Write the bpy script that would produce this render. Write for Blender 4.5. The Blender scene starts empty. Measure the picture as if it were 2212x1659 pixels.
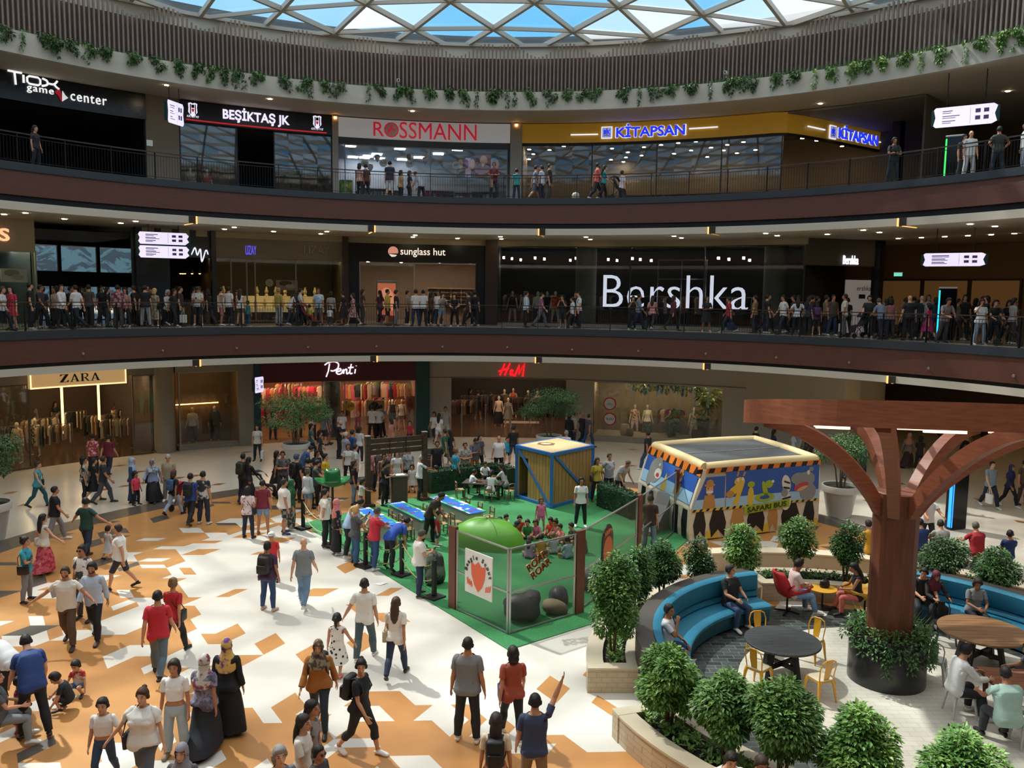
import bpy, bmesh, math, random
import numpy as np
from mathutils import Vector, Matrix
PI = math.pi
rnd = random.Random(7)
sc = bpy.context.scene
COL = sc.collection
# ---------------------------------------------------------------- camera
F, PITCH, ROLL = 1810.6, 0.106015, 0.013560
CX, CY, CZ = 1.04, -20.05, 7.608
W, H = 2212.0, 1659.0
cam = bpy.data.cameras.new('camera'); cob = bpy.data.objects.new('camera', cam); COL.objects.link(cob)
cam.sensor_width = 36.0; cam.lens = F / W * 36.0; cam.clip_start = 0.05; cam.clip_end = 600
cob.location = (CX, CY, CZ)
cob.rotation_euler = (Matrix.Rotation(PI/2 - PITCH, 4, 'X') @ Matrix.Rotation(ROLL, 4, 'Z')).to_euler()
sc.camera = cob
sc.view_settings.view_transform = 'Standard'; sc.view_settings.look = 'None'
sc.view_settings.exposure = 0.0; sc.view_settings.gamma = 1.0; sc.view_settings.use_curve_mapping = False
cy = sc.cycles
cy.max_bounces = 8; cy.diffuse_bounces = 4; cy.glossy_bounces = 3; cy.transmission_bounces = 4; cy.transparent_max_bounces = 14
cy.caustics_reflective = False; cy.caustics_refractive = False; cy.sample_clamp_indirect = 4.0
cy.use_denoising = True
# ---------------------------------------------------------------- sky and sun
wd = bpy.data.worlds.new('sky'); sc.world = wd; wd.use_nodes = True
nt = wd.node_tree; nt.nodes.clear()
wo = nt.nodes.new('ShaderNodeOutputWorld'); bg = nt.nodes.new('ShaderNodeBackground')
tc = nt.nodes.new('ShaderNodeTexCoord'); ns = nt.nodes.new('ShaderNodeTexNoise'); rp = nt.nodes.new('ShaderNodeValToRGB')
ns.inputs['Scale'].default_value = 2.2; ns.inputs['Detail'].default_value = 5
rp.color_ramp.elements[0].position = 0.45; rp.color_ramp.elements[0].color = (0.11, 0.32, 0.54, 1)
rp.color_ramp.elements[1].position = 0.72; rp.color_ramp.elements[1].color = (0.34, 0.48, 0.60, 1)
nt.links.new(tc.outputs['Generated'], ns.inputs['Vector']); nt.links.new(ns.outputs['Fac'], rp.inputs['Fac'])
sx = nt.nodes.new('ShaderNodeSeparateXYZ'); nt.links.new(tc.outputs['Generated'], sx.inputs[0])
mr = nt.nodes.new('ShaderNodeMapRange'); mr.inputs['From Min'].default_value = 0.42; mr.inputs['From Max'].default_value = 0.75; nt.links.new(sx.outputs['Z'], mr.inputs['Value'])
hz = nt.nodes.new('ShaderNodeMix'); hz.data_type = 'RGBA'; hz.inputs['B'].default_value = (1.0, 0.95, 0.88, 1)     # warm white put overhead, out of view, to lift and neutralise ambient light
nt.links.new(mr.outputs[0], hz.inputs['Factor']); nt.links.new(rp.outputs['Color'], hz.inputs['A'])
nt.links.new(hz.outputs['Result'], bg.inputs['Color']); nt.links.new(bg.outputs[0], wo.inputs[0])
bg.inputs['Strength'].default_value = 2.25
SAZ, SEL = math.radians(132), math.radians(53)
sl = bpy.data.lights.new('sun', 'SUN'); so = bpy.data.objects.new('sun', sl); COL.objects.link(so)
sl.energy = 5.8; sl.angle = math.radians(1.7); sl.color = (1.0, 0.93, 0.80)
sdir = Vector((math.sin(SAZ)*math.cos(SEL), math.cos(SAZ)*math.cos(SEL), -math.sin(SEL)))
so.rotation_euler = sdir.to_track_quat('-Z', 'Y').to_euler(); so.location = (-30, 30, 50)

# ---------------------------------------------------------------- pixel <-> place
def ray(x, y):
    u = (x - W/2)/F; v = -(y - H/2)/F
    c, s = math.cos(ROLL), math.sin(ROLL); u, v = c*u - s*v, s*u + c*v
    cp, sp = math.cos(PITCH), math.sin(PITCH)
    return (u, cp + v*sp, -sp + v*cp)
def at(x, y, z):
    d = ray(x, y); t = (z - CZ)/d[2]
    return Vector((CX + d[0]*t, CY + d[1]*t, z))
def atr(x, y, R):
    d = ray(x, y); a = d[0]**2 + d[1]**2; b = 2*(CX*d[0] + CY*d[1]); c = CX*CX + CY*CY - R*R
    t = (-b + math.sqrt(b*b - 4*a*c))/(2*a)
    return Vector((CX + d[0]*t, CY + d[1]*t, CZ + d[2]*t))
def thx(x, y, R):
    p = atr(x, y, R); return math.atan2(p.x, p.y)
def zr(x, y, R): return atr(x, y, R).z
def pol(R, th, z=0.0): return Vector((R*math.sin(th), R*math.cos(th), z))
def hgt(P, y, x=None):
    """height seen at picture row y above the plan position P"""
    d = ray(x if x else 1106, y); D = math.hypot(P[0]-CX, P[1]-CY)
    return CZ + d[2]/math.hypot(d[0], d[1])*D
# ---------------------------------------------------------------- materials
def lin(c):
    if isinstance(c, str):
        c = tuple(int(c[i:i+2], 16)/255 for i in (0, 2, 4))
        return tuple((v/12.92 if v <= 0.04045 else ((v+0.055)/1.055)**2.4) for v in c)
    return c
MATS = {}
def M(col, rough=0.6, metal=0.0, noise=0.0, ns=6.0, emit=0.0, bump=0.0, spec=0.5, pat=None, col2=None, ps=10.0, dirv=(1, 1, 1)):
    key = (col, rough, metal, noise, ns, emit, bump, spec, pat, col2, ps, dirv)
    if key in MATS: return MATS[key]
    m = bpy.data.materials.new('mat_%03d' % len(MATS)); m.use_nodes = True; t = m.node_tree
    b = t.nodes['Principled BSDF']; c = lin(col)
    b.inputs['Base Color'].default_value = (*c, 1); b.inputs['Roughness'].default_value = rough
    b.inputs['Metallic'].default_value = metal; b.inputs['Specular IOR Level'].default_value = spec
    m.diffuse_color = (*c, 1)
    if emit:
        b.inputs['Emission Color'].default_value = (*c, 1); b.inputs['Emission Strength'].default_value = emit
    def coords(scale):
        tcn = t.nodes.new('ShaderNodeTexCoord'); mp = t.nodes.new('ShaderNodeMapping')
        mp.inputs['Scale'].default_value = tuple(scale*v for v in dirv)
        t.links.new(tcn.outputs['Object'], mp.inputs['Vector']); return mp.outputs['Vector']
    if pat:
        c2 = lin(col2); mx = t.nodes.new('ShaderNodeMix'); mx.data_type = 'RGBA'
        mx.inputs['A'].default_value = (*c, 1); mx.inputs['B'].default_value = (*c2, 1)
        v = coords(ps); fac = None
        rampn = t.nodes.new('ShaderNodeValToRGB'); rampn.color_ramp.interpolation = 'LINEAR'
        e0, e1 = rampn.color_ramp.elements
        if pat == 'spots':
            n = t.nodes.new('ShaderNodeTexVoronoi'); n.inputs['Scale'].default_value = 1.0; fac = n.outputs['Distance']
            e0.position, e1.position = 0.26, 0.30; e0.color = (1, 1, 1, 1); e1.color = (0, 0, 0, 1)
        elif pat == 'blotch':
            n = t.nodes.new('ShaderNodeTexNoise'); n.inputs['Scale'].default_value = 1.0; n.inputs['Detail'].default_value = 3; fac = n.outputs['Fac']
            e0.position, e1.position = 0.48, 0.54
        elif pat == 'stripes':
            n = t.nodes.new('ShaderNodeTexWave'); n.wave_type = 'BANDS'; n.bands_direction = 'Z'; n.inputs['Scale'].default_value = 1.0; fac = n.outputs['Fac']
            e0.position, e1.position = 0.45, 0.55
        elif pat == 'vstripes':
            n = t.nodes.new('ShaderNodeTexWave'); n.wave_type = 'BANDS'; n.bands_direction = 'X'; n.inputs['Scale'].default_value = 1.0; fac = n.outputs['Fac']
            e0.position, e1.position = 0.7, 0.8
        elif pat == 'wood':
            n = t.nodes.new('ShaderNodeTexNoise'); n.inputs['Scale'].default_value = 1.0; n.inputs['Detail'].default_value = 6; fac = n.outputs['Fac']
            e0.position, e1.position = 0.3, 0.7
        elif pat == 'check':
            n = t.nodes.new('ShaderNodeTexChecker'); n.inputs['Scale'].default_value = 1.0; fac = n.outputs['Fac']
        elif pat in ('brick', 'brickv'):
            if pat == 'brickv':
                sp = t.nodes.new('ShaderNodeSeparateXYZ'); t.links.new(v, sp.inputs[0]); ad = t.nodes.new('ShaderNodeMath'); t.links.new(sp.outputs[0], ad.inputs[0]); t.links.new(sp.outputs[1], ad.inputs[1])
                cm = t.nodes.new('ShaderNodeCombineXYZ'); t.links.new(ad.outputs[0], cm.inputs[0]); t.links.new(sp.outputs[2], cm.inputs[1]); v = cm.outputs[0]
            n = t.nodes.new('ShaderNodeTexBrick'); n.inputs['Scale'].default_value = 1.0; n.inputs['Mortar Size'].default_value = 0.012
            n.inputs['Color1'].default_value = (0, 0, 0, 1); n.inputs['Color2'].default_value = (0.35, 0.35, 0.35, 1); n.inputs['Mortar'].default_value = (1, 1, 1, 1)
            fac = n.outputs['Color']; e0.position, e1.position = 0.0, 1.0
        t.links.new(v, n.inputs['Vector'])
        t.links.new(fac, rampn.inputs['Fac']); t.links.new(rampn.outputs['Color'], mx.inputs['Factor'])
        t.links.new(mx.outputs['Result'], b.inputs['Base Color']); last = mx.outputs['Result']
    else: last = None
    if noise:
        n = t.nodes.new('ShaderNodeTexNoise'); n.inputs['Scale'].default_value = 1.0; n.inputs['Detail'].default_value = 4
        t.links.new(coords(ns), n.inputs['Vector'])
        mr = t.nodes.new('ShaderNodeMapRange'); mr.inputs['From Min'].default_value = 0.3; mr.inputs['From Max'].default_value = 0.7
        mr.inputs['To Min'].default_value = 1-noise; mr.inputs['To Max'].default_value = 1+noise*0.6
        t.links.new(n.outputs['Fac'], mr.inputs['Value'])
        mu = t.nodes.new('ShaderNodeMix'); mu.data_type = 'RGBA'; mu.blend_type = 'MULTIPLY'; mu.inputs['Factor'].default_value = 1
        if last: t.links.new(last, mu.inputs['A'])
        else: mu.inputs['A'].default_value = (*c, 1)
        t.links.new(mr.outputs['Result'], mu.inputs['B']); t.links.new(mu.outputs['Result'], b.inputs['Base Color'])
    if bump:
        n = t.nodes.new('ShaderNodeTexNoise'); n.inputs['Scale'].default_value = 1.0; t.links.new(coords(ns*2), n.inputs['Vector'])
        bp = t.nodes.new('ShaderNodeBump'); bp.inputs['Strength'].default_value = bump; bp.inputs['Distance'].default_value = 0.02
        t.links.new(n.outputs['Fac'], bp.inputs['Height']); t.links.new(bp.outputs['Normal'], b.inputs['Normal'])
    MATS[key] = m; return m
def glassmat(name, tint, refl=0.12, rough=0.02, frost=0.0, frostcol=(0.62, 0.66, 0.72)):
    if name in MATS: return MATS[name]
    m = bpy.data.materials.new(name); m.use_nodes = True; t = m.node_tree; t.nodes.clear()
    o = t.nodes.new('ShaderNodeOutputMaterial'); tr = t.nodes.new('ShaderNodeBsdfTransparent'); tr.inputs['Color'].default_value = (*tint, 1)
    gl = t.nodes.new('ShaderNodeBsdfGlossy'); gl.inputs['Roughness'].default_value = rough
    mx = t.nodes.new('ShaderNodeMixShader'); fr = t.nodes.new('ShaderNodeLayerWeight'); fr.inputs['Blend'].default_value = 0.5
    mr = t.nodes.new('ShaderNodeMapRange'); mr.inputs['To Min'].default_value = refl; mr.inputs['To Max'].default_value = min(1, refl*4)
    pw = t.nodes.new('ShaderNodeMath'); pw.operation = 'POWER'; pw.inputs[1].default_value = 3
    t.links.new(fr.outputs['Facing'], pw.inputs[0]); t.links.new(pw.outputs[0], mr.inputs['Value']); t.links.new(mr.outputs[0], mx.inputs['Fac'])
    first = tr.outputs[0]
    if frost:
        tl = t.nodes.new('ShaderNodeBsdfTranslucent'); tl.inputs['Color'].default_value = (*frostcol, 1)
        m2 = t.nodes.new('ShaderNodeMixShader'); m2.inputs['Fac'].default_value = frost
        t.links.new(tr.outputs[0], m2.inputs[1]); t.links.new(tl.outputs[0], m2.inputs[2]); first = m2.outputs[0]
    t.links.new(first, mx.inputs[1]); t.links.new(gl.outputs[0], mx.inputs[2]); t.links.new(mx.outputs[0], o.inputs[0])
    MATS[name] = m; return m
def emat(col, s): return M(col, 0.5, emit=s)
# ---------------------------------------------------------------- mesh builder
class MB:
    def __init__(s): s.v = []; s.f = []; s.m = []; s.cur = 0
    def add(s, vs, fs, m=None):
        o = len(s.v); s.v += [tuple(v) for v in vs]; s.f += [tuple(i+o for i in f) for f in fs]
        s.m += [s.cur if m is None else m]*len(fs); return s
    def box(s, a, b, m=None):
        (x0, y0, z0), (x1, y1, z1) = a, b
        return s.add([(x0,y0,z0),(x1,y0,z0),(x1,y1,z0),(x0,y1,z0),(x0,y0,z1),(x1,y0,z1),(x1,y1,z1),(x0,y1,z1)],
              [(0,3,2,1),(4,5,6,7),(0,1,5,4),(1,2,6,5),(2,3,7,6),(3,0,4,7)], m)
    def obox(s, c, d, rz=0.0, m=None, rx=0.0, ry=0.0):
        Rm = Matrix.Rotation(rz, 3, 'Z') @ Matrix.Rotation(ry, 3, 'Y') @ Matrix.Rotation(rx, 3, 'X'); hx, hy, hz = d[0]/2, d[1]/2, d[2]/2
        vs = [Vector(c) + Rm @ Vector((i*hx, j*hy, k*hz)) for k in (-1, 1) for i, j in ((-1,-1),(1,-1),(1,1),(-1,1))]
        return s.add(vs, [(0,3,2,1),(4,5,6,7),(0,1,5,4),(1,2,6,5),(2,3,7,6),(3,0,4,7)], m)
    def rbox(s, c, d, r=0.03, rz=0.0, m=None, n=3):
        """box with rounded vertical edges and softened rims"""
        hx, hy = d[0]/2, d[1]/2; r = min(r, hx*0.98, hy*0.98); ring = []
        for (sx, sy, a0) in ((1,1,0),(-1,1,PI/2),(-1,-1,PI),(1,-1,1.5*PI)):
            for k in range(n+1):
                a = a0 + k/n*PI/2; ring.append((sx*(hx-r)+r*math.cos(a), sy*(hy-r)+r*math.sin(a)))
        e = min(r*0.6, d[2]*0.3); k = len(ring); vs = []
        for (z, f) in ((-d[2]/2, 1-e/max(hx,hy)), (-d[2]/2+e, 1), (d[2]/2-e, 1), (d[2]/2, 1-e/max(hx,hy))):
            for (x, y) in ring:
                x2, y2 = x*f, y*f
                vs.append((c[0]+x2*math.cos(rz)-y2*math.sin(rz), c[1]+x2*math.sin(rz)+y2*math.cos(rz), c[2]+z))
        fs = [(j*k+i, j*k+(i+1)%k, (j+1)*k+(i+1)%k, (j+1)*k+i) for j in range(3) for i in range(k)]
        fs += [tuple(range(k))[::-1], tuple(3*k+i for i in range(k))]
        return s.add(vs, fs, m)
    def lathe(s, prof, n=24, c=(0,0,0), m=None, sx=1.0, sy=1.0, cap=True):
        k = len(prof); vs = []
        for (r, z) in prof:
            for i in range(n):
                a = 2*PI*i/n; vs.append((c[0]+r*sx*math.cos(a), c[1]+r*sy*math.sin(a), c[2]+z))
        fs = [(j*n+i, j*n+(i+1)%n, (j+1)*n+(i+1)%n, (j+1)*n+i) for j in range(k-1) for i in range(n)]
        if cap: fs += [tuple(range(n))[::-1], tuple((k-1)*n+i for i in range(n))]
        return s.add(vs, fs, m)
    def cyl(s, c, r, h, n=16, m=None): return s.lathe([(r, 0), (r, h)], n, c, m)
    def tube(s, pts, r, n=8, m=None, close=False, sq=1.0):
        pts = [Vector(p) for p in pts]; k = len(pts); vs = []
        rs = r if isinstance(r, (list, tuple)) else [r]*k
        dd = pts[-1]-pts[0] if not close else pts[1]-pts[0]; pu = None
        ref = Vector((0, 1, 0)) if abs(dd.z) > .72*dd.length else Vector((0, 0, 1))
        for i, p in enumerate(pts):
            a = pts[(i-1) % k] if (close or i > 0) else p; b = pts[(i+1) % k] if (close or i < k-1) else p
            d = (b - a); d = d.normalized() if d.length > 1e-9 else Vector((0, 0, 1))
            u = d.cross(ref) if pu is None else pu - d*pu.dot(d)
            if u.length < 1e-3: u = d.cross(Vector((1, 0, 0)))
            u.normalize(); pu = u; w = u.cross(d)
            for j in range(n):
                t = 2*PI*(j+0.5)/n; vs.append(p + (u*math.cos(t) + w*math.sin(t)*sq)*rs[i])
        fs = [(i*n+j, i*n+(j+1)%n, ((i+1)%k)*n+(j+1)%n, ((i+1)%k)*n+j) for i in range(k if close else k-1) for j in range(n)]
        if not close: fs += [tuple(range(n))[::-1], tuple((k-1)*n+j for j in range(n))]
        return s.add(vs, fs, m)
    def bar(s, a, b, w, h, m=None, up=(0, 0, 1)):
        a, b = Vector(a), Vector(b); d = (b-a).normalized(); u = d.cross(Vector(up))
        if u.length < 1e-3: u = d.cross(Vector((0, 1, 0)))
        u.normalize(); v = u.cross(d); vs = []
        for p in (a, b):
            for i, j in ((-1,-1),(1,-1),(1,1),(-1,1)): vs.append(p + u*(i*w/2) + v*(j*h/2))
        return s.add(vs, [(0,3,2,1),(4,5,6,7),(0,1,5,4),(1,2,6,5),(2,3,7,6),(3,0,4,7)], m)
    def prism(s, poly, z0, z1, m=None):
        n = len(poly); vs = [(x, y, z0) for x, y in poly] + [(x, y, z1) for x, y in poly]
        return s.add(vs, [tuple(range(n))[::-1], tuple(range(n, 2*n))] + [(i, (i+1)%n, n+(i+1)%n, n+i) for i in range(n)], m)
    def plate(s, poly, o, ux, uz, t, m=None):
        """flat outline (a,b) in the plane o + a*ux + b*uz, thickness t along the normal"""
        o, ux, uz = Vector(o), Vector(ux), Vector(uz); nn = ux.cross(uz).normalized(); n = len(poly)
        vs = [o + ux*a + uz*b for a, b in poly] + [o + ux*a + uz*b - nn*t for a, b in poly]
        return s.add(vs, [tuple(range(n)), tuple(range(n, 2*n))[::-1]] + [(i, n+i, n+(i+1)%n, (i+1)%n) for i in range(n)], m)
    def arc(s, R0, R1, t0, t1, z0, z1, m=None, step=0.035, z0b=None, z1b=None):
        """curved block between radii R0<R1 and angles; outer rims may have their own heights"""
        n = max(1, int(abs(t1-t0)/step+0.999)); full = abs(t1-t0) > 2*PI-1e-4; vs = []
        z0b = z0 if z0b is None else z0b; z1b = z1 if z1b is None else z1b
        for i in range(n if full else n+1):
            a = t0 + (t1-t0)*i/n; sn, cs = math.sin(a), math.cos(a)
            vs += [(R0*sn, R0*cs, z0), (R1*sn, R1*cs, z0b), (R1*sn, R1*cs, z1b), (R0*sn, R0*cs, z1)]
        fs = []
        N = len(vs)
        for i in range(n):
            for j in range(4):
                fs.append(((i*4+j) % N, ((i+1)*4+j) % N, ((i+1)*4+(j+1)%4) % N, (i*4+(j+1)%4) % N))
        if not full: fs += [(0, 1, 2, 3), tuple(n*4+j for j in (3, 2, 1, 0))]
        return s.add(vs, fs, m)
    def sph(s, c, r, n=10, m=None, sz=1.0):
        pr = [(max(1e-4, r*math.sin(PI*k/n)), -r*sz*math.cos(PI*k/n)) for k in range(n+1)]
        return s.lathe(pr, n+4, c, m)
    def quad(s, a, b, c, d, m=None): return s.add([a, b, c, d], [(0, 1, 2, 3)], m)
    def build(s, name, mats, parent=None, smooth=False, loc=None, kind=None):
        me = bpy.data.meshes.new(name)
        vs = s.v
        if loc is not None: vs = [(x-loc[0], y-loc[1], z-loc[2]) for x, y, z in vs]
        me.from_pydata(vs, [], s.f)
        if not isinstance(mats, (list, tuple)): mats = [mats]
        for mm in mats: me.materials.append(mm)
        if len(mats) > 1: me.polygons.foreach_set('material_index', s.m)
        if smooth:
            me.polygons.foreach_set('use_smooth', [True]*len(me.polygons))
            if smooth != 'all': me.set_sharp_from_angle(angle=math.radians(40))
        me.validate(); me.update()
        o = bpy.data.objects.new(name, me); COL.objects.link(o)
        if loc is not None: o.location = loc
        if parent is not None: o.parent = parent
        if kind: o['kind'] = kind
        return o
def tag(o, label, cat, group=None, kind=None):
    o['label'] = label; o['category'] = cat
    if group: o['group'] = group
    if kind: o['kind'] = kind
    return o
def thing(name, label, cat, loc=(0, 0, 0), rz=0.0, group=None):
    o = bpy.data.objects.new(name, None); COL.objects.link(o); o.empty_display_size = 0.1
    o.location = loc; o.rotation_euler = (0, 0, rz); return tag(o, label, cat, group)
def struct(mb, name, mats, smooth=False):
    return mb.build(name, mats, smooth=smooth, kind='structure')
def dup(root, loc=None, rz=None, label=None):
    r = root.copy(); COL.objects.link(r)
    if loc is not None: r.location = loc
    if rz is not None: r.rotation_euler = (0, 0, rz)
    if label: r['label'] = label
    for ch in list(root.children):
        c = ch.copy(); COL.objects.link(c); c.parent = r
        for g in list(ch.children):
            d = g.copy(); COL.objects.link(d); d.parent = c
    return r
def text_mesh(body, size, depth=0.04, bold=0.0, shear=0.0, spacing=1.0, font=None):
    """lettering as plain vertices/faces in the x-z plane, centred on x, baseline z=0, facing -y"""
    cu = bpy.data.curves.new('t', 'FONT'); cu.body = body; cu.size = size; cu.extrude = depth/2; cu.offset = bold
    cu.shear = shear; cu.space_character = spacing; cu.align_x = 'CENTER'; cu.resolution_u = 3
    o = bpy.data.objects.new('t', cu); COL.objects.link(o)
    bpy.context.view_layer.update()
    me = bpy.data.meshes.new_from_object(o.evaluated_get(bpy.context.evaluated_depsgraph_get()))
    vs = [(v.co.x, -v.co.z, v.co.y) for v in me.vertices]; fs = [tuple(p.vertices) for p in me.polygons]
    bpy.data.objects.remove(o); bpy.data.curves.remove(cu); bpy.data.meshes.remove(me)
    return vs, fs
def wrap(vs, R, th, z, out=0.0):
    """bend flat (x,y,z) vertices onto the inside of a cylinder of radius R round angle th (x runs along the wall)"""
    r = []
    for x, y, zz in vs:
        a = th + x/R; rr = R + y - out; r.append((rr*math.sin(a), rr*math.cos(a), z + zz))
    return r
def fit_text(body, width, height, **k):
    vs, fs = text_mesh(body, 1.0, **k); a = np.array(vs); lo, hi = a.min(0), a.max(0)
    sx, sz = width/(hi[0]-lo[0]), height/(hi[2]-lo[2])
    a[:, 0] = (a[:, 0]-(lo[0]+hi[0])/2)*sx; a[:, 2] = (a[:, 2]-lo[2])*sz
    return [tuple(v) for v in a], fs
# ================================================================ STRUCTURE
WHITE_T, AMBER, GREY_T = M('d9d4ca', 0.32, noise=0.05, ns=1.2), M('bf8850', 0.34, noise=0.10, ns=1.6), M('57504a', 0.35, noise=0.08, ns=2)
CREAM_T = M('cfc7b8', 0.22, noise=0.05, ns=0.8)
WOOD = M('623a2e', 0.5, pat='wood', col2='523026', ps=3.0, dirv=(0.6, 0.6, 14))
DARKM = M('23252a', 0.45); DARKSTEEL = M('2b2c30', 0.4, metal=0.6); STEEL = M('9a9a98', 0.35, metal=0.9)
CREAM = M('c4bbab', 0.7); CEIL = M('beb29e', 0.75); WALLB = M('b3a892', 0.7)
STONE = M('c4beb0', 0.55, noise=0.14, ns=0.9); BLACKM = M('101216', 0.4)
# ---- ground floor: mosaic disc, dark ring, pale ring
mb = MB(); L = 0.66
d = [Vector((math.cos(a), math.sin(a)))*L for a in (0.06, 0.06+2*PI/3, 0.06+4*PI/3)]
t1, t2 = d[0]-d[2], d[1]-d[2]
fr = random.Random(11)
def field(x, y):
    r = math.hypot(x, y-0.4); an = math.atan2(x, y); base = 6.7 + 0.5*math.sin(5*an+0.7) + 2.2*math.exp(-((an+0.87)/0.6)**2)
    w = 1/(1+math.exp((r-base)*2.0))
    return r, w
for i in range(-26, 27):
    for j in range(-26, 27):
        p = t1*i + t2*j
        if p.length > 15.2: continue
        for k in range(3):
            a, b = d[k], d[(k+1) % 3]
            if fr.random() < 0.5: a, b = b, a
            same = fr.random() < 0.6; q0 = fr.random(); keep = None
            for h in (0, 1):
                o = p + a*(0.5*h); c = o + a*0.25 + b*0.5
                r, w = field(c.x, c.y); q = q0 if same else fr.random()
                if w > 0.5: mt = 1 if q < 0.075 + (1-w)*0.6 else 0
                elif r < 11.2: mt = 0 if q < 0.16 + w*0.5 else (2 if (r > 9.6 and q > 0.92) else 1)
                else: mt = 2 if q < 0.22 else (0 if q > 0.99 else 1)
                vs = [(o.x, o.y, 0), (o.x+a.x/2, o.y+a.y/2, 0), (o.x+a.x/2+b.x, o.y+a.y/2+b.y, 0), (o.x+b.x, o.y+b.y, 0)]
                if (vs[1][0]-vs[0][0])*(vs[2][1]-vs[0][1]) - (vs[1][1]-vs[0][1])*(vs[2][0]-vs[0][0]) < 0: vs = vs[::-1]
                mb.add(vs, [(0, 1, 2, 3)], mt)
mb.arc(14.1, 15.1, -PI, PI, -0.05, 0.004, 2, step=0.06)
mb.arc(15.1, 47, -PI, PI, -0.05, 0.003, 3, step=0.06)
for k in range(40):                                     # small tan insets in the pale ring
    th = fr.uniform(-1.2, 1.2); R = fr.choice([16.3, 18.4, 20.6, 22.4]); w = 0.28/R
    c = [pol(R, th-w, 0.006), pol(R+0.18, th+w*0.2, 0.006), pol(R, th+w*1.2, 0.006), pol(R-0.18, th, 0.006)]
    mb.add(c, [(3, 2, 1, 0)], 4)
struct(mb, 'floor', [WHITE_T, AMBER, GREY_T, CREAM_T, M('8a5c3c', 0.35)])

# ---- storeys
def storey(nm, zf, zd, zw, zg, zc, R=20.0):
    m = MB(); m.arc(R+0.25, 46, -PI, PI, zc, zf, 0, step=0.06); struct(m, 'ceiling_'+nm, [CEIL])
    m = MB(); m.arc(R+0.05, 45.9, -PI, PI, zf-0.02, zf+0.004, 0, step=0.06); struct(m, 'floor_'+nm, [M('8d8375', 0.25, noise=0.08, ns=1)])
    m = MB(); m.arc(R-0.04, R+0.26, -PI, PI, zd, zf+0.01, 0); m.arc(R-0.055, R-0.035, -PI, PI, zd+0.02, zd+0.06, 0); struct(m, 'trim_1_'+nm, [M('2e343a', 0.45)])
    m = MB(); m.arc(R, R+0.25, -PI, PI, zw, zd, 0); struct(m, 'trim_2_'+nm, [WOOD])
    m = MB(); m.arc(R+0.12, R+0.27, -PI, PI, zg, zw, 0); struct(m, 'trim_3_'+nm, [BLACKM])
    m = MB(); m.arc(R+0.02, R+0.5, -PI, PI, zc-0.004, zg, 0); struct(m, 'trim_4_'+nm, [CREAM])
storey('middle', 6.025, 5.714, 4.819, 4.673, 4.406)
storey('upper', 12.103, 11.815, 10.946, 10.714, 10.425)
# top ceiling, stone rim, rim wall and roof
m = MB(); m.arc(24.75, 46, -PI, PI, 17.13, 17.6, 0, step=0.06); struct(m, 'ceiling_top', [CEIL])
m = MB(); m.arc(24.6, 24.9, -PI, PI, 17.10, 18.02, 0); m.arc(24.9, 26.0, -PI, PI, 17.6, 17.85, 1); struct(m, 'trim_5', [STONE, M('2a2118', 0.9)])
m = MB(); m.arc(26.0, 26.3, -PI, PI, 17.6, 20.75, 0); struct(m, 'wall_roof_rim', [M('c9c2b4', 0.7)])
m = MB(); m.arc(26.1, 46.5, -PI, PI, 20.72, 21.2, 0, step=0.06); struct(m, 'ceiling_roof', [M('6a6a6a', 0.8)])
# outer walls (open where the middle floor leads outside)
m = MB(); m.arc(45.8, 46.2, -PI, PI, 0, 6.0, 0, step=0.08); m.arc(45.8, 46.2, -PI, PI, 10.4, 21, 0, step=0.08)
m.arc(45.8, 46.2, math.radians(-24), math.radians(290), 6.0, 10.4, 0, step=0.08); struct(m, 'wall_outer', [M('7a7268', 0.8)])
# ---- skylight: triangulated steel shell with clear and fritted panes
fm, pc, pf, pw_ = MB(), MB(), MB(), MB(); A, B = 4.05, 2.4; sk = random.Random(5)
def dome(x, y):
    r = math.hypot(x, y); return 20.80 + 3.4*max(0.0, 1-(r/26.2)**2)
node = {}
for j in range(-14, 15):
    for i in range(-10, 11):
        x = i*A + (j % 2)*A/2 - 0.15; y = j*B + 0.35; node[i, j] = (x, y, dome(x, y))
seen = set()
for (i, j), p in node.items():
    o = j % 2
    for tri in (((i, j), (i+1, j), (i+o, j+1)), ((i, j), (i+o, j+1), (i+o-1, j+1))):
        if any(q not in node for q in tri): continue
        P = [node[q] for q in tri]
        if min(math.hypot(a[0], a[1]) for a in P) > 27.0: continue
        u = sk.random(); (pc if u < 0.42 else (pf if u < 0.82 else pw_)).add(P, [(0, 1, 2)])
        for a, b in ((0, 1), (1, 2), (2, 0)):
            e = tuple(sorted((tri[a], tri[b])))
            if e in seen: continue
            seen.add(e); pa, pb = Vector(node[e[0]]), Vector(node[e[1]])
            big = e[0][1] != e[1][1]
            fm.bar(pa-Vector((0, 0, .16)), pb-Vector((0, 0, .16)), 0.17 if big else 0.12, 0.24 if big else 0.18)
m = MB(); m.arc(25.85, 26.3, -PI, PI, 20.62, 20.80, 0); fm.add(m.v, m.f, 0)
win = struct(fm, 'window_1', [M('b4b0a6', 0.5)])
for mm, nm, mt in ((pc, 'clear_panes', glassmat('sky_clear', (0.76, 0.86, 0.93), 0.04)),
                   (pf, 'frosted_panes', glassmat('sky_frit', (0.76, 0.80, 0.86), 0.04, frost=0.22)),
                   (pw_, 'white_panes', glassmat('sky_white', (0.78, 0.80, 0.82), 0.04, frost=0.42))):
    mm.build(nm, mt, win)['kind'] = 'structure'
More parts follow.
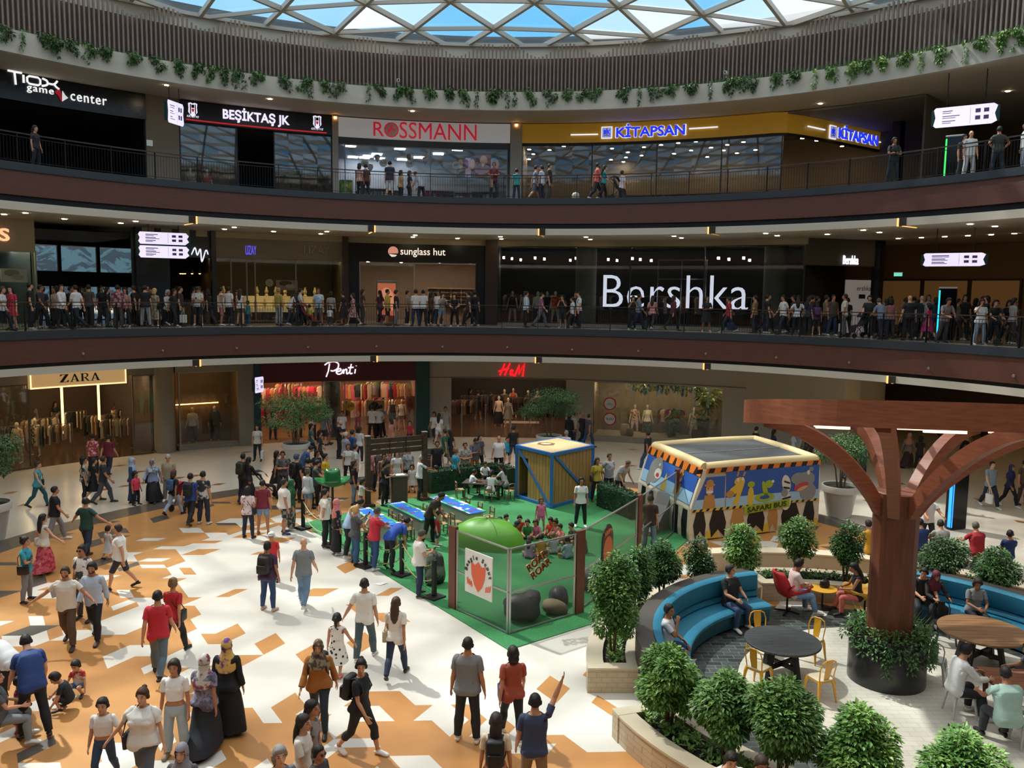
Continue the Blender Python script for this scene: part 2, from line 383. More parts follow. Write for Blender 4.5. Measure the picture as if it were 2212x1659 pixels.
# ---- slat screen above the stone rim
m = MB(); n = 784
for k in range(n):
    th = 2*PI*k/n; ph = (th*25.0/3.12 + 0.30) % 1.0; e = abs(ph-0.5)*2
    zt = 19.86 + 0.66*(0.5-0.5*math.cos(PI*(1-e)))**0.9
    m.cur = 0; c = pol(25.06, th); m.obox((c.x, c.y, (17.86+zt)/2), (0.075, 0.12, zt-17.86), -th)
scr = m.build('slat_screen', [M('8a786f', 0.6, noise=0.12, ns=3)])
tag(scr, 'screen of upright brown timber slats with a scalloped top edge round the roof opening', 'slat screen')
m = MB(); m.arc(25.24, 25.30, -PI, PI, 17.86, 19.84); bk = m.build('backing_panel', [M('6c5c55', 0.7)], scr)
# ---- railings
def railing(nm, zf, label):
    root = thing('railing', label, 'railing', (0, 0, zf))
    ps, R = [], 20.10
    m = MB(); m.arc(R-0.035, R+0.035, -PI, PI, 1.05, 1.09); m.build('handrail', M('3a2d28', 0.35), root)
    m = MB(); m.arc(R-0.012, R+0.012, -PI, PI, 0.93, 0.955); m.build('top_rail', DARKSTEEL, root)
    m = MB(); m.arc(R-0.012, R+0.012, -PI, PI, 0.08, 0.10); m.build('bottom_rail', DARKSTEEL, root)
    for k in range(-17, 18):
        th = math.radians(4.9*k + 1.5); m = MB(); c = pol(R, th)
        m.obox((c.x, c.y, 0.53), (0.03, 0.09, 1.06), -th); m.build('post', DARKSTEEL, root)
        m = MB()
        for q in range(1, 15):
            t = th + math.radians(4.9*q/15); c = pol(R, t); m.obox((c.x, c.y, 0.515), (0.011, 0.014, 0.84), -t)
        m.build('baluster_panel', DARKSTEEL, root)
railing('middle', 6.025, 'dark metal railing with thin balusters round the middle floor opening')
railing('upper', 12.103, 'dark metal railing with thin balusters round the upper floor opening')
# ---- outside, seen through the entrance on the left
m = MB(); hr = random.Random(3); nx, ny = 60, 14; vs = []
for j in range(ny):
    for i in range(nx):
        th = math.radians(-90 + 75*i/(nx-1)); R = 75 + 9*j
        vs.append(tuple(pol(R, th, 2.0 + 2.6*j + hr.uniform(-1.6, 1.6))))
m.add(vs, [(j*nx+i, j*nx+i+1, (j+1)*nx+i+1, (j+1)*nx+i) for j in range(ny-1) for i in range(nx-1)])
struct(m, 'ground_hill', [M('14242e', 1.0, spec=0.1, pat='blotch', col2='2c4650', ps=0.5)], smooth='all')
m = MB(); m.arc(46.5, 78, math.radians(-95), math.radians(-12), 4.5, 5.9, 0, step=0.1); struct(m, 'ground_outside', [M('8f8c86', 0.9)])
a, b = pol(49, math.radians(-58)), pol(54, math.radians(-36)); m = MB(); m.bar((a.x, a.y, 8.62), (b.x, b.y, 8.62), 5.0, 0.42)
can = m.build('entrance_canopy', [M('c8324a', 0.5)], loc=(a.x, a.y, 9)); tag(can, 'red flat canopy edge outside the entrance doors on the left', 'canopy')
for f in (0.1, 0.5, 0.9):
    q = a.lerp(b, f); m = MB(); m.cyl((q.x, q.y, 5.9), 0.12, 2.5); c = m.build('pole', [M('8a8a8a', 0.5)]); c.parent = can; c.location = (-a.x, -a.y, -9)
# ================================================================ SHOP FRONTS
GL = glassmat('shop_glass', (0.92, 0.94, 0.93), 0.055); GLD = glassmat('shop_glass_dark', (0.84, 0.88, 0.89), 0.08)
R0, R1, R2 = 24.3, 24.2, 28.0
Z1, Z2 = 6.03, 12.11
def zat(R, x, y): return zr(x, y, R)
def arcw(nm, R, x0, x1, z0, z1, mat, t=0.2, kind='structure', out=0.0):
    m = MB(); a0 = thx(x0, 700 if R < 25 else 300, R); a1 = thx(x1, 700 if R < 25 else 300, R)
    m.arc(R-out, R-out+t, a0, a1, z0, z1, 0); return m.build(nm, mat, kind=kind)
def th0(x): return thx(x, 870, R0)
def th1(x): return thx(x, 620, R1)
def th2(x): return thx(x, 300, R2)
TH = {0: th0, 1: th1, 2: th2}; RR = {0: R0, 1: R1, 2: R2}; ZZ = {0: 0.0, 1: Z1, 2: Z2}; TOPS = {0: 4.41, 1: 10.43, 2: 17.13}
def wall(nm, lv, x0, x1, z0, z1, mat, t=0.25, out=0.0):
    m = MB(); R = RR[lv]; m.arc(R-out, R-out+t, TH[lv](x0), TH[lv](x1), z0, z1, 0); return struct(m, nm, [mat])
def room(lv, x0, x1, dep, zc, wallm, ceilm, floorm=None, ta=None, tb=None):
    """side walls, back wall and ceiling of one shop"""
    R, z = RR[lv], ZZ[lv]; a, b = ta if ta is not None else TH[lv](x0), tb if tb is not None else TH[lv](x1)
    m = MB(); m.arc(R+dep, R+dep+0.15, a, b, z, zc, 0)
    for t in (a, b):
        p, q = pol(R+0.25, t), pol(R+dep, t); m.bar((p.x, p.y, (z+zc)/2), (q.x, q.y, (z+zc)/2), 0.1, zc-z)
    struct(m, 'wall_shop', [wallm])
    m = MB(); m.arc(R+0.26, R+dep+0.1, a, b, zc, zc+0.1, 0); struct(m, 'ceiling_shop', [ceilm])
    if floorm:
        m = MB(); m.arc(R+0.05, R+dep, a, b, z+0.002, z+0.012, 0); struct(m, 'floor_shop', [floorm])
def lamp(p, w, dl, h, col, s, th=0.0, label='', group=None, name='spot_lamp', cat='lamp', housing=None):
    m = MB(); m.obox((0, 0, 0), (w, dl, h), 0, 0); m.obox((0, 0, h/2+0.012), (w+0.03, dl+0.03, 0.02), 0, 1)
    o = m.build(name, [emat(col, s), housing or M('d0ccc4', 0.5)]); o.location = p; o.rotation_euler = (0, 0, -th); return tag(o, label, cat, group)
def disc_lamp(p, r, col, s, label, group):
    m = MB(); m.lathe([(r*0.78, 0), (r*0.78, 0.02)], 12, (0, 0, -0.012), 0); m.lathe([(r, 0.004), (r, 0.02)], 12, (0, 0, 0), 1)
    o = m.build('downlight', [emat(col, s), M('d8d4cc', 0.5)]); o.location = p; return tag(o, label, 'downlight', group)
def pane(lv, x0, x1, z0, z1, mat=GL, out=-0.05, frame=None, name='window', mull=(), label=None):
    m = MB(); R = RR[lv]-out; m.arc(R, R+0.015, TH[lv](x0), TH[lv](x1), z0, z1, 0); 
    o = m.build(name, mat, kind='structure')
    if frame:
        f = MB(); a, b = TH[lv](x0), TH[lv](x1)
        for t in [a, b] + [TH[lv](q) for q in mull]:
            c = pol(R, t); f.obox((c.x, c.y, (z0+z1)/2), (0.06, 0.08, z1-z0), -t)
        f.arc(R-0.03, R+0.05, a, b, z1-0.06, z1, 0); f.arc(R-0.03, R+0.05, a, b, z0, z0+0.06, 0)
        ff = f.build('window_frame', frame, o); ff['kind'] = 'structure'
    return o
WN = [2]
def win(*a, **k):
    o = pane(*a, **k); o.name = 'window_%d' % WN[0]; WN[0] += 1; return o
def sign(lv, body, x0, x1, yb, yt, mat, label, out=0.06, bold=0.0, depth=0.06, shear=0.0, parent=None, name='shop_sign', sp=1.0, partname='lettering'):
    """lettering bent onto the shop front between picture columns x0..x1 and rows yb (base) .. yt (top)"""
    R = RR[lv]; xm = (x0+x1)/2; th = thx(xm, (yb+yt)/2, R); wdt = (thx(x1, yb, R)-thx(x0, yb, R))*R
    zb, zt = zr(xm, yb, R), zr(xm, yt, R)
    vs, fs = fit_text(body, wdt, zt-zb, bold=bold, depth=depth, shear=shear, spacing=sp)
    m = MB(); m.add(wrap(vs, R, th, zb, out), fs, 0)
    if parent is None:
        o = m.build(name, mat); return tag(o, label, 'sign')
    o = m.build(partname, mat, parent); return o
def signboard(lv, x0, x1, z0, z1, mat, label, out=0.12, t=0.3):
    m = MB(); R = RR[lv]; m.arc(R-out, R-out+t, TH[lv](x0), TH[lv](x1), z0, z1, 0)
    return tag(m.build('shop_sign', mat), label, 'sign')
def strokes(paths, o, th, R, zb, s, r, out, m, mi=0):
    for pth in paths:
        pts = []
        for (x, y) in pth:
            a = th + x*s/R; pts.append(((R-out)*math.sin(a), (R-out)*math.cos(a), zb+y*s))
        m.tube(pts, r, 6, mi)
def curve(pts, n=5):
    out = []
    P = [pts[0]] + list(pts) + [pts[-1]]
    for i in range(1, len(P)-2):
        for k in range(n):
            t = k/n; a, b, c, d = P[i-1], P[i], P[i+1], P[i+2]
            out.append(tuple(0.5*((2*b[j]) + (-a[j]+c[j])*t + (2*a[j]-5*b[j]+4*c[j]-d[j])*t*t + (-a[j]+3*b[j]-3*c[j]+d[j])*t**3) for j in (0, 1)))
    out.append(tuple(pts[-1])); return out
WARM, COOL, AMB = 'ffd9a0', 'e8f0ff', 'ffb060'
# ---------------------------------------------------------------- upper floor
zt2 = 17.06
# arcade on the left
zb = zat(R2, 150, 236); wall('wall_arcade', 2, -160, 316, zb, 17.13, M('17191c', 0.5), 0.25)
room(2, -160, 316, 7, zb+0.1, M('0d0e10', 0.8), M('0c0c0e', 0.9))
sg = signboard(2, -160, 316, zb, zt2, M('15171b', 0.25, pat='blotch', col2='24272c', ps=1.4), 'glossy black shop sign with swirl pattern and white wide lettering, upper left')
th = thx(75, 190, R2); zz = zr(72, 186, R2); s = 0.47; m = MB()
T = [[(-1.9,1.35),(-0.95,1.35)], [(-1.45,1.35),(-1.4,-0.35)], [(-0.85,0.1),(-0.85,1.15)], [(-0.45,0.1),(-0.6,0.35),(-0.6,0.9),(-0.45,1.15),(0.15,1.15),(0.3,0.9),(0.3,0.35),(0.15,0.1),(-0.45,0.1)], curve([(0.45,1.15),(0.75,0.95),(0.85,0.62),(1.25,0.62),(1.5,1.15)]), curve([(0.4,0.1),(0.7,0.3),(0.85,0.62)]), curve([(1.25,0.62),(1.4,0.3),(1.6,0.05)])]
T = [[(x*1.28, y*.68) for x, y in q] for q in T]; strokes(T, 0, th, R2, zz, s, 0.045, 0.2, m); m.build('lettering', emat('f2f2f2', 0.9), sg)
for body, x0, x1, yb, yt in (('game', 55, 113, 206, 191), ('center', 150, 228, 224, 207)):
    sign(2, body, x0, x1, yb, yt, emat('f2f2f2', 0.9), '', out=0.2, parent=sg, sp=1.15)
c = pol(R2-0.2, thx(131, 207, R2), zr(131, 207, R2)); th = thx(131, 207, R2); ux = Vector((math.cos(th), -math.sin(th), 0))
m = MB(); m.plate([(-.3,.1),(-.1,.33),(0,0),(-.1,-.1)], c, ux, (0,0,1), .05, 0); m.plate([(0,-.28),(0.03,.2),(.14,.02),(.26,-.08),(.1,-.2)], c, ux, (0,0,1), .05, 1); m.plate([(-.12,-.12),(-.02,-.3),(-.02,.0)], c, ux, (0,0,1), .05, 0)
m.build('emblem', [emat('a01c2c', 0.6), emat('e8e8e8', 0.7)], sg)
# pier
wall('wall_pier_arcade', 2, 316, 387, Z2, 17.13, M('8b7f6f', 0.7), 0.4)
# sports shop
zb = zr(550, 279, R2); wall('wall_sports', 2, 387, 717, zb, 17.13, M('20242c', 0.5), 0.25)
room(2, 387, 717, 7, zb+0.05, M('2a2c30', 0.8), M('3a3a3c', 0.9))
sg = signboard(2, 387, 717, zb, zt2, M('1f232c', 0.4), 'black shop sign with white capitals between two striped shield crests')
sign(2, 'BEŞİKTAŞ JK', 481, 625, 271, 238, emat('efe9ff', 0.95), '', out=0.17, bold=0.022, parent=sg)
m = MB(); m.arc(R2-0.19, R2-0.12, thx(400, 262, R2), thx(705, 285, R2), zr(550, 275, R2)-0.03, zr(550, 275, R2)+0.03, 0); m.build('red_line', emat('c42a30', 0.6), sg)
for x, y in ((415, 238), (684.5, 265)):
    th = thx(x, y, R2); c = pol(R2-0.16, th, zr(x, y, R2)); ux = Vector((math.cos(th), -math.sin(th), 0)); m = MB(); nrm = Vector((-math.sin(th), -math.cos(th), 0))
    shp = [(-.22,.3),(-.1,.34),(0,.3),(.1,.34),(.22,.3),(.2,.1),(.22,-.12),(.12,-.26),(0,-.36),(-.12,-.26),(-.22,-.12),(-.2,.1)]
    m.plate(shp, c, ux, (0,0,1), .04, 0); c2 = c+nrm*0.02
    for a in (-.14, .1): m.plate([(a,-.2),(a+.05,-.24),(a+.05,.26),(a,.26)], c2, ux, (0,0,1), .02, 1)
    m.plate([(-.07,.24),(-.07,.08),(.07,.08),(.07,.24)], c2, ux, (0,0,1), .02, 1); m.plate([(-.07,.04),(-.05,-.08),(0,-.13),(.05,-.08),(.07,.04)], c2, ux, (0,0,1), .02, 2)
    m.build('crest', [emat('f0ecff', 0.9), M('14161e', .5), emat('c42a30', 0.7)], sg)
    sign(2, 'KRTLYVS', x-13, x+13, y+17, y+12.5, emat('f0ecff', 0.8), '', out=0.16, shear=0.3, parent=sg, depth=0.03)
win(2, 389, 512, Z2+0.05, zb, GLD, frame=DARKM); win(2, 592, 716, Z2+0.05, zb, GLD, frame=DARKM)
# stone piers with an uplit top
for x0, x1, lb in ((717, 730, 'left'), (1103, 1128, 'right')):
    wall('wall_pier_'+lb, 2, x0, x1, Z2, 17.13, M('a59d90', 0.5, noise=0.1, ns=1.5), 0.3, 0.2)
    a = thx((x0+x1)/2, 300, R2); c = pol(R2-0.24, a, 16.95)
    lamp((c.x, c.y, 16.98), 0.12, 0.06, 0.10, AMB, 14, a, 'small amber spotlight at the top of the %s stone pier of the chemist shop' % lb, 'amber pier spotlights', name='pier_spotlight')
# chemist
zb = zr(916, 305, R2); wall('wall_chemist', 2, 730, 1103, zb-0.35, 17.13, M('3c3e42', 0.5), 0.25)
room(2, 730, 1103, 8, zb+0.1, M('8a8c90', 0.8), M('6e7074', 0.8), M('9a9ca0', 0.3))
sg = signboard(2, 731, 1102, zb, zt2, M('c8c8c8', 0.5, emit=0.22), 'white shop sign with red capital letters and a round centaur emblem')  # slight emission puts the brightness of spotlights into the white board
RED = M('d2213c', 0.35, emit=0.35)
sign(2, 'R', 806, 829, 295, 265, RED, '', out=0.17, parent=sg)
sign(2, 'SSMANN', 863, 1030, 303, 268, RED, '', out=0.17, parent=sg)
th = thx(845, 281, R2); c = pol(R2-0.16, th, zr(845, 281.5, R2)); ux = Vector((math.cos(th), -math.sin(th), 0)); nrm = Vector((-math.sin(th), -math.cos(th), 0)); m = MB()
circ = lambda r, n=24: [(r*math.cos(2*PI*k/n), r*math.sin(2*PI*k/n)) for k in range(n)]
m.plate(circ(.40), c, ux, (0,0,1), .06, 0); m.plate(circ(.33), c+nrm*.015, ux, (0,0,1), .03, 1)
m.plate([(-.2,.02),(-.05,.06),(.0,.2),(.05,.26),(.08,.2),(.06,.08),(.2,.04),(.26,-.02),(.2,-.06),(.14,-.02),(.12,-.12),(.08,-.02),(-.06,-.04),(-.1,-.18),(-.16,-.26),(-.13,-.12),(-.22,-.2),(-.2,-.06),(-.26,-.02)], c+nrm*.03, ux, (0,0,1), .02, 0)
m.plate([(-.25,.13),(.05,.17),(.05,.19),(-.25,.15)], c+nrm*.03, ux, (0,0,1), .02, 0); m.plate([(.0,-.1),(-.06,-.2),(.02,-.28),(.04,-.27),(-.02,-.2),(.04,-.1)], c+nrm*.03, ux, (0,0,1), .02, 0)
m.build('emblem', [RED, M('d8d4d4', .5)], sg)
win(2, 745, 1096, Z2+0.05, zb-0.35, GL, frame=M('8a8c90', 0.4), mull=(930,))
k = 0
for (x, y) in ((757,315),(864,321),(795,337),(814,333),(759,346),(905,340),(868,348),(947,332),(988,323),(812,362),(775,369)):
    a = thx(x, y, R2); p = at(x, y, zb+0.08)
    if math.hypot(p.x, p.y) > R2+7.6: p = pol(R2+7.2, math.atan2(p.x, p.y), p.z)
    lamp((p.x, p.y, zb+0.07), 0.62, 0.62, 0.03, COOL, 16, a, 'square white ceiling light panel inside the red-lettered chemist shop', 'square chemist ceiling panels', name='ceiling_light', cat='ceiling light')
# bookshop with yellow band bending away on the right
zb = zr(1400, 304, R2); YEL = M('cf9d30', 0.5, emit=0.10)  # faint emission in the yellow stands in for light falling on the band
pts = [pol(R2, thx(x, 290, R2)) for x in range(1128, 1690, 30)] + [Vector((at(x, y, zb).x, at(x, y, zb).y, 0)) for x, y in ((1700, 286.5), (1735, 291), (1780, 299), (1830, 309), (1890, 321), (1945, 333))]
def polywall(m, pts, z0, z1, t, mi=None, side=1):
    n = len(pts); vs = []
    for i, p in enumerate(pts):
        a, b = pts[max(0, i-1)], pts[min(n-1, i+1)]; dd = (b-a).normalized(); nn = Vector((-dd.y, dd.x, 0))*side
        q = p + nn*t; vs += [(p.x, p.y, z0), (q.x, q.y, z0), (q.x, q.y, z1), (p.x, p.y, z1)]
    fs = [(i*4+j, i*4+(j+1)%4, i*4+4+(j+1)%4, i*4+4+j) for i in range(n-1) for j in range(4)] + [(3, 2, 1, 0), tuple((n-1)*4+j for j in range(4))]
    m.add(vs, fs, mi)
def polyband(pts, z0, z1, t, side=1):
    m = MB(); polywall(m, pts, z0, z1, t, 0, side); return m
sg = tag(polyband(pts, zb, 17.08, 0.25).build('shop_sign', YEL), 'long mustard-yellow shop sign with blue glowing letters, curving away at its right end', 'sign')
polyband([p*1.002 for p in pts], zb-0.12, zb, 0.2).build('sign_soffit', M('2a2620', .6), sg)
BLUE = emat('2438e0', 1.0); HALO = emat('dfe6ff', 1.0)
sign(2, 'KİTAPSAN', 1329, 1482, 296, 265, HALO, '', out=0.05, bold=0.05, parent=sg); sign(2, 'KİTAPSAN', 1331, 1480, 295.5, 266, BLUE, '', out=0.1, bold=0.03, parent=sg)
def kmark(c, ux, nrm, s):
    m = MB(); m.plate([(-.3,-.32),(.3,-.32),(.3,.32),(-.3,.32)], c, ux, (0,0,s), .04, 0)
    ux = Vector(ux)
    m.plate([(-.25,-.27),(.25,-.27),(.25,.27),(-.25,.27)], c+nrm*.012, ux, (0,0,s), .02, 3)
    m.plate([(-.17,-.12),(-.03,-.08),(-.03,.14),(-.17,.14)], c+nrm*.03, ux, (0,0,s), .02, 1); m.plate([(.01,-.1),(.06,-.1),(.06,.0),(.14,-.12),(.21,-.12),(.1,.04),(.2,.15),(.13,.15),(.06,.06),(.06,.15),(.01,.15)], c+nrm*.03, ux, (0,0,s), .02, 1)
    m.plate([(-.17,-.19),(.0,-.15),(.17,-.19),(.17,-.16),(0,-.12),(-.17,-.16)], c+nrm*.03, ux, (0,0,s), .02, 2); m.plate([(-.02,.2),(0,.24),(.02,.2),(0,-.2)], c+nrm*.035, ux, (0,0,s), .02, 2)
    m.build('emblem', [HALO, BLUE, M('8a2a20', .5), M('aeb4e8', .5, emit=.5)], sg)
th = thx(1311, 287, R2); kmark(pol(R2-.08, th, zr(1311, 287, R2)), Vector((math.cos(th), -math.sin(th), 0)), Vector((-math.sin(th), -math.cos(th), 0)), 1.0)
for x0, x1, y in ((1233, 1292, 292), (1489, 1551, 277)):
    m = MB(); z = zr((x0+x1)/2, (y+ (290 if x0 < 1300 else 276))/2, R2); m.arc(R2-0.08, R2-0.02, thx(x0, y, R2), thx(x1, y, R2), z-.03, z+.03, 0); m.build('glow_line', emat('e4e8ff', 1.0), sg)
# lettering on the bent end
pa, pb = pts[-4], pts[-1]; dd = (pb-pa).normalized(); nn = Vector((dd.y, -dd.x, 0)); 
def onbend(x, y):      # picture point -> place on the bent end of the band
    r = ray(x, y); den = r[0]*nn.x + r[1]*nn.y; t = ((pa.x-CX)*nn.x + (pa.y-CY)*nn.y)/den
    return Vector((CX+r[0]*t, CY+r[1]*t, CZ+r[2]*t))
a, b, tp = onbend(1808, 297), onbend(1892, 313), onbend(1850, 279); wdt = math.hypot(b.x-a.x, b.y-a.y); zc = onbend(1850, 305).z
for mt, bo, out in ((HALO, .05, .04), (BLUE, .03, .09)):
    vs, fs = fit_text('KİTAPSAN', wdt, 0.74, bold=bo, depth=0.08); mid = (a+b)/2
    m = MB(); m.add([(mid.x+dd.x*x+nn.x*(out-y), mid.y+dd.y*x+nn.y*(out-y), zc+z-0.06) for x, y, z in vs], fs, 0); m.build('lettering', mt, sg)
c = onbend(1797, 286); kmark(c+nn*.08, dd*1.0, nn, 1.1)
for x0, y0, x1, y1 in ((1743, 273, 1780, 281), (1897, 307, 1918, 313)):
    p, q = onbend(x0, y0)+nn*.06, onbend(x1, y1)+nn*.06; q.z = p.z; m = MB(); m.bar(p, q, .06, .06); m.build('glow_line', emat('e4e8ff', 1.0), sg)
win(2, 1128, 1690, Z2+0.05, zb-0.1, GL, frame=M('2a2620', .5), mull=(1280, 1420, 1560))
room(2, 1128, 1800, 7.8, 17.0, M('6a6258', .8), M('7a7468', .8), M('4a4038', .35), tb=th2(1990))
bl = 0
for (x, y) in ((1143,323),(1152,333),(1187,324),(1143,344),(1218,316),(1322,321),(1356,329),(1391,318),(1428,313),(1465,309),(1503,306),(1541,300),(1582,300),(1615,294),(1352,340),(1386,336),(1320,345),(1348,352),(1456,332),(1493,325),(1536,319),(1571,313),(1606,307),(1632,324),(1528,339),(1592,331),(1563,325),(1733,299),(1764,304),(1819,316)):
    p = at(x, y, 16.1)
    R = math.hypot(p.x, p.y)
    if R > R2+7.4: p = pol(R2+7.3, math.atan2(p.x, p.y), 16.1)
    if R < R2+0.4: p = pol(R2+0.5, math.atan2(p.x, p.y), 16.1)
    disc_lamp(p, 0.12, WARM, 150, 'round warm pendant spot inside the yellow-signed bookshop', 'bookshop ceiling spots')
# far right of the upper floor: corridor ends
for nm, za, zb_, mt in (('upper', Z2, 17.13, M('7d7264', .8)), ('middle', Z1, 10.43, M('8c7452', .8)), ('ground', 0, 4.41, M('4e4038', .8))):
    Rw = {'middle': 32.0, 'ground': 39.0, 'upper': 39.0}[nm]; m = MB(); m.arc(Rw, Rw+.2, math.radians(35), math.radians(95), za, zb_, 0); struct(m, 'wall_corridor_'+nm, [mt])
p = at(1940, 305, 16.0); m = MB(); m.obox((p.x, p.y, 14.6), (0.45, 0.45, 5.0), 0.6); struct(m, 'wall_pillar_upper', [M('1c1a1a', .5)])
# ---------------------------------------------------------------- middle floor
zbk = zr(1106, 531.5, R1); BEI = M('9a8f78', .75)
wall('wall_middle_bulkhead', 1, 300, 1740, zbk, 10.43, BEI, 0.3)
# 'S' shop on the left
wall('wall_left_middle', 1, -170, 80, zr(40, 541, R1), 10.43, M('94897a', .75), 0.3)
o = sign(1, 'S', -4, 19, 521, 493, emat('ffc090', 1.0), 'large glowing peach letter S on the beige shop wall at the far left', bold=.02)
win(1, -170, 80, Z1+.05, zr(40, 541, R1), GL, frame=M('8a8a80', .4)); [lamp(pol(R1+.8+1.4*(k_ % 2), th1(-60+24*k_), zr(40, 541, R1)+.06), 1.1, .12, .04, 'e8f0d0', 22, th1(-60+24*k_), 'unseen pale strip light added inside the glass shop at the far left', 'added far left shop strip lights', name='strip_light', cat='strip light') for k_ in range(6)]; room(1, -170, 80, 5.5, zr(40, 541, R1)+.1, M('8b8d78', .8), M('8b8676', .8), M('8a8272', .3))  # strip lights are added above the window head to brighten this shop
# glazed entrance
ea, eb = th1(80), th1(296); Re = 31.0
m = MB()
eb2 = thx(292, 600, Re)
for t, t2 in ((ea, ea), (eb, eb2)):
    p, q = pol(R1+.3, t), pol(Re+.3, t2); m.bar((p.x, p.y, 8.2), (q.x, q.y, 8.2), .2, 4.4)
struct(m, 'wall_passage', [M('2c3440', .6)])
e0, e1 = pol(Re, ea), pol(Re, eb2); dn = MB(); zl, zh = 8.35, 9.75
NP = 4
for k in range(NP+1):
    q = e0.lerp(e1, k/NP); dn.obox((q.x, q.y, 8.2), (.16, .16, 4.4), -(ea+eb)/2)
for z, hh in ((zl-.25, .75), (zh+.35, .7), (6.06, .06)): dn.bar((e0.x, e0.y, z), (e1.x, e1.y, z), .14, hh)
for k in range(1, 16):
    if k % 4: q = e0.lerp(e1, k/16); dn.obox((q.x, q.y, 6.9), (.09, .09, 1.75), -(ea+eb)/2)
o = struct(dn, 'door_1', [M('1b1d22', .5)])
m = MB(); m.bar((e0.x, e0.y, 8), (e1.x, e1.y, 8), .02, 3.6); g = m.build('glass_panes', glassmat('door_glass', (.93, .95, .97), .015), o); g['kind'] = 'structure'
m = MB()
for k in range(34): z = 10.0 + .0*k; q0, q1 = pol(R1+.5+k*.19, ea+.005), pol(R1+.5+k*.19, eb-.005); m.bar((q0.x, q0.y, 10.02), (q1.x, q1.y, 10.02), .07, .2)
o = m.build('ceiling_baffles', M('24262b', .6)); tag(o, 'rows of dark ceiling baffles over the glazed entrance passage', 'ceiling baffle')
# dark wall and coffee bar
wall('wall_coffee', 1, 367, 466, 9.15, 10.43, M('262a32', .6), .3); room(1, 367, 462, 4.5, 9.3, M('5a5248', .8), M('3a3632', .8), M('6a6054', .3))
wall('wall_navy', 1, 296, 368, Z1, 10.43, M('1e2733', .6, pat='blotch', col2='27323f', ps=1.2), .3)
p0 = pol(R1-.05, th1(420)); m = MB(); m.arc(R1-.1, R1+.5, th1(372), th1(452), Z1, Z1+1.08, 0); m.arc(R1-.15, R1+.55, th1(370), th1(454), Z1+1.08, Z1+1.14, 1)
tag(m.build('coffee_counter', [M('6a5844', .6, pat='wood', col2='54442f', ps=3), M('2c2824', .4)]), 'plank-fronted coffee bar counter behind the middle railing', 'counter')
for k, x in enumerate((407, 411.5, 416, 431, 447)):
    c = pol(R1+1.3, th1(x), zr(x, 590, R1)); m = MB(); m.cyl((0, 0, .2), .008, 9.3-c.z-.2, 6, 0); m.lathe([(.02, .22), (.05, .16), (.13, .02), (.14, 0)], 12, (0, 0, 0), 0, cap=False); m.sph((0, 0, .02), .06, 6, 1)
    o = m.build('pendant_lamp', [M('151515', .4), emat(AMB, 6)]); o.location = c; tag(o, 'small black pendant lamp, %s from the left over the coffee bar' % ('first', 'second', 'third', 'fourth', 'fifth')[k], 'pendant lamp', 'coffee bar pendants')
m = MB(); th = th1(422); strokes([curve([(-.5,.2),(-.35,.5),(-.2,.1),(0,.45),(.1,.1),(.25,.4),(.3,-.2),(.5,.35),(.6,.15)])], 0, th, R1, zr(422, 556, R1), 1.0, .03, .1, m)
tag(m.build('shop_sign', emat('e8ecf4', .9)), 'white glowing script sign above the coffee bar', 'sign')
# jeweller
wall('wall_post_jeweller', 1, 456, 466, Z1, 10.43, M('1a1c22', .5), .3, .25); zj = zr(620, 560, R1)
wall('wall_jeweller', 1, 466, 740, zj, zbk, M('6a6257', .6), .3, .02); room(1, 466, 740, 4.5, zj+.2, M('3a332c', .6), M('8a7a58', .7), M('7a6c58', .25))
sign(1, 'LIZAY', 656, 712, 549, 531, M('8f8588', .3, metal=.7), 'grey metal serif lettering on the taupe jeweller fascia', depth=.05); sign(1, 'LIZAY', 530, 553, 550, 531, emat('6a62e0', .8), 'small violet glowing lettering on the dark end of the jeweller fascia')
win(1, 466, 738, Z1+.1, zj, GL, frame=M('8a857a', .3, metal=.7), mull=(500, 534, 552, 640))
for x in (475, 510, 560, 600, 645, 690, 725): 
    p = pol(R1+.55, th1(x), zj+.1); lamp(p, .9, .12, .04, 'ffdc90', 26, th1(x), 'hidden warm strip light added along the top of the jeweller shop window', 'added jeweller strip lights', name='strip_light', cat='strip light')  # strips added behind the fascia to light the display
# eyewear shop
wall('wall_eyewear_top', 1, 752, 1048, zr(900, 567, R1), zbk, M('0c0e12', .4), .3, .03); wall('wall_eyewear_a', 1, 752, 776, Z1, zr(900, 567, R1), M('0c0e12', .4), .3, .03); wall('wall_eyewear_b', 1, 1027, 1048, Z1, zr(900, 567, R1), M('0c0e12', .4), .3, .03)
room(1, 752, 1048, 4.8, zr(900, 567, R1)+.1, M('9a8068', .7), M('6a6662', .8), M('6a5f55', .3))
sg = signboard(1, 836, 965, zr(900, 556, R1), zr(900, 532, R1), M('0c0e12', .4), 'black eyewear shop sign with white lower-case letters and a pink lens', out=.05, t=.05)
sign(1, 'sunglass hut', 865, 962, 556, 536, emat('fff0dc', 1.0), '', parent=sg, out=.09)
th = thx(849, 544, R1); c = pol(R1-.08, th, zr(849, 543.5, R1)); ux = Vector((math.cos(th), -math.sin(th), 0)); nrm = Vector((-math.sin(th), -math.cos(th), 0)); m = MB()
m.plate([(.26*math.cos(a), .26*math.sin(a)) for a in [math.radians(q) for q in range(-20, 206, 15)]], c, ux, (0,0,1), .04, 0); m.plate([(-.22,-.13),(.2,-.17),(.1,-.26),(-.08,-.27)], c, ux, (0,0,1), .04, 1); m.build('lens_mark', [emat('d89080', .7), emat('e8e0d8', .8)], sg)
win(1, 778, 895, Z1+.15, zr(900, 568, R1), GL, frame=M('b0aca4', .3, metal=.6)); m = MB(); m.arc(R1-.02, R1+.04, th1(895), th1(1027), zr(960, 568, R1)-.08, zr(960, 568, R1)-.02, 0); m.build('trim_6', [M('b0aca4', .3, metal=.6)], kind='structure')
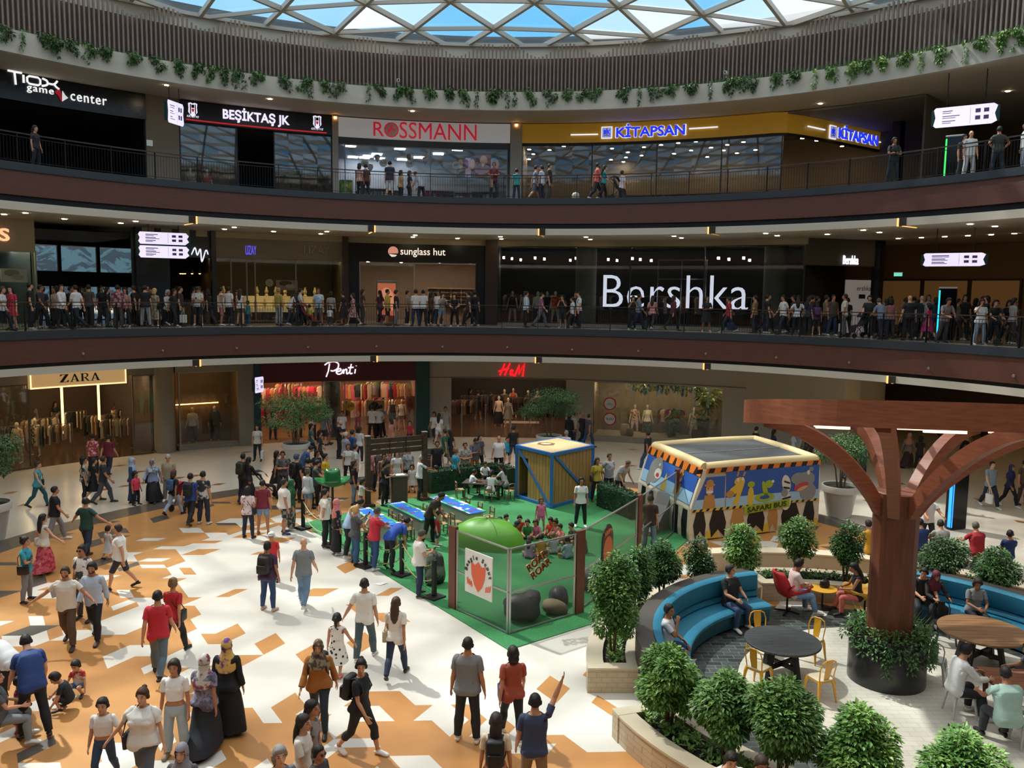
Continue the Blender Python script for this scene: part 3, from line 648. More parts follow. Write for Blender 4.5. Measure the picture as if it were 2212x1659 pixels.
for k, x in enumerate((800, 835, 870, 910, 950, 990, 1015)):
    p = pol(R1+1.2+.6*(k % 2), th1(x), zr(900, 567, R1)+.02); disc_lamp(p, .09, 'fff0dc', 300, 'white ceiling spot inside the black eyewear shop', 'eyewear ceiling spots')
# brown columns
for x0, x1, nm in ((740, 752, 'a'), (1048, 1075, 'b')): wall('wall_column_'+nm, 1, x0, x1, Z1, 10.43, M('35221f', .5), .5, .3)
# glass clothing shop with giant letters
room(1, 1075, 1735, 6.5, 10.3, M('1c1c1e', .8), M('131416', .9), M('6e6a66', .3)); win(1, 1075, 1735, Z1+.1, zbk, GLD, frame=M('2a2b2e', .4), mull=(1360, 1520))
wall('baseboard_middle', 1, 1075, 1735, Z1, Z1+.12, M('8a8880', .5), .2, .03)
for x in (1262, 1664):
    c = pol(R1+.75, th1(x)); m = MB(); m.cyl((c.x, c.y, Z1), .55, 4.3, 24); struct(m, 'wall_round_column', [M('6d6c64', .7, noise=.08, ns=2)], smooth=True)
RR[3] = R1+.35; TH[3] = TH[1]
sign(3, 'Bershka', 1301, 1614, 667, 595, emat('f2f0ff', 1.0), 'giant white glowing letters standing in the glass clothing shop front', depth=.12, bold=-.012, sp=1.02, name='giant_letters')
for k, x in enumerate((1085, 1100, 1116, 1150, 1166, 1215, 1235, 1296, 1308, 1352, 1361, 1376, 1530, 1540, 1570, 1582, 1625, 1690)):
    p = pol(R1+2.0+1.3*(k % 3), th1(x), 9.62); lamp(p, .1, .14, .12, 'fff0d8', 45, th1(x), 'black track spotlight inside the glass clothing shop', 'track spotlights behind the giant letters', name='track_spotlight', cat='spotlight')
m = MB()
for xa, xb, y0, y1 in ((1413, 1413, 695, 559), (1515, 1515, 695, 559), (1463, 1463, 690, 559)): 
    p = pol(R1+1.0, th1(xa)); m.obox((p.x, p.y, (Z1+zr(1460, 560, R1))/2), (.05, .05, zr(1460, 560, R1)-Z1), -th1(xa))
for z in (Z1+.1, zr(1460, 602, R1), zr(1460, 560, R1)): p, q = pol(R1+1.0, th1(1413), z), pol(R1+1.0, th1(1515), z); m.bar(p, q, .05, .05)
tag(m.build('clothes_display', M('8d8d8a', .3, metal=.8)), 'open steel display frame standing behind the giant letters', 'display frame')
# bend of that shop on the right with its second sign
c0 = pol(R1, th1(1735)); c1 = at(1900, 519, 10.43); bend = [c0, c0.lerp(Vector((c1.x, c1.y, 0)), .08), Vector((c1.x, c1.y, 0))]; bend = [Vector((p.x, p.y, 0)) for p in bend]
struct(polyband(bend, zr(1760, 572, R1), 10.43, .25), 'wall_bend_middle', [M('4a4340', .7)])
dd2 = (bend[2]-bend[1]).normalized(); n2 = Vector((dd2.y, -dd2.x, 0)); b1 = bend[1]
def onplane(x, y, P, nn):
    r = ray(x, y); t = ((P.x-CX)*nn.x + (P.y-CY)*nn.y)/(r[0]*nn.x + r[1]*nn.y); return Vector((CX+r[0]*t, CY+r[1]*t, CZ+r[2]*t))
def planetext(body, x0, y0, x1, y1, ht, P, dd, nn, mat, label, out=.06, bold=.0, parent=None, name='shop_sign', depth=.05):
    a, b = onplane(x0, y0, P, nn), onplane(x1, y1, P, nn); mid = (a+b)/2; wd = math.hypot(b.x-a.x, b.y-a.y); vs, fs = fit_text(body, wd, ht, bold=bold, depth=depth)
    m = MB(); m.add([(mid.x+dd.x*x+nn.x*(out-y), mid.y+dd.y*x+nn.y*(out-y), mid.z+z) for x, y, z in vs], fs, 0)
    o = m.build(name if parent is None else 'lettering', mat, parent); return tag(o, label, 'sign') if parent is None else o
planetext('Bershka', 1819, 572, 1852, 571, .42, b1, dd2, n2, emat('f4f2ff', 1.2), 'small white glowing lettering on the dark wall bending away on the right', bold=.01)
q = bend[2]; m = MB(); m.obox((q.x, q.y, 8.2), (.4, .4, 4.4), .6); struct(m, 'wall_pillar_middle', [BLACKM])
pl = bend[1].lerp(bend[2], .35); o = thing('standing_poster', 'white standing poster panel with black lettering in the shop entrance on the right', 'poster', (pl.x+n2.x*.3, pl.y+n2.y*.3, Z1), 0)
p0, p1 = onplane(1822, 690, b1, n2), onplane(1876, 690, b1, n2); m = MB()
l0, l1 = p0-o.location, p1-o.location; l0.z = l1.z = 1.25; m.bar(l0, l1, .06, 2.5); m.build('board', M('c8c4c8', .5, emit=.12), o)
vs, fs = fit_text('ershka', .8, .22, depth=.02); mid = l0.lerp(l1, .72); m = MB(); m.add([(mid.x+dd2.x*x+n2.x*.06, mid.y+dd2.y*x+n2.y*.06, 2.0+z) for x, y, z in vs], fs, 0); mm = l0.lerp(l1, .66)
m.add([(mm.x+dd2.x*x+n2.x*.05, mm.y+dd2.y*x+n2.y*.05, z) for x, z in ((-.18,1.62),(.18,1.62),(.18,1.82),(-.18,1.82))], [(0,1,2,3)], 0); m.build('lettering', M('1c1a20', .5), o)
# shops beyond, far right
def farwall(nm, x0, y0, x1, y1, z0, z1, mat, zt=10.43):
    a, b = at(x0, y0, zt), at(x1, y1, zt); m = MB(); m.bar((a.x, a.y, (z0+z1)/2), (b.x, b.y, (z0+z1)/2), .2, z1-z0); return struct(m, nm, [mat])
m = MB(); a, b = at(1605, 806, 4.41), at(1850, 835, 4.41)
q0 = pol(R0, th0(1608)); g = lambda x, y: at(x, y, 0); pw = [q0, g(1680, 990), g(1750, 1001), g(1815, 1006), g(1850, 1000), g(1880, 985), g(1905, 965)]
for k, (x, y, w) in enumerate(((1985, 577, 1.6), (1925, 575, 2.2))):
    p = at(x, 572, 9.6); lamp(p, w, .06, .05, 'ffb070', 5, .5, 'orange strip light over the shop shelves at the far right of the middle floor', 'far right strip lights', name='strip_light', cat='strip light')
for x, y in [(x_, R_) for x_ in (1940, 1990, 2040, 2090, 2140, 2190) for R_ in (26.5,)]: p = pol(y, thx(x, 520, y), 10.41); disc_lamp(p, .12, WARM, 50, 'added warm ceiling spot over the shops at the far right of the middle floor', 'added far right ceiling spots')  # ceiling spots added to brighten the dark far right
o = lamp(at(1940, 593, 8.6), .3, .04, .13, '7ff0d0', .5, .4, 'small green and white exit sign, far right of the middle floor', name='exit_sign', cat='exit sign')
# ---------------------------------------------------------------- ground floor
# clothing shop on the left
room(0, -60, 330, 9, 3.9, M('4a3d33', .8), M('3a3028', .9), M('4e3c30', .18, noise=.1)); wall('wall_left_ground', 0, -60, 62, 3.62, 4.41, M('8a8072', .7)); wall('wall_left_ground_b', 0, 268, 340, 3.72, 4.41, M('7d7466', .7), .2)
sg = signboard(0, 62, 270, zr(166, 833, R0), 4.36, emat('d8b078', .42), 'long pale sign box with glowing edges and black serif capitals', out=.25, t=.5)
m = MB()
for z in (zr(166, 833, R0)+.03, 4.33): m.arc(R0-.27, R0-.24, th0(62), th0(270), z-.03, z+.03, 0)
for x in (62.5, 269.5): c = pol(R0-.26, th0(x)); m.obox((c.x, c.y, (zr(166, 833, R0)+4.36)/2), (.05, .03, 4.36-zr(166, 833, R0)), -th0(x))
m.build('glowing_edge', emat('ffdca0', 1.3), sg)
# serif capitals drawn as outlines
def serif(ch):
    if ch == 'Z': return [[(0,.78),(.06,1),(.86,1),(.86,.94),(.3,.06),(.7,.06),(.82,.26),(.88,.26),(.84,0),(0,0),(0,.06),(.56,.94),(.22,.94),(.08,.78)]]
    if ch == 'A': return [[(0,0),(0,.04),(.09,.06),(.42,1),(.52,1),(.86,.06),(.95,.04),(.95,0),(.56,0),(.56,.04),(.66,.06),(.59,.27),(.25,.27),(.17,.06),(.28,.04),(.28,0)], [(.27,.33),(.41,.72),(.56,.33)]]
    return [[(0,0),(0,.04),(.1,.06),(.1,.94),(0,.96),(0,1),(.6,1),(.78,.9),(.8,.7),(.68,.52),(.55,.48),(.85,.06),(.95,.04),(.95,0),(.72,0),(.4,.47),(.28,.47),(.28,.06),(.38,.04),(.38,0)], [(.28,.53),(.28,.94),(.52,.93),(.62,.8),(.6,.6),(.5,.53)]]
m = MB(); x = 124.0
for ch in 'ZARA':
    th = thx(x, 818, R0); c = pol(R0-.29, th, zr(168, 822.5, R0)); ux = Vector((math.cos(th), -math.sin(th), 0)); nrm = Vector((-math.sin(th), -math.cos(th), 0)); pr = serif(ch)
    m.plate([(q*.40, w*.34) for q, w in pr[0]], c, ux, (0,0,1), .04, 0)
    for hole in pr[1:]: m.plate([(q*.40, w*.34) for q, w in hole], c+nrm*.004, ux, (0,0,1), .01, 1)
    x += 22.5
m.build('lettering', [M('1c140c', .5), emat('d8b078', .42)], sg)
for x in (179, 253):
    c = pol(R0+2.5, th0(x)); m = MB(); m.obox((c.x, c.y, 2.3), (.09, .07, 2.7), -th0(x)); tag(m.build('light_post', emat('ffca80', 3.0), loc=(c.x, c.y, .95)), 'thin upright warm light strip inside the left clothing shop, %s one' % ('left' if x < 200 else 'right'), 'light')
for k in range(14):
    p = pol(R0+1.0+2.1*(k % 4), th0(0+25*k), 3.86); disc_lamp(p, .25, WARM, 55, 'unseen warm ceiling spot added inside the left clothing shop', 'added left clothing shop ceiling spots')  # large spots added out of sight to light the interior
win(0, -60, 62, .05, 3.62, GL, frame=M('5a5248', .4)); win(0, 288, 338, .05, 3.72, GL, frame=M('5a5248', .4))
c = pol(R0+.15, th0(356)); m = MB(); m.cyl((c.x, c.y, 0), .47, 4.41, 28); struct(m, 'wall_round_column_ground', [M('8f8676', .7)], smooth=True)
# window with two mannequins
room(0, 380, 520, 2.2, 3.8, M('7a624a', .8), M('8a7a66', .8), M('5a4a40', .4)); wall('wall_window_top', 0, 380, 520, 3.75, 4.41, M('8f8676', .7)); win(0, 388, 515, .2, 3.75, GL, frame=M('9a9284', .4))
wall('baseboard_window', 0, 384, 516, 0, .2, M('8a8478', .6), .9, .1); wall('wall_stone_ground', 0, 514, 548, 0, 4.41, M('8a8274', .65, noise=.12, ns=1.2), .4, .15)
p = pol(R0+1.9, th0(440), zr(440, 882, R0)); lamp(p, 2.4, .05, .05, 'ffc070', 6, th0(440), 'thin glowing line behind the two mannequins in the left display window', name='strip_light', cat='strip light')
for x in (415, 462): lamp(pol(R0+.7, th0(x), 3.74), .14, .14, .05, 'ffc878', 60, th0(x), 'warm spot in the top of the two-mannequin display window', 'display window spots')
# underwear shop
for x0, x1, nm in ((547, 562, 'a'), (899, 928, 'b')): wall('wall_teal_'+nm, 0, x0, x1, 0, 4.41, M('14413f', .5, noise=.2, ns=2), .4, .2)
zp = zr(730, 822, R0); sg = signboard(0, 561, 900, zp, 4.40, M('4e0f1e', .45), 'dark maroon shop sign with a white glowing handwritten name', out=.18, t=.4)
m = MB(); th = thx(733, 803, R0); s = .95
P = [curve([(-.82,.52),(-.6,.66),(-.3,.7),(-.08,.58),(-.12,.34),(-.35,.2),(-.5,.22)]), [(-.55,.6),(-.62,.2),(-.74,-.12)], curve([(-.2,.14),(.02,.2),(.04,.3),(-.08,.3),(-.2,.14),(-.1,.02),(.08,.06),(.18,.26),(.2,.04),(.22,.2),(.36,.28),(.36,.06),(.42,.04),(.52,.12)]), curve([(.62,.56),(.54,.2),(.56,.04),(.68,.06)]), [(.44,.36),(.74,.38)], [(.84,.28),(.8,.04)], [(.88,.44),(.89,.47)]]
strokes(P, 0, th, R0, zr(733, 808, R0), s, .035, .24, m); m.build('lettering', emat('f4ecff', 1.1), sg)
room(0, 561, 900, 6, zp+.05, M('8a5238', .8), M('5a4a3c', .9), M('8a6a4c', .25)); win(0, 697, 898, .05, zp, GL, frame=M('8a8478', .4), mull=(745,))
m = MB(); c = pol(R0+.8, th0(722)); m.cyl((c.x, c.y, 0), .42, zp, 20); struct(m, 'wall_inner_column', [M('4a443e', .7)], smooth=True)
for k in range(12): p = pol(R0+1.0+1.6*(k % 3), th0(580+27*k), zp-.0); disc_lamp(p, .22, 'ffdcb0', 75, 'unseen warm ceiling spot added inside the maroon-signed shop', 'added maroon shop ceiling spots')  # spots added behind the sign, out of sight, to lift the dim room
# red-lettered shop: pale wall with an opening and a display window
HM = M('a39c8e', .75); zo = zr(1100, 818, R0)
wall('wall_back_top', 0, 928, 1612, zo, 4.41, HM, .3); wall('wall_back_a', 0, 928, 975, 0, zo, HM, .3); wall('wall_back_b', 0, 1222, 1280, 0, zo, HM, .3); wall('wall_back_c', 0, 1562, 1612, 0, zo, HM, .3)
m = MB(); m.arc(R0-.03, R0, th0(928), th0(1612), zo+.02, zo+.05, 0); m.build('trim_7', [M('6a655a', .7)], kind='structure')
room(0, 940, 1250, 9, 4.0, M('2e2824', .8), M('221e1c', .9), M('5c4838', .2)); m = MB(); th = thx(1104, 799, R0); s = .95
Hh = [[(-.62,.0),(-.36,.66)], [(-.36,0),(-.06,.7)], [(-.7,.22),(-.12,.42)], curve([(.02,.0),(-.04,.12),(.1,.26),(.02,.3),(-.02,.2),(.14,0)], 4), [(.2,-.04),(.46,.6),(.44,.1),(.76,.72),(.66,-.04)]]
strokes(Hh, 0, th, R0, zr(1104, 811, R0), s, .05, .06, m); tag(m.build('shop_sign', emat('ff2028', 1.0)), 'red glowing slanted letters on the pale wall above the shop opening', 'sign')
for k in range(14): p = pol(R0+1.0+2.0*(k % 4), th0(985+17*k), 3.96); disc_lamp(p, .22, 'ffdcb8', 60, 'unseen warm ceiling spot added inside the red-lettered shop', 'added red-lettered shop ceiling spots')  # oversized spots added above the opening, unseen, to brighten the shop
m = MB()
for x in (998, 1049, 1102):
    for dx in (-.3, .3):
        c = pol(R0+.25, th0(x)+dx*.0); 
    c = pol(R0+.3, th0(x)); m = MB(); m.obox((0, 0, .85), (.07, .3, 1.7), 0); o = m.build('security_gate', M('8a8680', .3, metal=.7)); o.location = c; o.rotation_euler = (0, 0, -th0(x)); tag(o, 'upright grey security gate in the red-lettered shop opening, %s' % {998: 'left', 1049: 'middle', 1102: 'right'}[x], 'security gate')
room(0, 1280, 1562, 2.6, zo, M('7c7060', .8), M('8a8478', .8), M('8f887a', .4)); win(0, 1280, 1562, .25, zo, GL, frame=M('a09a8c', .4)); wall('baseboard_display', 0, 1278, 1564, 0, .25, M('9a9488', .6), 2.4, .05)
for x in (1300, 1345, 1390, 1430, 1480, 1520, 1550): lamp(pol(R0+.8, th0(x), zo-.04), .16, .16, .06, 'ffe0b0', 110, th0(x), 'warm spot in the top of the wide plant-filled display window', 'display window spots, right')
for y, bd in ((872, 'EN\nHAYBADLAR'), (905, '%50')):
    th = thx(1317, y, R0-.02); c = pol(R0-.02, th, zr(1317, y, R0)); ux = Vector((math.cos(th), -math.sin(th), 0)); nrm = Vector((-math.sin(th), -math.cos(th), 0))
    o = thing('window_sticker', 'round white sticker with a red rim on the display glass, %s' % ('upper one with small text' if y < 890 else 'lower one reading a discount'), 'sticker', c)
    m = MB(); m.plate(circ(.34), (0, 0, 0), ux, (0,0,1), .01, 0); m.plate(circ(.28), nrm*.004, ux, (0,0,1), .005, 1); m.build('disc', [M('b01c28', .5), M('d8d4cc', .5)], o)
    vs, fs = fit_text(bd, .40, .13 if y > 890 else .12, depth=.01); m = MB(); m.add([tuple(ux*x+nrm*.012+Vector((0, 0, z-.06))) for x, yy, z in vs], fs, 0); m.build('lettering', M('2a2422', .5), o)
# pale wall curving into the corridor on the right, corridor end
struct(polyband(pw, 0, 4.41, .3), 'wall_back_bend', [HM])
# ---------------------------------------------------------------- ceiling spots and slot lights
for k, (x, y) in enumerate(((9,463),(55,460),(139,473),(261,482),(293,478),(485,495),(506,491),(591,500),(693,505),(706,500),(892,512),(897,508),(988,515),(1081,511.5),(1083,516),(1266,512),(1275,517),(1456,510),(1472,514),(1654,504),(1679,509),(1787,506),(1865,497),(1900,502),(2096,484),(2149,489))):
    disc_lamp(at(x, y, 10.42), .12, 'ffe6b8', 60, 'round ceiling spot over the middle floor walkway, number %d in line from the left end' % (k+1), 'middle floor ceiling spots')
for k, (x, y) in enumerate(((360,184),(583,214),(891,240),(1772,224),(1874,248),(2177,197))):
    disc_lamp(at(x, y, 17.12), .12, 'ffe6b8', 60, 'round ceiling spot over the upper floor walkway, %s from the left' % ('first','second','third','fourth','fifth','last')[k], 'upper floor ceiling spots')
for lv, lst, zc, zg in (('upper', ((417,475),(803,497),(1170,503),(1537,496),(1948,482)), 10.425, 10.71), ('middle', ((425,783),(808,776),(1163,777),(1527,792),(1925,822)), 4.406, 4.67)):
    for k, (x, y) in enumerate(lst):
        th = thx(x, y, 20.0); o = thing('slot_light', 'amber slot light in the pale band under the %s floor edge, %s from the left' % (lv, ('first', 'second', 'third', 'fourth', 'fifth')[k]), 'light', pol(20.02, th, zc), -th)
        hh = zg-zc; m = MB(); m.box((-.17, -.03, -.01), (.17, .02, hh)); m.build('recess', M('2e241c', .7), o)
        sd = 1 if x < 1100 else -1
        m = MB(); m.box((sd*.11, -.06, -.03), (sd*.17, -.02, hh)) if sd > 0 else m.box((-.17, -.06, -.03), (-.11, -.02, hh)); m.build('glowing_cheek', emat('ffb060', 1.6), o)  # amber lamplight on the slot side is put in as emission
        m = MB(); m.box((-.03, .05, -.03), (.03, 1.1, -.006)); m.build('light_strip', emat('ffb868', 1.4 if x not in (1170, 1537) else .3), o)
# fascia studs on the lower wood band
for k, x in enumerate((179, 351, 511, 665, 813, 956, 1096, 1236, 1379, 1525, 1677, 1835, 2006, 2190)):
    y = {179: 764, 351: 757, 511: 752, 665: 750, 813: 748, 956: 749, 1096: 750, 1236: 755, 1379: 758, 1525: 764, 1677: 772, 1835: 783, 2006: 796, 2190: 812}[x]
    p = atr(x, y, 19.98); m = MB(); m.lathe([(.045, 0), (.06, .02), (.045, .05)], 10); o = m.build('wall_stud', M('c8c4bc', .25, metal=.8)); o.location = p; o.rotation_euler = (PI/2, 0, -math.atan2(p.x, p.y)); tag(o, 'small round chrome stud on the lower wood band, %d along from the left' % (k+1), 'stud', 'chrome studs on the wood band')

for k, (th, R_) in enumerate([(math.radians(46+6*a), 24+5*b) for a in range(5) for b in range(3)]): disc_lamp(pol(R_, th, 4.40), .14, WARM, 60, 'unseen round ceiling spot added in the dark ground floor corridor on the right', 'added right corridor ceiling spots')  # unseen spots added to lift the dark corridor
for k, x in enumerate((1945, 2045, 2150)):
    th = thx(x, 600, 31.95); m = MB(); m.arc(31.9, 31.99, th-.035, th+.035, Z1+.3, 8.6, 0); m.arc(31.86, 31.995, th-.038, th-.035, Z1, 8.7, 1); m.arc(31.86, 31.995, th+.035, th+.038, Z1, 8.7, 1); m.arc(31.86, 31.995, th-.038, th+.038, 8.6, 8.7, 1)
    tag(m.build('glow_window_panel', [emat('a87c48', .10), M('3a2e24', .5)]), 'added warm glowing panel as shop window at the far right of the middle floor, %s of three from the left' % ('first', 'second', 'third')[k], 'shop window')  # flat panels added with emission in place of lit shop interiors
# ================================================================ GROUND FLOOR: PLAY AREA AND LOUNGE
def sweep(m, path, prof, mi=None, closed=True):
    """carry the closed outline prof [(out, z)] along a plan path; out>0 lies to the left of travel"""
    n, k = len(path), len(prof); vs = []
    for i, p in enumerate(path):
        a, b = path[max(0, i-1)], path[min(n-1, i+1)]; dx, dy = b[0]-a[0], b[1]-a[1]; l = math.hypot(dx, dy); nx, ny = -dy/l, dx/l
        for (o, z) in prof: vs.append((p[0]+nx*o, p[1]+ny*o, z))
    fs = [(i*k+j, (i+1)*k+j, (i+1)*k+(j+1) % k, i*k+(j+1) % k) for i in range(n-1) for j in range(k)]
    fs += [tuple(range(k)), tuple((n-1)*k+j for j in range(k))[::-1]]
    return m.add(vs, fs, mi)
LEAF = {}
def leafmat(col, col2):
    return M(col, 0.45, pat='blotch', col2=col2, ps=2.2)
GREENS = [leafmat('4f7a35', '6d9648'), leafmat('3c6530', '54803c'), leafmat('5d8a3c', '82aa52'), leafmat('39592f', '4b6f38')]
def leaves(m, lumps, n, s, rg, mi=0, droop=0.3):
    """n pointed leaves spread over the skins of the ellipsoid lumps (x,y,z,rx,ry,rz)"""
    wts = [l[3]*l[4] for l in lumps]; tot = sum(wts)
    for (x, y, z, rx, ry, rz), w in zip(lumps, wts):
        for _ in range(int(n*w/tot)):
            u = rg.uniform(-1, 1); a = rg.uniform(0, 2*PI); q = math.sqrt(1-u*u); f = rg.uniform(0.72, 1.08) if rg.random() < .8 else rg.uniform(.3, .75)
            dx, dy, dz = q*math.cos(a), q*math.sin(a), u
            p = Vector((x+rx*dx*f, y+ry*dy*f, z+rz*dz*f))
            out = Vector((dx, dy, dz*.6-droop+rg.uniform(-.4, .4))) + Vector((rg.uniform(-.6, .6), rg.uniform(-.6, .6), 0)); out.normalize()
            sd = out.cross(Vector((rg.uniform(-.4, .4), rg.uniform(-.4, .4), 1)));
            if sd.length < .05: continue
            sd.normalize(); up = sd.cross(out); l = s*rg.uniform(.7, 1.3); w_ = l*.26
            m.add([p, p+out*l*.45+sd*w_+up*l*.05, p+out*l-up*l*.12, p+out*l*.45-sd*w_+up*l*.05], [(0, 1, 2), (0, 2, 3)], mi)
def shrub(loc, h, w, n, label, seed, s=.1, mat=0, trunk=.35, group='rounded shrubs in the lounge planters'):
    rg = random.Random(seed); o = thing('shrub', label, 'shrub', loc, 0, group); m = MB()
    lumps = [(0, 0, h*.62, w*.62, w*.62, h*.33)]
    for k in range(7): a = k*.9+rg.uniform(0, .5); lumps.append((w*.48*math.cos(a), w*.48*math.sin(a), h*rg.uniform(.42, .8), w*.45, w*.45, h*.2))
    lumps.append((0, 0, h*.86, w*.38, w*.38, h*.16))
    leaves(m, lumps, int(n*2.9), s*.76, rg); m.build('foliage', GREENS[mat], o, smooth=False)
    m = MB()
    for k in range(3): a = 2.1*k+seed; m.tube([(.03*math.cos(a), .03*math.sin(a), 0), (.08*math.cos(a), .08*math.sin(a), h*.3), (.22*w*math.cos(a), .22*w*math.sin(a), h*.62)], [.03, .024, .012], 6)
    m.build('stem', M('5a4736', .8), o); return o
def undergrowth(path, z, w, n, seed, name, label, s=.09):
    rg = random.Random(seed); m = MB()
    for _ in range(n):
        t = rg.random()*(len(path)-1); i = int(t); f = t-i; p = (path[i][0]*(1-f)+path[i+1][0]*f, path[i][1]*(1-f)+path[i+1][1]*f)
        x, y = p[0]+rg.uniform(-w, w), p[1]+rg.uniform(-w, w); hh = rg.uniform(.05, .22)
        for k in range(5):
            a = rg.uniform(0, 2*PI); d = Vector((math.cos(a), math.sin(a), rg.uniform(.2, 1.2))).normalized(); sd = d.cross(Vector((0, 0, 1))).normalized()*s*.25
            b = Vector((x, y, z+hh*rg.random())); m.add([b, b+d*s*.5+sd, b+d*s, b+d*s*.5-sd], [(0, 1, 2, 3)], 0)
    o = m.build(name, GREENS[rg.randrange(4)]); return tag(o, label, 'plants', kind='stuff')
# ---------------------------------------------------------------- carpet
A2 = lambda x, y, z=0: tuple(at(x, y, z)[:2])
cp = [A2(652, 1132), A2(1098, 1405), (2.95, -1.25), (5.0, 2.6), (7.3, 6.9), (6.2, 9.6), (4.4, 12.2), (1.2, 13.2), (-1.2, 12.0), (-3.4, 9.8)]
m = MB(); m.prism(cp, .003, .022, 0)
tag(m.build('artificial_grass', [M('38854e', .9, noise=.28, ns=30)]), 'bright green artificial grass carpet under the whole play area', 'carpet')
# ---------------------------------------------------------------- mesh fence
fA, fB, fC, fD, fE = Vector((-.24, -.46, 0)), Vector((1.03, -1.91, 0)), Vector((2.62, -.66, 0)), Vector((4.62, 3.0, 0)), Vector((6.4, 6.6, 0))
MESHM = glassmat('wire_mesh', (.76, .76, .75), .03, rough=.5); CORT = M('6b3d2c', .6, noise=.15, ns=4); GALV = M('a8a9a6', .35, metal=.7)
def hfence(): return 2.0
fo = thing('mesh_fence', 'see-through steel mesh fence on brown posts round the front corner of the play area', 'fence', fB)
def loc(p): return (p[0]-fB.x, p[1]-fB.y, p[2] if len(p) > 2 else 0)
for k, (p, q) in enumerate(((fA, fB), (fB, fC), (fC, fD), (fD, fE))):
    P, Q = p-fB, q-fB; m = MB()
    for z in (.05, .98, 1.98): m.bar(P+Vector((0, 0, z)), Q+Vector((0, 0, z)), .035, .035)
    for e in (P.lerp(Q, .02), P.lerp(Q, .98)): m.bar(e, e+Vector((0, 0, 2.0)), .045, .045)
    m.build('panel_frame', GALV, fo, loc=None)
    m = MB(); m.bar(P+Vector((0, 0, 1.0)), Q+Vector((0, 0, 1.0)), .006, 1.94); m.build('mesh_panel', MESHM, fo)
for p, q in ((fA, fB), (fC, fB), (fD, fC), (fE, fD)):
    d = (q-p).normalized(); P = p-fB-d*.12; m = MB(); m.obox((P.x, P.y, 1.03), (.26, .10, 2.06), math.atan2(d.y, d.x)); m.build('post', CORT, fo)
# boards on the fence
def fplane(p, q):
    dd = (q-p).normalized(); return dd, Vector((dd.y, -dd.x, 0))
dd, nn = fplane(fA, fB)
def fp(x, y): return onplane(x, y, fA+nn*.03, nn)
c = (fp(1000.6, 1184.6)+fp(1067, 1301))/2; w = .66; hB = .52
o = thing('scout_sign', 'white square sign with black arched lettering and an orange shield on the mesh fence', 'sign', c)
m = MB(); m.plate([(-.5, -.52), (.5, -.52), (.5, .52), (-.5, .52)], (0, 0, 0), dd, (0, 0, 1), .03); m.build('board', M('e8e4dc', .5), o)
m = MB(); sh = [(-.27, .24), (-.12, .2), (0, .3), (.12, .2), (.27, .24), (.24, -.05), (.14, -.28), (0, -.42), (-.14, -.28), (-.24, -.05)]
m.plate(sh, nn*.01, dd, (0, 0, 1), .006, 0)
for k in range(3):
    for s in (-1, 1): x = s*(.26+.07*k); m.plate([(x, -.36+.02*k), (x+.05, -.33+.02*k), (x+.04+.02*s, -.2+.03*k), (x+.02*s, -.24+.03*k)], nn*.01, dd, (0, 0, 1), .006, 0)
m.build('shield', M('e8643a', .5), o)
m = MB(); txt = 'Beagle Scout'; R_ = .40
for k, ch in enumerate(txt):
    if ch == ' ': continue
    a = math.radians(82 - 164*k/(len(txt)-1)); vs, fs = text_mesh(ch, .155, depth=.006, bold=.004)
    ca, sa = math.cos(a), math.sin(a); vv = []
    for x, y, z in vs:
        X, Z = x*ca - (z+R_)*sa, x*sa + (z+R_)*ca; vv.append(dd*X + nn*(.012-y) + Vector((0, 0, Z*.92-.02)))
    m.add(vv, fs, 0)
m.build('lettering', M('2a2624', .5), o)
dd, nn = fplane(fB, fC); c = onplane(1167, 1222, fB+nn*.05, nn); o = thing('roar_sign', 'brown cut-out sign reading roar twice, tilted, on the right fence panel', 'sign', c)
for (dx, dz) in ((-.06, .06), (.06, -.14)):
    for off, mt, bo in ((0, M('e8905c', .5), .045), (.02, M('4a2418', .5), .0)):
        vs, fs = fit_text('ROAR', .62, .19, depth=.02, bold=bo); m = MB(); ca, sa = math.cos(.5), math.sin(.5)
        m.add([dd*(x*ca-z*sa+dx)+nn*(off-y)+Vector((0, 0, x*sa+z*ca+dz)) for x, y, z in vs], fs, 0); m.build('lettering', mt, o)
dd, nn = fplane(fC, fD); c = onplane(1313, 1183, fC+nn*.05, nn); o = thing('happy_sign', 'tall dark rounded sign with orange lettering over a plain orange oval', 'sign', c)
ov = lambda rx, rz, n=22: [(rx*math.cos(2*PI*k/n), rz*math.sin(2*PI*k/n)) for k in range(n)]
m = MB(); m.plate([(-.36, -.5), (.36, -.5), (.36, .2)] + [(.36*math.cos(a), .2+.42*math.sin(a)) for a in [PI*k/10 for k in range(1, 10)]] + [(-.36, .2)], (0, 0, 0), dd, (0, 0, 1), .03); m.build('board', M('2c2220', .5), o)
m = MB(); m.plate(ov(.31, .36), nn*.01+Vector((0, 0, -.06)), dd, (0, 0, 1), .01); m.build('oval', M('c8602c', .5), o)
vs, fs = fit_text('HAPPY', .5, .14, depth=.01, bold=.02); m = MB(); m.add([dd*x+nn*(.015-y)+Vector((0, 0, z+.36-(x*x)*.7)) for x, y, z in vs], fs, 0); m.build('lettering', M('e07848', .5), o)
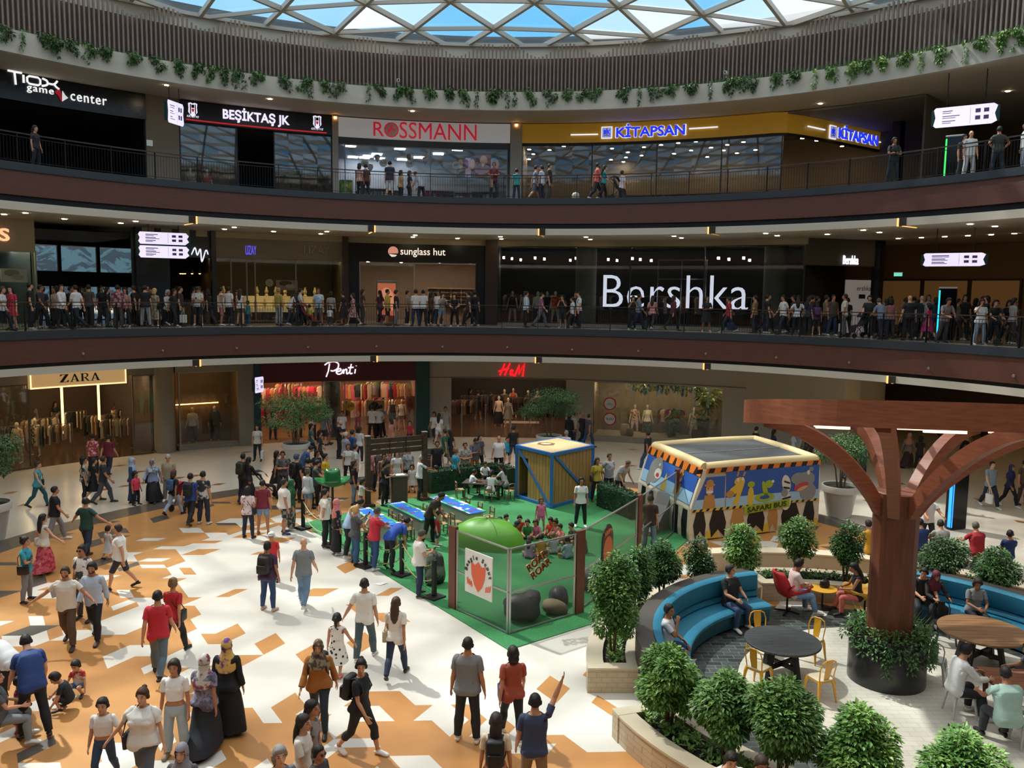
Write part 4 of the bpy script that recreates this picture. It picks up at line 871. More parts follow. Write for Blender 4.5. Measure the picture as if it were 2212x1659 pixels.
# ---------------------------------------------------------------- rocks, tent
def rock(p, rx, ry, rz, mat, label, seed, name='rock'):
    rg = random.Random(seed); m = MB(); n, k = 22, 14; vs = []
    ph = [(rg.uniform(-1, 1), rg.uniform(-1, 1), rg.uniform(-1, 1), rg.uniform(0, 6)) for _ in range(7)]
    for j in range(k+1):
        for i in range(n):
            a, b = 2*PI*i/n, PI*j/k; d = Vector((math.sin(b)*math.cos(a), math.sin(b)*math.sin(a), -math.cos(b)))
            f = 1 + sum(.09*math.sin(3*(d.x*q[0]+d.y*q[1]+d.z*q[2])+q[3]) for q in ph) + rg.uniform(-.025, .025)
            vs.append((d.x*rx*f, d.y*ry*f, max(0, rz*.72+d.z*rz*f)))
    m.add(vs, [(j*n+i, j*n+(i+1) % n, (j+1)*n+(i+1) % n, (j+1)*n+i) for j in range(k) for i in range(n)], 0)
    o = m.build(name, mat, smooth=True); o.location = (p[0], p[1], .02); return tag(o, label, 'rock')
rock((1.35, -.95), .52, .45, .42, M('3c3c40', .5, noise=.3, ns=3), 'large glossy black artificial boulder behind the front fence corner', 1)
rock((2.1, -.55), .32, .26, .17, M('8a7a60', .7, noise=.2, ns=4), 'flat tan rock behind the right front fence panel', 2)
rock((2.22, -.02), .26, .24, .26, M('46484c', .5, noise=.3, ns=4), 'dark grey rock just behind the flat tan rock', 3)
rock((3.15, 1.05), .3, .28, .3, M('4a4c50', .6, noise=.3, ns=4), 'small grey boulder at the fence beside the tall dark oval sign', 4)
rock((-.95, 1.35), .30, .26, .44, M('5e6458', .6, pat='blotch', col2='23261f', ps=4), 'mossy standing stone by the rope barrier left of the fence', 5)
to = thing('tent', 'green dome tent on the artificial grass', 'tent', (.35, 4.9, .02), -.35); m = MB(); n, k = 20, 8; vs = []
for j in range(k+1):
    b = PI/2*j/k
    for i in range(n):
        a = 2*PI*i/n; f = .5+.5*abs(math.cos(2*a))**.6*.25+.25; vs.append((1.2*math.cos(b)**.8*math.cos(a)*(1), .78*math.cos(b)**.8*math.sin(a), .80*math.sin(b)*(1-.04*math.cos(4*a))))
m.add(vs, [(j*n+i, j*n+(i+1) % n, (j+1)*n+(i+1) % n, (j+1)*n+i) for j in range(k) for i in range(n)], 0); m.build('canopy', M('5c9a2c', .45), to, smooth=True)
m = MB()
for a in (.5, 2.2): m.tube([(1.06*math.cos(b)**.8*math.cos(a), .79*math.cos(b)**.8*math.sin(a), .81*math.sin(b)+.01) for b in [PI*k/16 for k in range(0, 9)]] + [(-1.06*math.cos(b)**.8*math.cos(a), -.79*math.cos(b)**.8*math.sin(a), .81*math.sin(b)+.01) for b in [PI*k/16 for k in range(7, -1, -1)]], .015, 5)
m.build('tent_pole', M('3a6a1c', .5), to)
# ---------------------------------------------------------------- craft tables and little chairs
def craft_table(pa, pb, w, label, tw=True):
    pa, pb = Vector(pa), Vector(pb); d = pb-pa; L_ = d.length; o = thing('craft_table', label, 'table', ((pa.x+pb.x)/2, (pa.y+pb.y)/2, .022), math.atan2(d.y, d.x))
    m = MB(); m.box((-L_/2+.08, -w/2+.08, 0), (L_/2-.08, w/2-.08, .58)); m.build('base', M('b9b8ae', .6), o)
    m = MB(); m.rbox((0, 0, .60), (L_, w, .035), .03); m.build('tabletop', M('2f74d8', .35), o)
    rg = random.Random(int(L_*100)); m = MB(); nt_ = 12
    for k in range(nt_):
        t = k/nt_; x = L_*(t-.5)
        for s in (-1, 1):
            ww = rg.uniform(.05, .13); m.box((x, s*w/2-(ww if s > 0 else 0), .618), (x+L_/nt_, s*w/2+(ww if s < 0 else 0), .621), rg.choice((0, 1, 2)))
    for k in range(7): x, y = rg.uniform(-L_*.25, L_*.42), rg.uniform(-w*.3, w*.3); m.obox((x, y, .622), (rg.uniform(.08, .2), rg.uniform(.06, .12), .004), rg.uniform(0, 3), rg.choice((1, 2, 3)))
    m.build('printed_pattern', [M('3ca04a', .5), M('d8dcd8', .5), M('5cb868', .5), M('b03848', .5)], o)
    vs, fs = fit_text('SNOOPY', w*.72, .14, depth=.004, bold=.015); m = MB(); m.add([(-L_/2+.22-z, -x, .623-y) for x, y, z in vs], fs, 0); m.build('lettering', M('dfe8ff', .5), o)
    return o
craft_table((-1.5, 8.45), (.0, 6.3), .66, 'long blue and green printed play table nearest the wooden crate')
craft_table((-2.83, 7.45), (-1.45, 5.4), .62, 'long blue and green printed play table in the middle of the row')
craft_table((-3.83, 6.6), (-2.5, 4.7), .60, 'long blue and green printed play table at the end by the rope barrier')
WCH = M('8a6a4a', .5, pat='wood', col2='705338', ps=4)
def mini_chair():
    o = thing('childs_chair', '', 'chair', (0, 0, .022)); m = MB(); m.rbox((0, 0, .33), (.30, .30, .025), .02); m.build('seat', M('b0906a', .5), o)
    for x in (-.13, .13):
        m = MB(); m.obox((x, .13, .17), (.03, .03, .34)); m.build('leg', WCH, o); m = MB(); m.obox((x, -.14, .31), (.03, .03, .62), 0, None, .05); m.build('leg', WCH, o)
    m = MB(); m.tube([(-.13, -.155, .60), (-.06, -.17, .63), (.06, -.17, .63), (.13, -.155, .60)], .028, 6, sq=.5); m.bar((-.13, -.15, .46), (.13, -.15, .46), .02, .06); m.build('backrest', WCH, o); return o
ch0 = mini_chair(); sp = []
for (pa, pb, w, nm) in (((-1.5, 8.45), (.0, 6.3), .66, 'crate-side table'), ((-2.83, 7.45), (-1.45, 5.4), .62, 'middle table'), ((-3.83, 6.6), (-2.5, 4.7), .60, 'barrier-side table')):
    pa, pb = Vector(pa), Vector(pb); d = (pb-pa).normalized(); nr = Vector((-d.y, d.x))
    for sd, sn in ((1, 'far'), (-1, 'near')):
        for k, t in enumerate((.3, .6, .88)):
            if sn == 'near' and k == 0: continue
            p = pa.lerp(pb, t) + nr*sd*(w/2+.28); sp.append((p.x, p.y, math.atan2(d.y, d.x)+(0 if sd < 0 else PI), 'small wooden chair on the %s long side of the %s, %s seat' % (sn, nm, ('first', 'second', 'third')[k])))
    if nm == 'crate-side table': p = pb + d*.34; sp.append((p.x, p.y, math.atan2(d.y, d.x)+PI/2, 'small wooden chair at the front end of the crate-side table'))
for k, (x, y, a, lb) in enumerate(sp):
    o = ch0 if k == 0 else dup(ch0); o.location = (x, y, .022); o.rotation_euler = (0, 0, a); o['label'] = lb; o['group'] = 'small wooden play chairs'
# dark craft table with seated children
o = thing('work_table', 'dark wooden low table where children sit by the hedge', 'table', (.02, 10.9, .022), -.2); m = MB(); m.rbox((0, 0, .56), (1.5, .8, .04), .03); m.build('tabletop', M('3a3028', .6), o)
for x in (-.66, .66):
    for y in (-.32, .32): m = MB(); m.box((x-.035, y-.035, 0), (x+.035, y+.035, .54)); m.build('leg', M('302620', .6), o)
tops = random.Random(4); m = MB()
for k in range(8): x, y = tops.uniform(-.6, .6), tops.uniform(-.3, .3); m.obox((x, y, .584), (.16, .12, .006), tops.uniform(0, 3), k % 3)
o2 = m.build('craft_sheets', [M('c8c8c4', .6), M('8a98a8', .6), M('b8a890', .6)], loc=(0, 0, .56)); o2.location = (.02, 10.9, .59); o2.rotation_euler = (0, 0, -.2); tag(o2, 'loose craft sheets lying on the dark low table', 'paper', kind='stuff')
for k, (x, y, a, lb) in enumerate(((.22, 10.25, 0, 'low chair with red seat back under the girl at the dark table'), (1.0, 10.55, .6, 'low wooden chair on the crate side of the dark table'), (-.85, 10.7, -1.3, 'low grey chair at the left end of the dark table'))):
    c = dup(ch0, (x, y, .022), a, lb); c['group'] = 'low chairs round the dark table'
# ---------------------------------------------------------------- wooden crate hut
L0c, F0c, R0c = Vector((1.26, 10.94, 0)), Vector((2.5, 9.35, 0)), Vector((4.12, 11.1, 0)); B0c = L0c+R0c-F0c; HC = 1.98; cen = (L0c+R0c)/2
o = thing('crate_hut', 'big wooden crate play hut with blue edges and a dark doorway', 'play hut', (cen.x, cen.y, .022)); PL = M('b08a52', .6, pat='wood', col2='9c7642', ps=3, dirv=(3, 3, .4)); BL = M('2f6cae', .5)
q = [v-cen for v in (L0c, F0c, R0c, B0c)]
def cwall(a, b, cut=None):
    m = MB(); n = 12
    for k in range(n):
        t0_, t1_ = k/n, (k+1)/n-.008; z0_ = 0.02
        if cut and cut[0] <= (t0_+t1_)/2 <= cut[1]: m.bar(a.lerp(b, (t0_+t1_)/2)+Vector((0, 0, (1.62+HC)/2)), a.lerp(b, t1_-.02)+Vector((0, 0, (1.62+HC)/2)), .03, HC-1.62) if False else m.add(*plank(a.lerp(b, t0_), a.lerp(b, t1_), 1.58, HC))
        else: m.add(*plank(a.lerp(b, t0_), a.lerp(b, t1_), .02, HC))
    m.build('plank_wall', PL, o)
def plank(a, b, z0, z1, t=.03):
    d = (b-a).normalized(); n_ = Vector((d.y, -d.x, 0))*-t; vs = [a, b, b+n_, a+n_]
    return [(v.x, v.y, z) for z in (z0, z1) for v in vs], [(0,3,2,1),(4,5,6,7),(0,1,5,4),(1,2,6,5),(2,3,7,6),(3,0,4,7)]
cwall(q[0], q[1], (.05, .31)); cwall(q[1], q[2]); cwall(q[2], q[3]); cwall(q[3], q[0])
m = MB()
for k in range(4):
    a, b = q[k], q[(k+1) % 4]
    for z in (.06, HC-.03): m.bar(a+Vector((0, 0, z)), b+Vector((0, 0, z)), .11, .11)
    m.bar(a, a+Vector((0, 0, HC)), .12, .12)
m.build('blue_edge', BL, o)
for a, b in ((q[0], q[1]), (q[1], q[2])): m = MB(); d = (b-a).normalized(); n_ = Vector((d.y, -d.x, 0))*.03; m.bar(a.lerp(b, .06)+n_+Vector((0, 0, HC-.1)), b.lerp(a, .06)+n_+Vector((0, 0, .12)), .03, .10); m.build('diagonal_brace', BL, o)
m = MB(); m.prism([(v.x, v.y) for v in (q[0]*.97, q[1]*.97, q[2]*.97, q[3]*.97)], HC-.02, HC+.02, 0); m.build('roof_board', M('d8bc8c', .6), o)
m = MB(); ce = q[0]*.25+q[3]*.2+q[1]*.08; m.prism([(ce.x+.36*math.cos(2*PI*k/6+.3), ce.y+.36*math.sin(2*PI*k/6+.3)) for k in range(6)], HC+.02, HC+.03, 0); m.prism([(ce.x+.2*math.cos(2*PI*k/10), ce.y+.15*math.sin(2*PI*k/10)) for k in range(10)], HC+.03, HC+.035, 1); m.build('roof_print', [M('8a5c2c', .6), M('d8d0c0', .6)], o)
# ---------------------------------------------------------------- hedges, gate, lectern, hat
def hedge(pts, w, h, label, seed):
    rg = random.Random(seed); o = thing('hedge', label, 'hedge', (pts[0][0], pts[0][1], .02)); m = MB(); P = [(x-pts[0][0], y-pts[0][1]) for x, y in pts]
    sweep(m, P, [(-w/2, 0), (w/2, 0), (w/2, h*.95), (0, h), (-w/2, h*.95)]); m.build('hedge_core', M('1c3a22', .9), o); m = MB()
    for i in range(len(P)-1):
        ln = math.hypot(P[i+1][0]-P[i][0], P[i+1][1]-P[i][1])
        for k in range(int(ln*420)):
            t = rg.random(); x, y = P[i][0]*(1-t)+P[i+1][0]*t, P[i][1]*(1-t)+P[i+1][1]*t
            dx, dy = (P[i+1][1]-P[i][1])/ln, -(P[i+1][0]-P[i][0])/ln; s = rg.choice((-1, 1, 0)); 
            b = Vector((x+dx*(s*w/2 if s else rg.uniform(-w/2, w/2)), y+dy*(s*w/2 if s else rg.uniform(-w/2, w/2)), rg.uniform(.03, h) if s else h))
            d = Vector((dx*s+rg.uniform(-.7, .7), dy*s+rg.uniform(-.7, .7), rg.uniform(-.2, .8))).normalized(); sd = d.cross(Vector((rg.uniform(-1, 1), rg.uniform(-1, 1), .3))).normalized()*.022
            m.add([b, b+d*.05+sd, b+d*.09, b+d*.05-sd], [(0, 1, 2, 3)], 0)
    m.build('foliage', leafmat('224a2a', '2f5c34'), o); return o
hedge([(-2.1, 11.5), (-1.3, 12.1), (-.5, 12.6)], .4, .85, 'low dark green hedge beside the lectern, left of the dark table', 1); hedge([(-.4, 12.7), (.5, 13.0), (1.1, 12.2)], .4, .85, 'low dark green hedge behind the dark low table', 2)
hedge([(4.35, 9.9), (4.9, 8.9), (5.35, 8.0)], .4, .85, 'low dark green hedge between the crate hut and the inflatable bus', 3)
TB = M('4e3524', .65, pat='wood', col2='3a2618', ps=3, dirv=(1, 1, 4)); ga, gb = Vector((-4.05, 9.27, 0)), Vector((-2.15, 10.39, 0)); gd = (gb-ga).normalized()
o = thing('timber_gate', 'brown timber entrance frame with two wide planks across two posts', 'gate', ga)
for p in (ga, gb):
    m = MB(); P = p-ga; m.obox((P.x, P.y, 1.27), (.17, .17, 2.54), .5); m.build('post', TB, o); m = MB(); m.obox((P.x, P.y, 2.56), (.19, .19, .03), .5); m.build('post_cap', M('8a7a68', .6), o); m = MB(); m.obox((P.x, P.y, .06), (.42, .42, .12), .5); m.build('post_foot', TB, o)
P, Q = gd*.1, gb-ga-gd*.1; m = MB()
for z in (1.95, 2.16, 2.36): m.bar(P+Vector((0, 0, z)), Q+Vector((0, 0, z)), .05, .17)
m.build('cross_plank', TB, o)
for t in (.36, .68): m = MB(); c = P.lerp(Q, t); m.obox((c.x+gd.y*.04, c.y-gd.x*.04, 2.15), (.03, .02, .6), math.atan2(gd.y, gd.x)); m.build('strap', M('2a1c14', .6), o)
o = thing('lectern', 'dark brown box lectern with papers on it beside the timber gate', 'lectern', (-2.99, 9.66, .0), .35); m = MB(); m.box((-.27, -.2, 0), (.27, .2, 1.05)); m.build('body', M('4a3a30', .6), o); m = MB(); m.obox((0, 0, 1.075), (.62, .46, .04)); m.build('top', M('6a5a4c', .6), o)
m = MB(); m.obox((0, 0, 0), (.4, .3, .012)); s_ = m.build('paper', M('d8dce0', .6)); s_.location = (-2.99, 9.66, 1.104); s_.rotation_euler = (0, 0, .5); tag(s_, 'white sheets of paper lying on the lectern', 'paper')
o = thing('giant_hat', 'giant glossy green ranger hat on a stand in the queue', 'prop hat', (-4.95, 7.6, .0), .3); m = MB(); HG = M('1f6a38', .22)
n = 36; vs = []; prof = [(.26, .0), (.5, .03), (.56, .10), (.57, .12), (.5, .06), (.27, .05), (.265, .25), (.25, .46), (.2, .56), (.1, .54), (.001, .48)]
for r, z in prof:
    for i in range(n): a = 2*PI*i/n; up = .13*max(0, (r-.3)/.27)*math.cos(a)**2; vs.append((r*1.05*math.cos(a), r*.98*math.sin(a), 1.18+z+up-(.05*abs(math.sin(a)) if z > .3 and r < .22 else 0)))
m.add(vs, [(j*n+i, j*n+(i+1) % n, (j+1)*n+(i+1) % n, (j+1)*n+i) for j in range(len(prof)-1) for i in range(n)], 0); m.build('hat', HG, o, smooth='all')
m = MB(); m.lathe([(.272, 1.24), (.272, 1.30), (.268, 1.30)], 30, sx=1.05, sy=.98, cap=False); m.build('hat_band', M('6a5a3c', .5), o); m = MB(); m.cyl((0, 0, .03), .04, 1.2, 10); m.lathe([(.3, 0), (.3, .03), (.05, .05)], 20); m.build('stand', M('2c2c2c', .5), o)
# info board, floor paper
p = at(931, 1040, 0); o = thing('notice_board', 'dark leaning notice board on legs right of the timber gate', 'notice board', p, .4); m = MB(); m.obox((0, 0, .95), (.55, .04, .8), 0, None, -.15); m.build('board', M('4a4044', .6), o)
for x in (-.2, .2): m = MB(); m.bar((x, .02, 0), (x, -.06, .6), .04, .04); m.build('leg', M('2c2826', .6), o)
m = MB()
for k in range(5): m.obox((0, -.03-.0, .72+.1*k), (.4-.05*(k % 2), .012, .03), 0, None, -.15)
m.build('printed_lines', M('8a8088', .6), o)
p = at(822, 1262, 0); m = MB(); m.add([(-.16, -.05, .006), (.02, -.1, .01), (.2, .08, .03), (.03, .12, .008), (-.1, .06, .02)], [(0, 1, 2, 3, 4)], 0); s_ = m.build('paper_scrap', M('e8e6e2', .6)); s_.location = p; tag(s_, 'crumpled white paper lying on the white floor tiles', 'paper')
# rope barrier
prev = None; rope_n = ('first', 'second', 'third', 'fourth', 'fifth', 'sixth')
for k, (x, y) in enumerate(((655, 1142), (716, 1180), (790, 1224), (868, 1243), (938, 1292))):
    p = at(x, y, 0); o = thing('barrier_post', 'black wooden barrier post along the play area edge, %s from the left' % rope_n[k], 'barrier post', p, -.7, 'rope barrier posts'); m = MB(); m.box((-.045, -.045, .06), (.045, .045, .98)); m.build('post', M('1e1c1c', .6), o)
    m = MB(); m.obox((0, 0, .03), (.42, .42, .06)); m.build('foot', M('1e1c1c', .6), o)
    if prev is not None:
        for zt, sag in ((.92, .32), (.5, .28)):
            pts = [prev.lerp(p, t)+Vector((0, 0, zt-sag*4*t*(1-t))) for t in [i/10 for i in range(11)]]; m = MB(); m.tube([q_-prev for q_ in pts], .014, 6); ro = m.build('rope', M('b8ac74', .7)); ro.location = prev
            rg = random.Random(k*3+int(zt*10)); tag(ro, 'sagging pale %s rope in the %s bay of the play area barrier' % ('upper' if zt > .6 else 'lower', rope_n[k-1]), 'rope', 'barrier ropes')
            if k >= 2:
                m = MB(); leaves(m, [(q_.x-prev.x, q_.y-prev.y, q_.z, .06, .06, .05) for q_ in pts[1:-1]], 70, .06, rg); lf = m.build('ivy_leaves', GREENS[2], ro)
    prev = p
# ---------------------------------------------------------------- inflatable bus
bL, bF, bR = Vector((5.66, 9.46, 0)), Vector((6.67, 5.53, 0)), Vector((11.3, 7.4, 0)); bB = bL+bR-bF
bo = thing('inflatable_bus', 'inflatable safari bus bouncer with tiger stripes and animal pictures', 'inflatable', (bF.x, bF.y, .02)); HB = 2.25
ex = (bR-bF).normalized(); ey = (bL-bF).normalized(); lx, ly = (bR-bF).length, (bL-bF).length
def bp(a, b, z): v = ex*a+ey*b; return (v.x, v.y, z)
n1 = Vector((ex.y, -ex.x, 0)); n2_ = Vector((ey.y, -ey.x, 0));  n2_ = n2_ if n2_.dot(ex) < 0 else -n2_
if n1.dot(ey) > 0: n1 = -n1
# body: nose leans back above 1.1 m
def sect(z): return .0 if z < 1.0 else (z-1.0)*.34
lv = [0, .25, 1.0, 1.6, HB]; m = MB()
for j, z in enumerate(lv):
    s_ = sect(z); bl = .04 if 0 < j < 4 else 0
    m.v += [bp(s_-bl, -bl, z), bp(lx+bl, -bl, z), bp(lx+bl, ly+bl, z), bp(s_-bl, ly+bl, z)]
for j in range(4):
    for i in range(4): m.f.append((j*4+i, j*4+(i+1) % 4, (j+1)*4+(i+1) % 4, (j+1)*4+i)); m.m.append(0)
m.build('body', [M('d8cdb8', .5)], bo)
m = MB(); s_ = sect(HB); cr = [bp(s_+.12, .12, HB+.02), bp(lx-.1, .12, HB+.02), bp(lx-.1, ly-.12, HB+.02), bp(s_+.12, ly-.12, HB+.02)]
for i in range(4): m.tube([Vector(cr[i]).lerp(Vector(cr[(i+1) % 4]), t/6)+Vector((0, 0, .03*math.sin(PI*t/6))) for t in range(7)], .17, 10)
m.build('roof_tube', M('e0c894', .5), bo, smooth=True)
m = MB(); m.add([bp(s_+.25, .25, HB+.08), bp(lx-.22, .25, HB+.08), bp(lx-.22, ly-.25, HB+.08), bp(s_+.25, ly-.25, HB+.08)], [(0, 1, 2, 3)], 0); rn = m.build('roof_net', M('4c4f52', .8, noise=.15, ns=20), bo)
m = MB(); mid0, mid1 = Vector(bp(s_+.25, ly*.5, HB+.1)), Vector(bp(lx-.22, ly*.5, HB+.1)); m.tube([mid0, mid1], .012, 5); m.build('net_seam', M('9a9a96', .6), bo)
def side(poly, mi, o_=.012, face='r', mm=None):
    # plates on the side (r: a along ex, right side) or on the leaning nose (f: b along ey)
    t_ = .012
    if face == 'r': mm.plate(poly, Vector(bp(0, 0, 0))+n1*(o_+.05), ex, (0, 0, 1), t_, mi)
    else:
        up = Vector((ex.x*.34, ex.y*.34, 1.0)); o0 = Vector(bp(0, 0, 1.0))-ex*.05; nrm = (-ex+Vector((0, 0, .34))).normalized()
        mm.plate([(ly-a, b) for a, b in poly], o0+nrm*o_, ey, up, t_, mi) if False else mm.add(*slab([(o0+ey*a+up*b+nrm*o_) for a, b in poly], -nrm*t_), mi)
def slab(P, off):
    n = len(P); return [tuple(p) for p in P]+[tuple(p+off) for p in P], [tuple(range(n)), tuple(range(n, 2*n))[::-1]]+[(i, (i+1) % n, n+(i+1) % n, n+i) for i in range(n)]
el = lambda x, z, rx, rz, n=16, r=0: [(x+rx*math.cos(2*PI*k/n)*math.cos(r)-rz*math.sin(2*PI*k/n)*math.sin(r), z+rx*math.cos(2*PI*k/n)*math.sin(r)+rz*math.sin(2*PI*k/n)*math.cos(r)) for k in range(n)]
ORG, BLK, WHT, BLU, YLW, GRY, SKN, PNK, GRN, KHK, SKY = [M(c, .45) for c in ('e07a28', '141416', 'd8d4c8', '2a58a8', 'd8b43c', '8a8a88', 'd8a07c', 'b84048', '9aae30', 'b8864a', '9cc4e0')]
PALT = [ORG, BLK, WHT, BLU, YLW, GRY, SKN, PNK, GRN, KHK, SKY]
m = MB(); side([(.02, 1.0), (1.2, 1.0), (1.2, HB-.25), (.5, HB-.25)], 3, face='r', mm=m); side([(1.25, 1.0), (lx-.05, 1.0), (lx-.05, HB-.12), (1.25, HB-.12)], 3, face='r', mm=m)
side([(.02, 1.0), (1.2, 1.0), (1.2, 1.3), (.12, 1.3)], 10, .016, 'r', m); side([(1.25, 1.0), (lx-.05, 1.0), (lx-.05, 1.3), (1.25, 1.3)], 10, .016, 'r', m)
side([(.1, .12), (ly-.1, .12), (ly-.1, 1.0), (.1, 1.0)], 3, .01, 'f', m); side([(.1, .12), (ly-.1, .12), (ly-.1, .5), (.1, .5)], 10, .014, 'f', m)
m.build('painted_window', PALT, bo)
m = MB()
for k in range(11): a = k*lx/11; side([(a+.1, HB-.12), (a+.3, HB-.12), (a+.36, HB+.02), (a+.16, HB+.02)], 1, .016, 'r', m)
side([(.5, HB-.13), (lx, HB-.13), (lx, HB+.03), (.5, HB+.03)], 0, .008, 'r', m)
m.build('tiger_trim', PALT, bo); m = MB(); side([(0, 1.02), (ly, 1.02), (ly, 1.28), (0, 1.28)], 0, .012, 'f', m)
for k in range(8): b = .25+k*ly/8; side([(b, 1.02), (b+.22, 1.02), (b+.12, 1.26), (b+.02, 1.24)], 1, .02, 'f', m)
m.build('tiger_trim', PALT, bo); m = MB()
for k, (a, w_, c_) in enumerate(((.15, .35, 1), (.75, .5, 1), (1.55, .4, 9), (2.2, .55, 1), (3.0, .3, 9), (3.55, .6, 1), (4.45, .35, 1))):
    side([(a, .05), (a+w_*.5, .3), (a+w_, .05), (a+w_*1.1, .5), (a+w_*.8, .95), (a+w_*.1, .95), (a-.08, .5)], c_, .01, 'r', m)
for k in range(5): a = .5+k*1.0; side([(a, .03), (a+.55, .03), (a+.45, .32), (a+.1, .28)], 4, .006, 'r', m)
side([(0, .92), (lx, .92), (lx, 1.0), (0, 1.0)], 4, .02, 'r', m)
for k in range(20): side([(k*lx/20, .92), (k*lx/20+.1, .92), (k*lx/20+.16, 1.0), (k*lx/20+.06, 1.0)], 1, .024, 'r', m)
m.build('striped_skirt', PALT, bo); m = MB()
for k in range(6):
    b = .2+k*.65; o0 = Vector(bp(0, 0, 0)); P = [o0+ey*(b+x)-ex*.055+Vector((0, 0, z)) for x, z in ((0, .04), (.3, .04), (.36, .5), (.26, .95), (-.04, .95), (-.02, .5))]; m.add(*slab(P, ex*.012), 1)
m.build('striped_skirt', PALT, bo); m = MB()
def fig(polys, face):
    m = MB()
    for (pl, c_, o_) in polys: side(pl, c_, o_, face, m)
    m.build('animal_picture', PALT, bo)
def explorer(x, z, s):
    return [(el(x, z-.05*s, .16*s, .22*s), 6, .026), (el(x, z+.12*s, .24*s, .07*s), 9, .03), (el(x, z+.2*s, .16*s, .13*s), 9, .032), (el(x, z-.14*s, .16*s, .05*s), 2, .034), ([(x-.2*s, z-.26*s), (x+.2*s, z-.26*s), (x+.28*s, z-.75*s), (x-.28*s, z-.75*s)], 9, .026), (el(x-.07*s, z+.0, .02*s, .02*s), 1, .036)]
fig(explorer(.62, 1.65, .85), 'r'); fig(explorer(1.15, .78, .75), 'f')
fig([(el(3.0, .62, .5, .42), 5, .024), (el(2.9, .86, .26, .22), 5, .028), (el(2.75, .55, .26, .17), 2, .03), (el(2.75, .5, .12, .07), 7, .034), (el(2.8, .84, .05, .05), 2, .034), (el(3.3, .35, .2, .3), 5, .026), ([(1.9, .14), (2.3, .14), (2.15, .7)], 4, .022)], 'f')
fig([(el(1.75, 1.78, .2, .15), 4, .026), (el(1.62, 1.55, .34, .13, r=.5), 4, .028), (el(1.4, 1.40, .16, .11), 9, .03), (el(1.68, 1.84, .05, .06), 2, .034), (el(1.86, 1.86, .05, .06), 2, .034), ([(1.62, 1.95), (1.68, 1.95), (1.72, 2.1), (1.66, 2.12)], 9, .03), ([(1.85, 1.95), (1.91, 1.95), (1.98, 2.08), (1.9, 2.1)], 9, .03), ([(1.5, 1.05), (1.7, 1.05), (1.9, 1.6), (1.78, 1.7)], 4, .024)], 'r')
fig([(el(2.75, 1.2, .4, .14), 8, .026), (el(2.75, 1.2, .2, .06), 3, .03), (el(2.9, 1.62, .16, .13), 8, .028), (el(2.75, 1.45, .09, .3, r=.3), 8, .026), (el(2.2, 1.25, .12, .34), 4, .026), (el(3.05, 1.7, .05, .05), 2, .034), (el(2.2, 1.66, .14, .1), 8, .03)], 'r')
fig([(el(3.6, 1.58, .17, .3, r=.25), 2, .028), (el(3.55, 1.28, .13, .14), 5, .03), ([(3.5, 1.7), (3.74, 1.62), (3.74, 1.56), (3.5, 1.64)], 1, .034), ([(3.48, 1.5), (3.74, 1.45), (3.74, 1.39), (3.48, 1.44)], 1, .034), (el(3.62, 1.0, .2, .3), 2, .028), ([(3.45, 1.05), (3.8, 1.1), (3.8, 1.16), (3.45, 1.11)], 1, .034)], 'r')
fig([(el(4.35, 1.62, .42, .3, r=.3), 5, .028), (el(4.1, 1.72, .32, .2), 5, .03), (el(4.2, 1.45, .3, .12, r=.3), 7, .034), (el(4.25, 1.38, .22, .06, r=.3), 6, .036), (el(4.48, 1.9, .06, .08), 2, .036), (el(4.5, 1.25, .34, .3), 5, .026), (el(4.6, 2.0, .1, .08), 5, .03)], 'r')
m = MB(); side([(1.95, .70), (3.75, .82), (3.75, 1.08), (1.95, .96)], 8, .04, 'r', m); pb_ = m.build('name_plate', PALT, bo)
vs, fs = fit_text('SAFARI BUS', 1.55, .17, depth=.01, bold=.02); m = MB(); o0 = Vector(bp(2.85, 0, .80)); m.add([o0+ex*x+n1*(.1-y)+Vector((0, 0, z+x*.066)) for x, y, z in vs], fs, 0); m.build('lettering', M('3a3c14', .5), bo)
# boy's slide beside the bus
o = thing('inflatable_slide', 'grey curved slide panel behind the mesh fence at the nose of the bus', 'slide', (5.3, 6.1, .02), .9); m = MB(); pr = [(0, .0), (1.5, .0), (1.5, 1.15), (1.35, 1.15), (1.1, .8), (.6, .35), (0, .15)]
m.prism([(x, z) for x, z in pr], -.25, .25); m.v = [(x, z, y) for x, y, z in m.v]; m.build('slide_body', M('7c7e80', .6), o)
# ---------------------------------------------------------------- potted trees and totems
def potted_tree(p, pr, ph, th_, cw, label, seed, dense=1500):
    o = thing('potted_tree', label, 'potted tree', p); m = MB(); m.lathe([(pr*.62, 0), (pr*.66, .02), (pr*.9, ph*.78), (pr*.93, ph*.8), (pr, ph*.8), (pr*1.02, ph*.98), (pr, ph), (pr*.93, ph), (pr*.92, ph*.9)], 36, cap=False); m.build('pot', M('c9c6be', .4), o, smooth=True)
    m = MB(); m.lathe([(.001, ph*.9), (pr*.93, ph*.9)], 20, cap=False); m.build('soil', M('2c241c', .9), o); rg = random.Random(seed); m = MB()
    for k in range(4): a = 1.6*k+seed; m.tube([(.1*math.cos(a), .1*math.sin(a), ph*.88), (.2*math.cos(a), .2*math.sin(a), ph+th_*.3), (cw*.5*math.cos(a+.3), cw*.5*math.sin(a+.3), ph+th_*.7)], [.03, .025, .012], 6)
    m.build('trunk', M('6a5846', .8), o); m = MB(); lumps = [(0, 0, ph+th_*.7, cw*.7, cw*.7, th_*.25)]
    for k in range(9): a = k*.8; lumps.append((cw*.6*math.cos(a), cw*.6*math.sin(a), ph+th_*rg.uniform(.42, .88), cw*.4, cw*.4, th_*.13))
    leaves(m, lumps, dense, .085, rg, droop=.6); m.build('foliage', GREENS[1 if seed % 2 else 3], o); return o
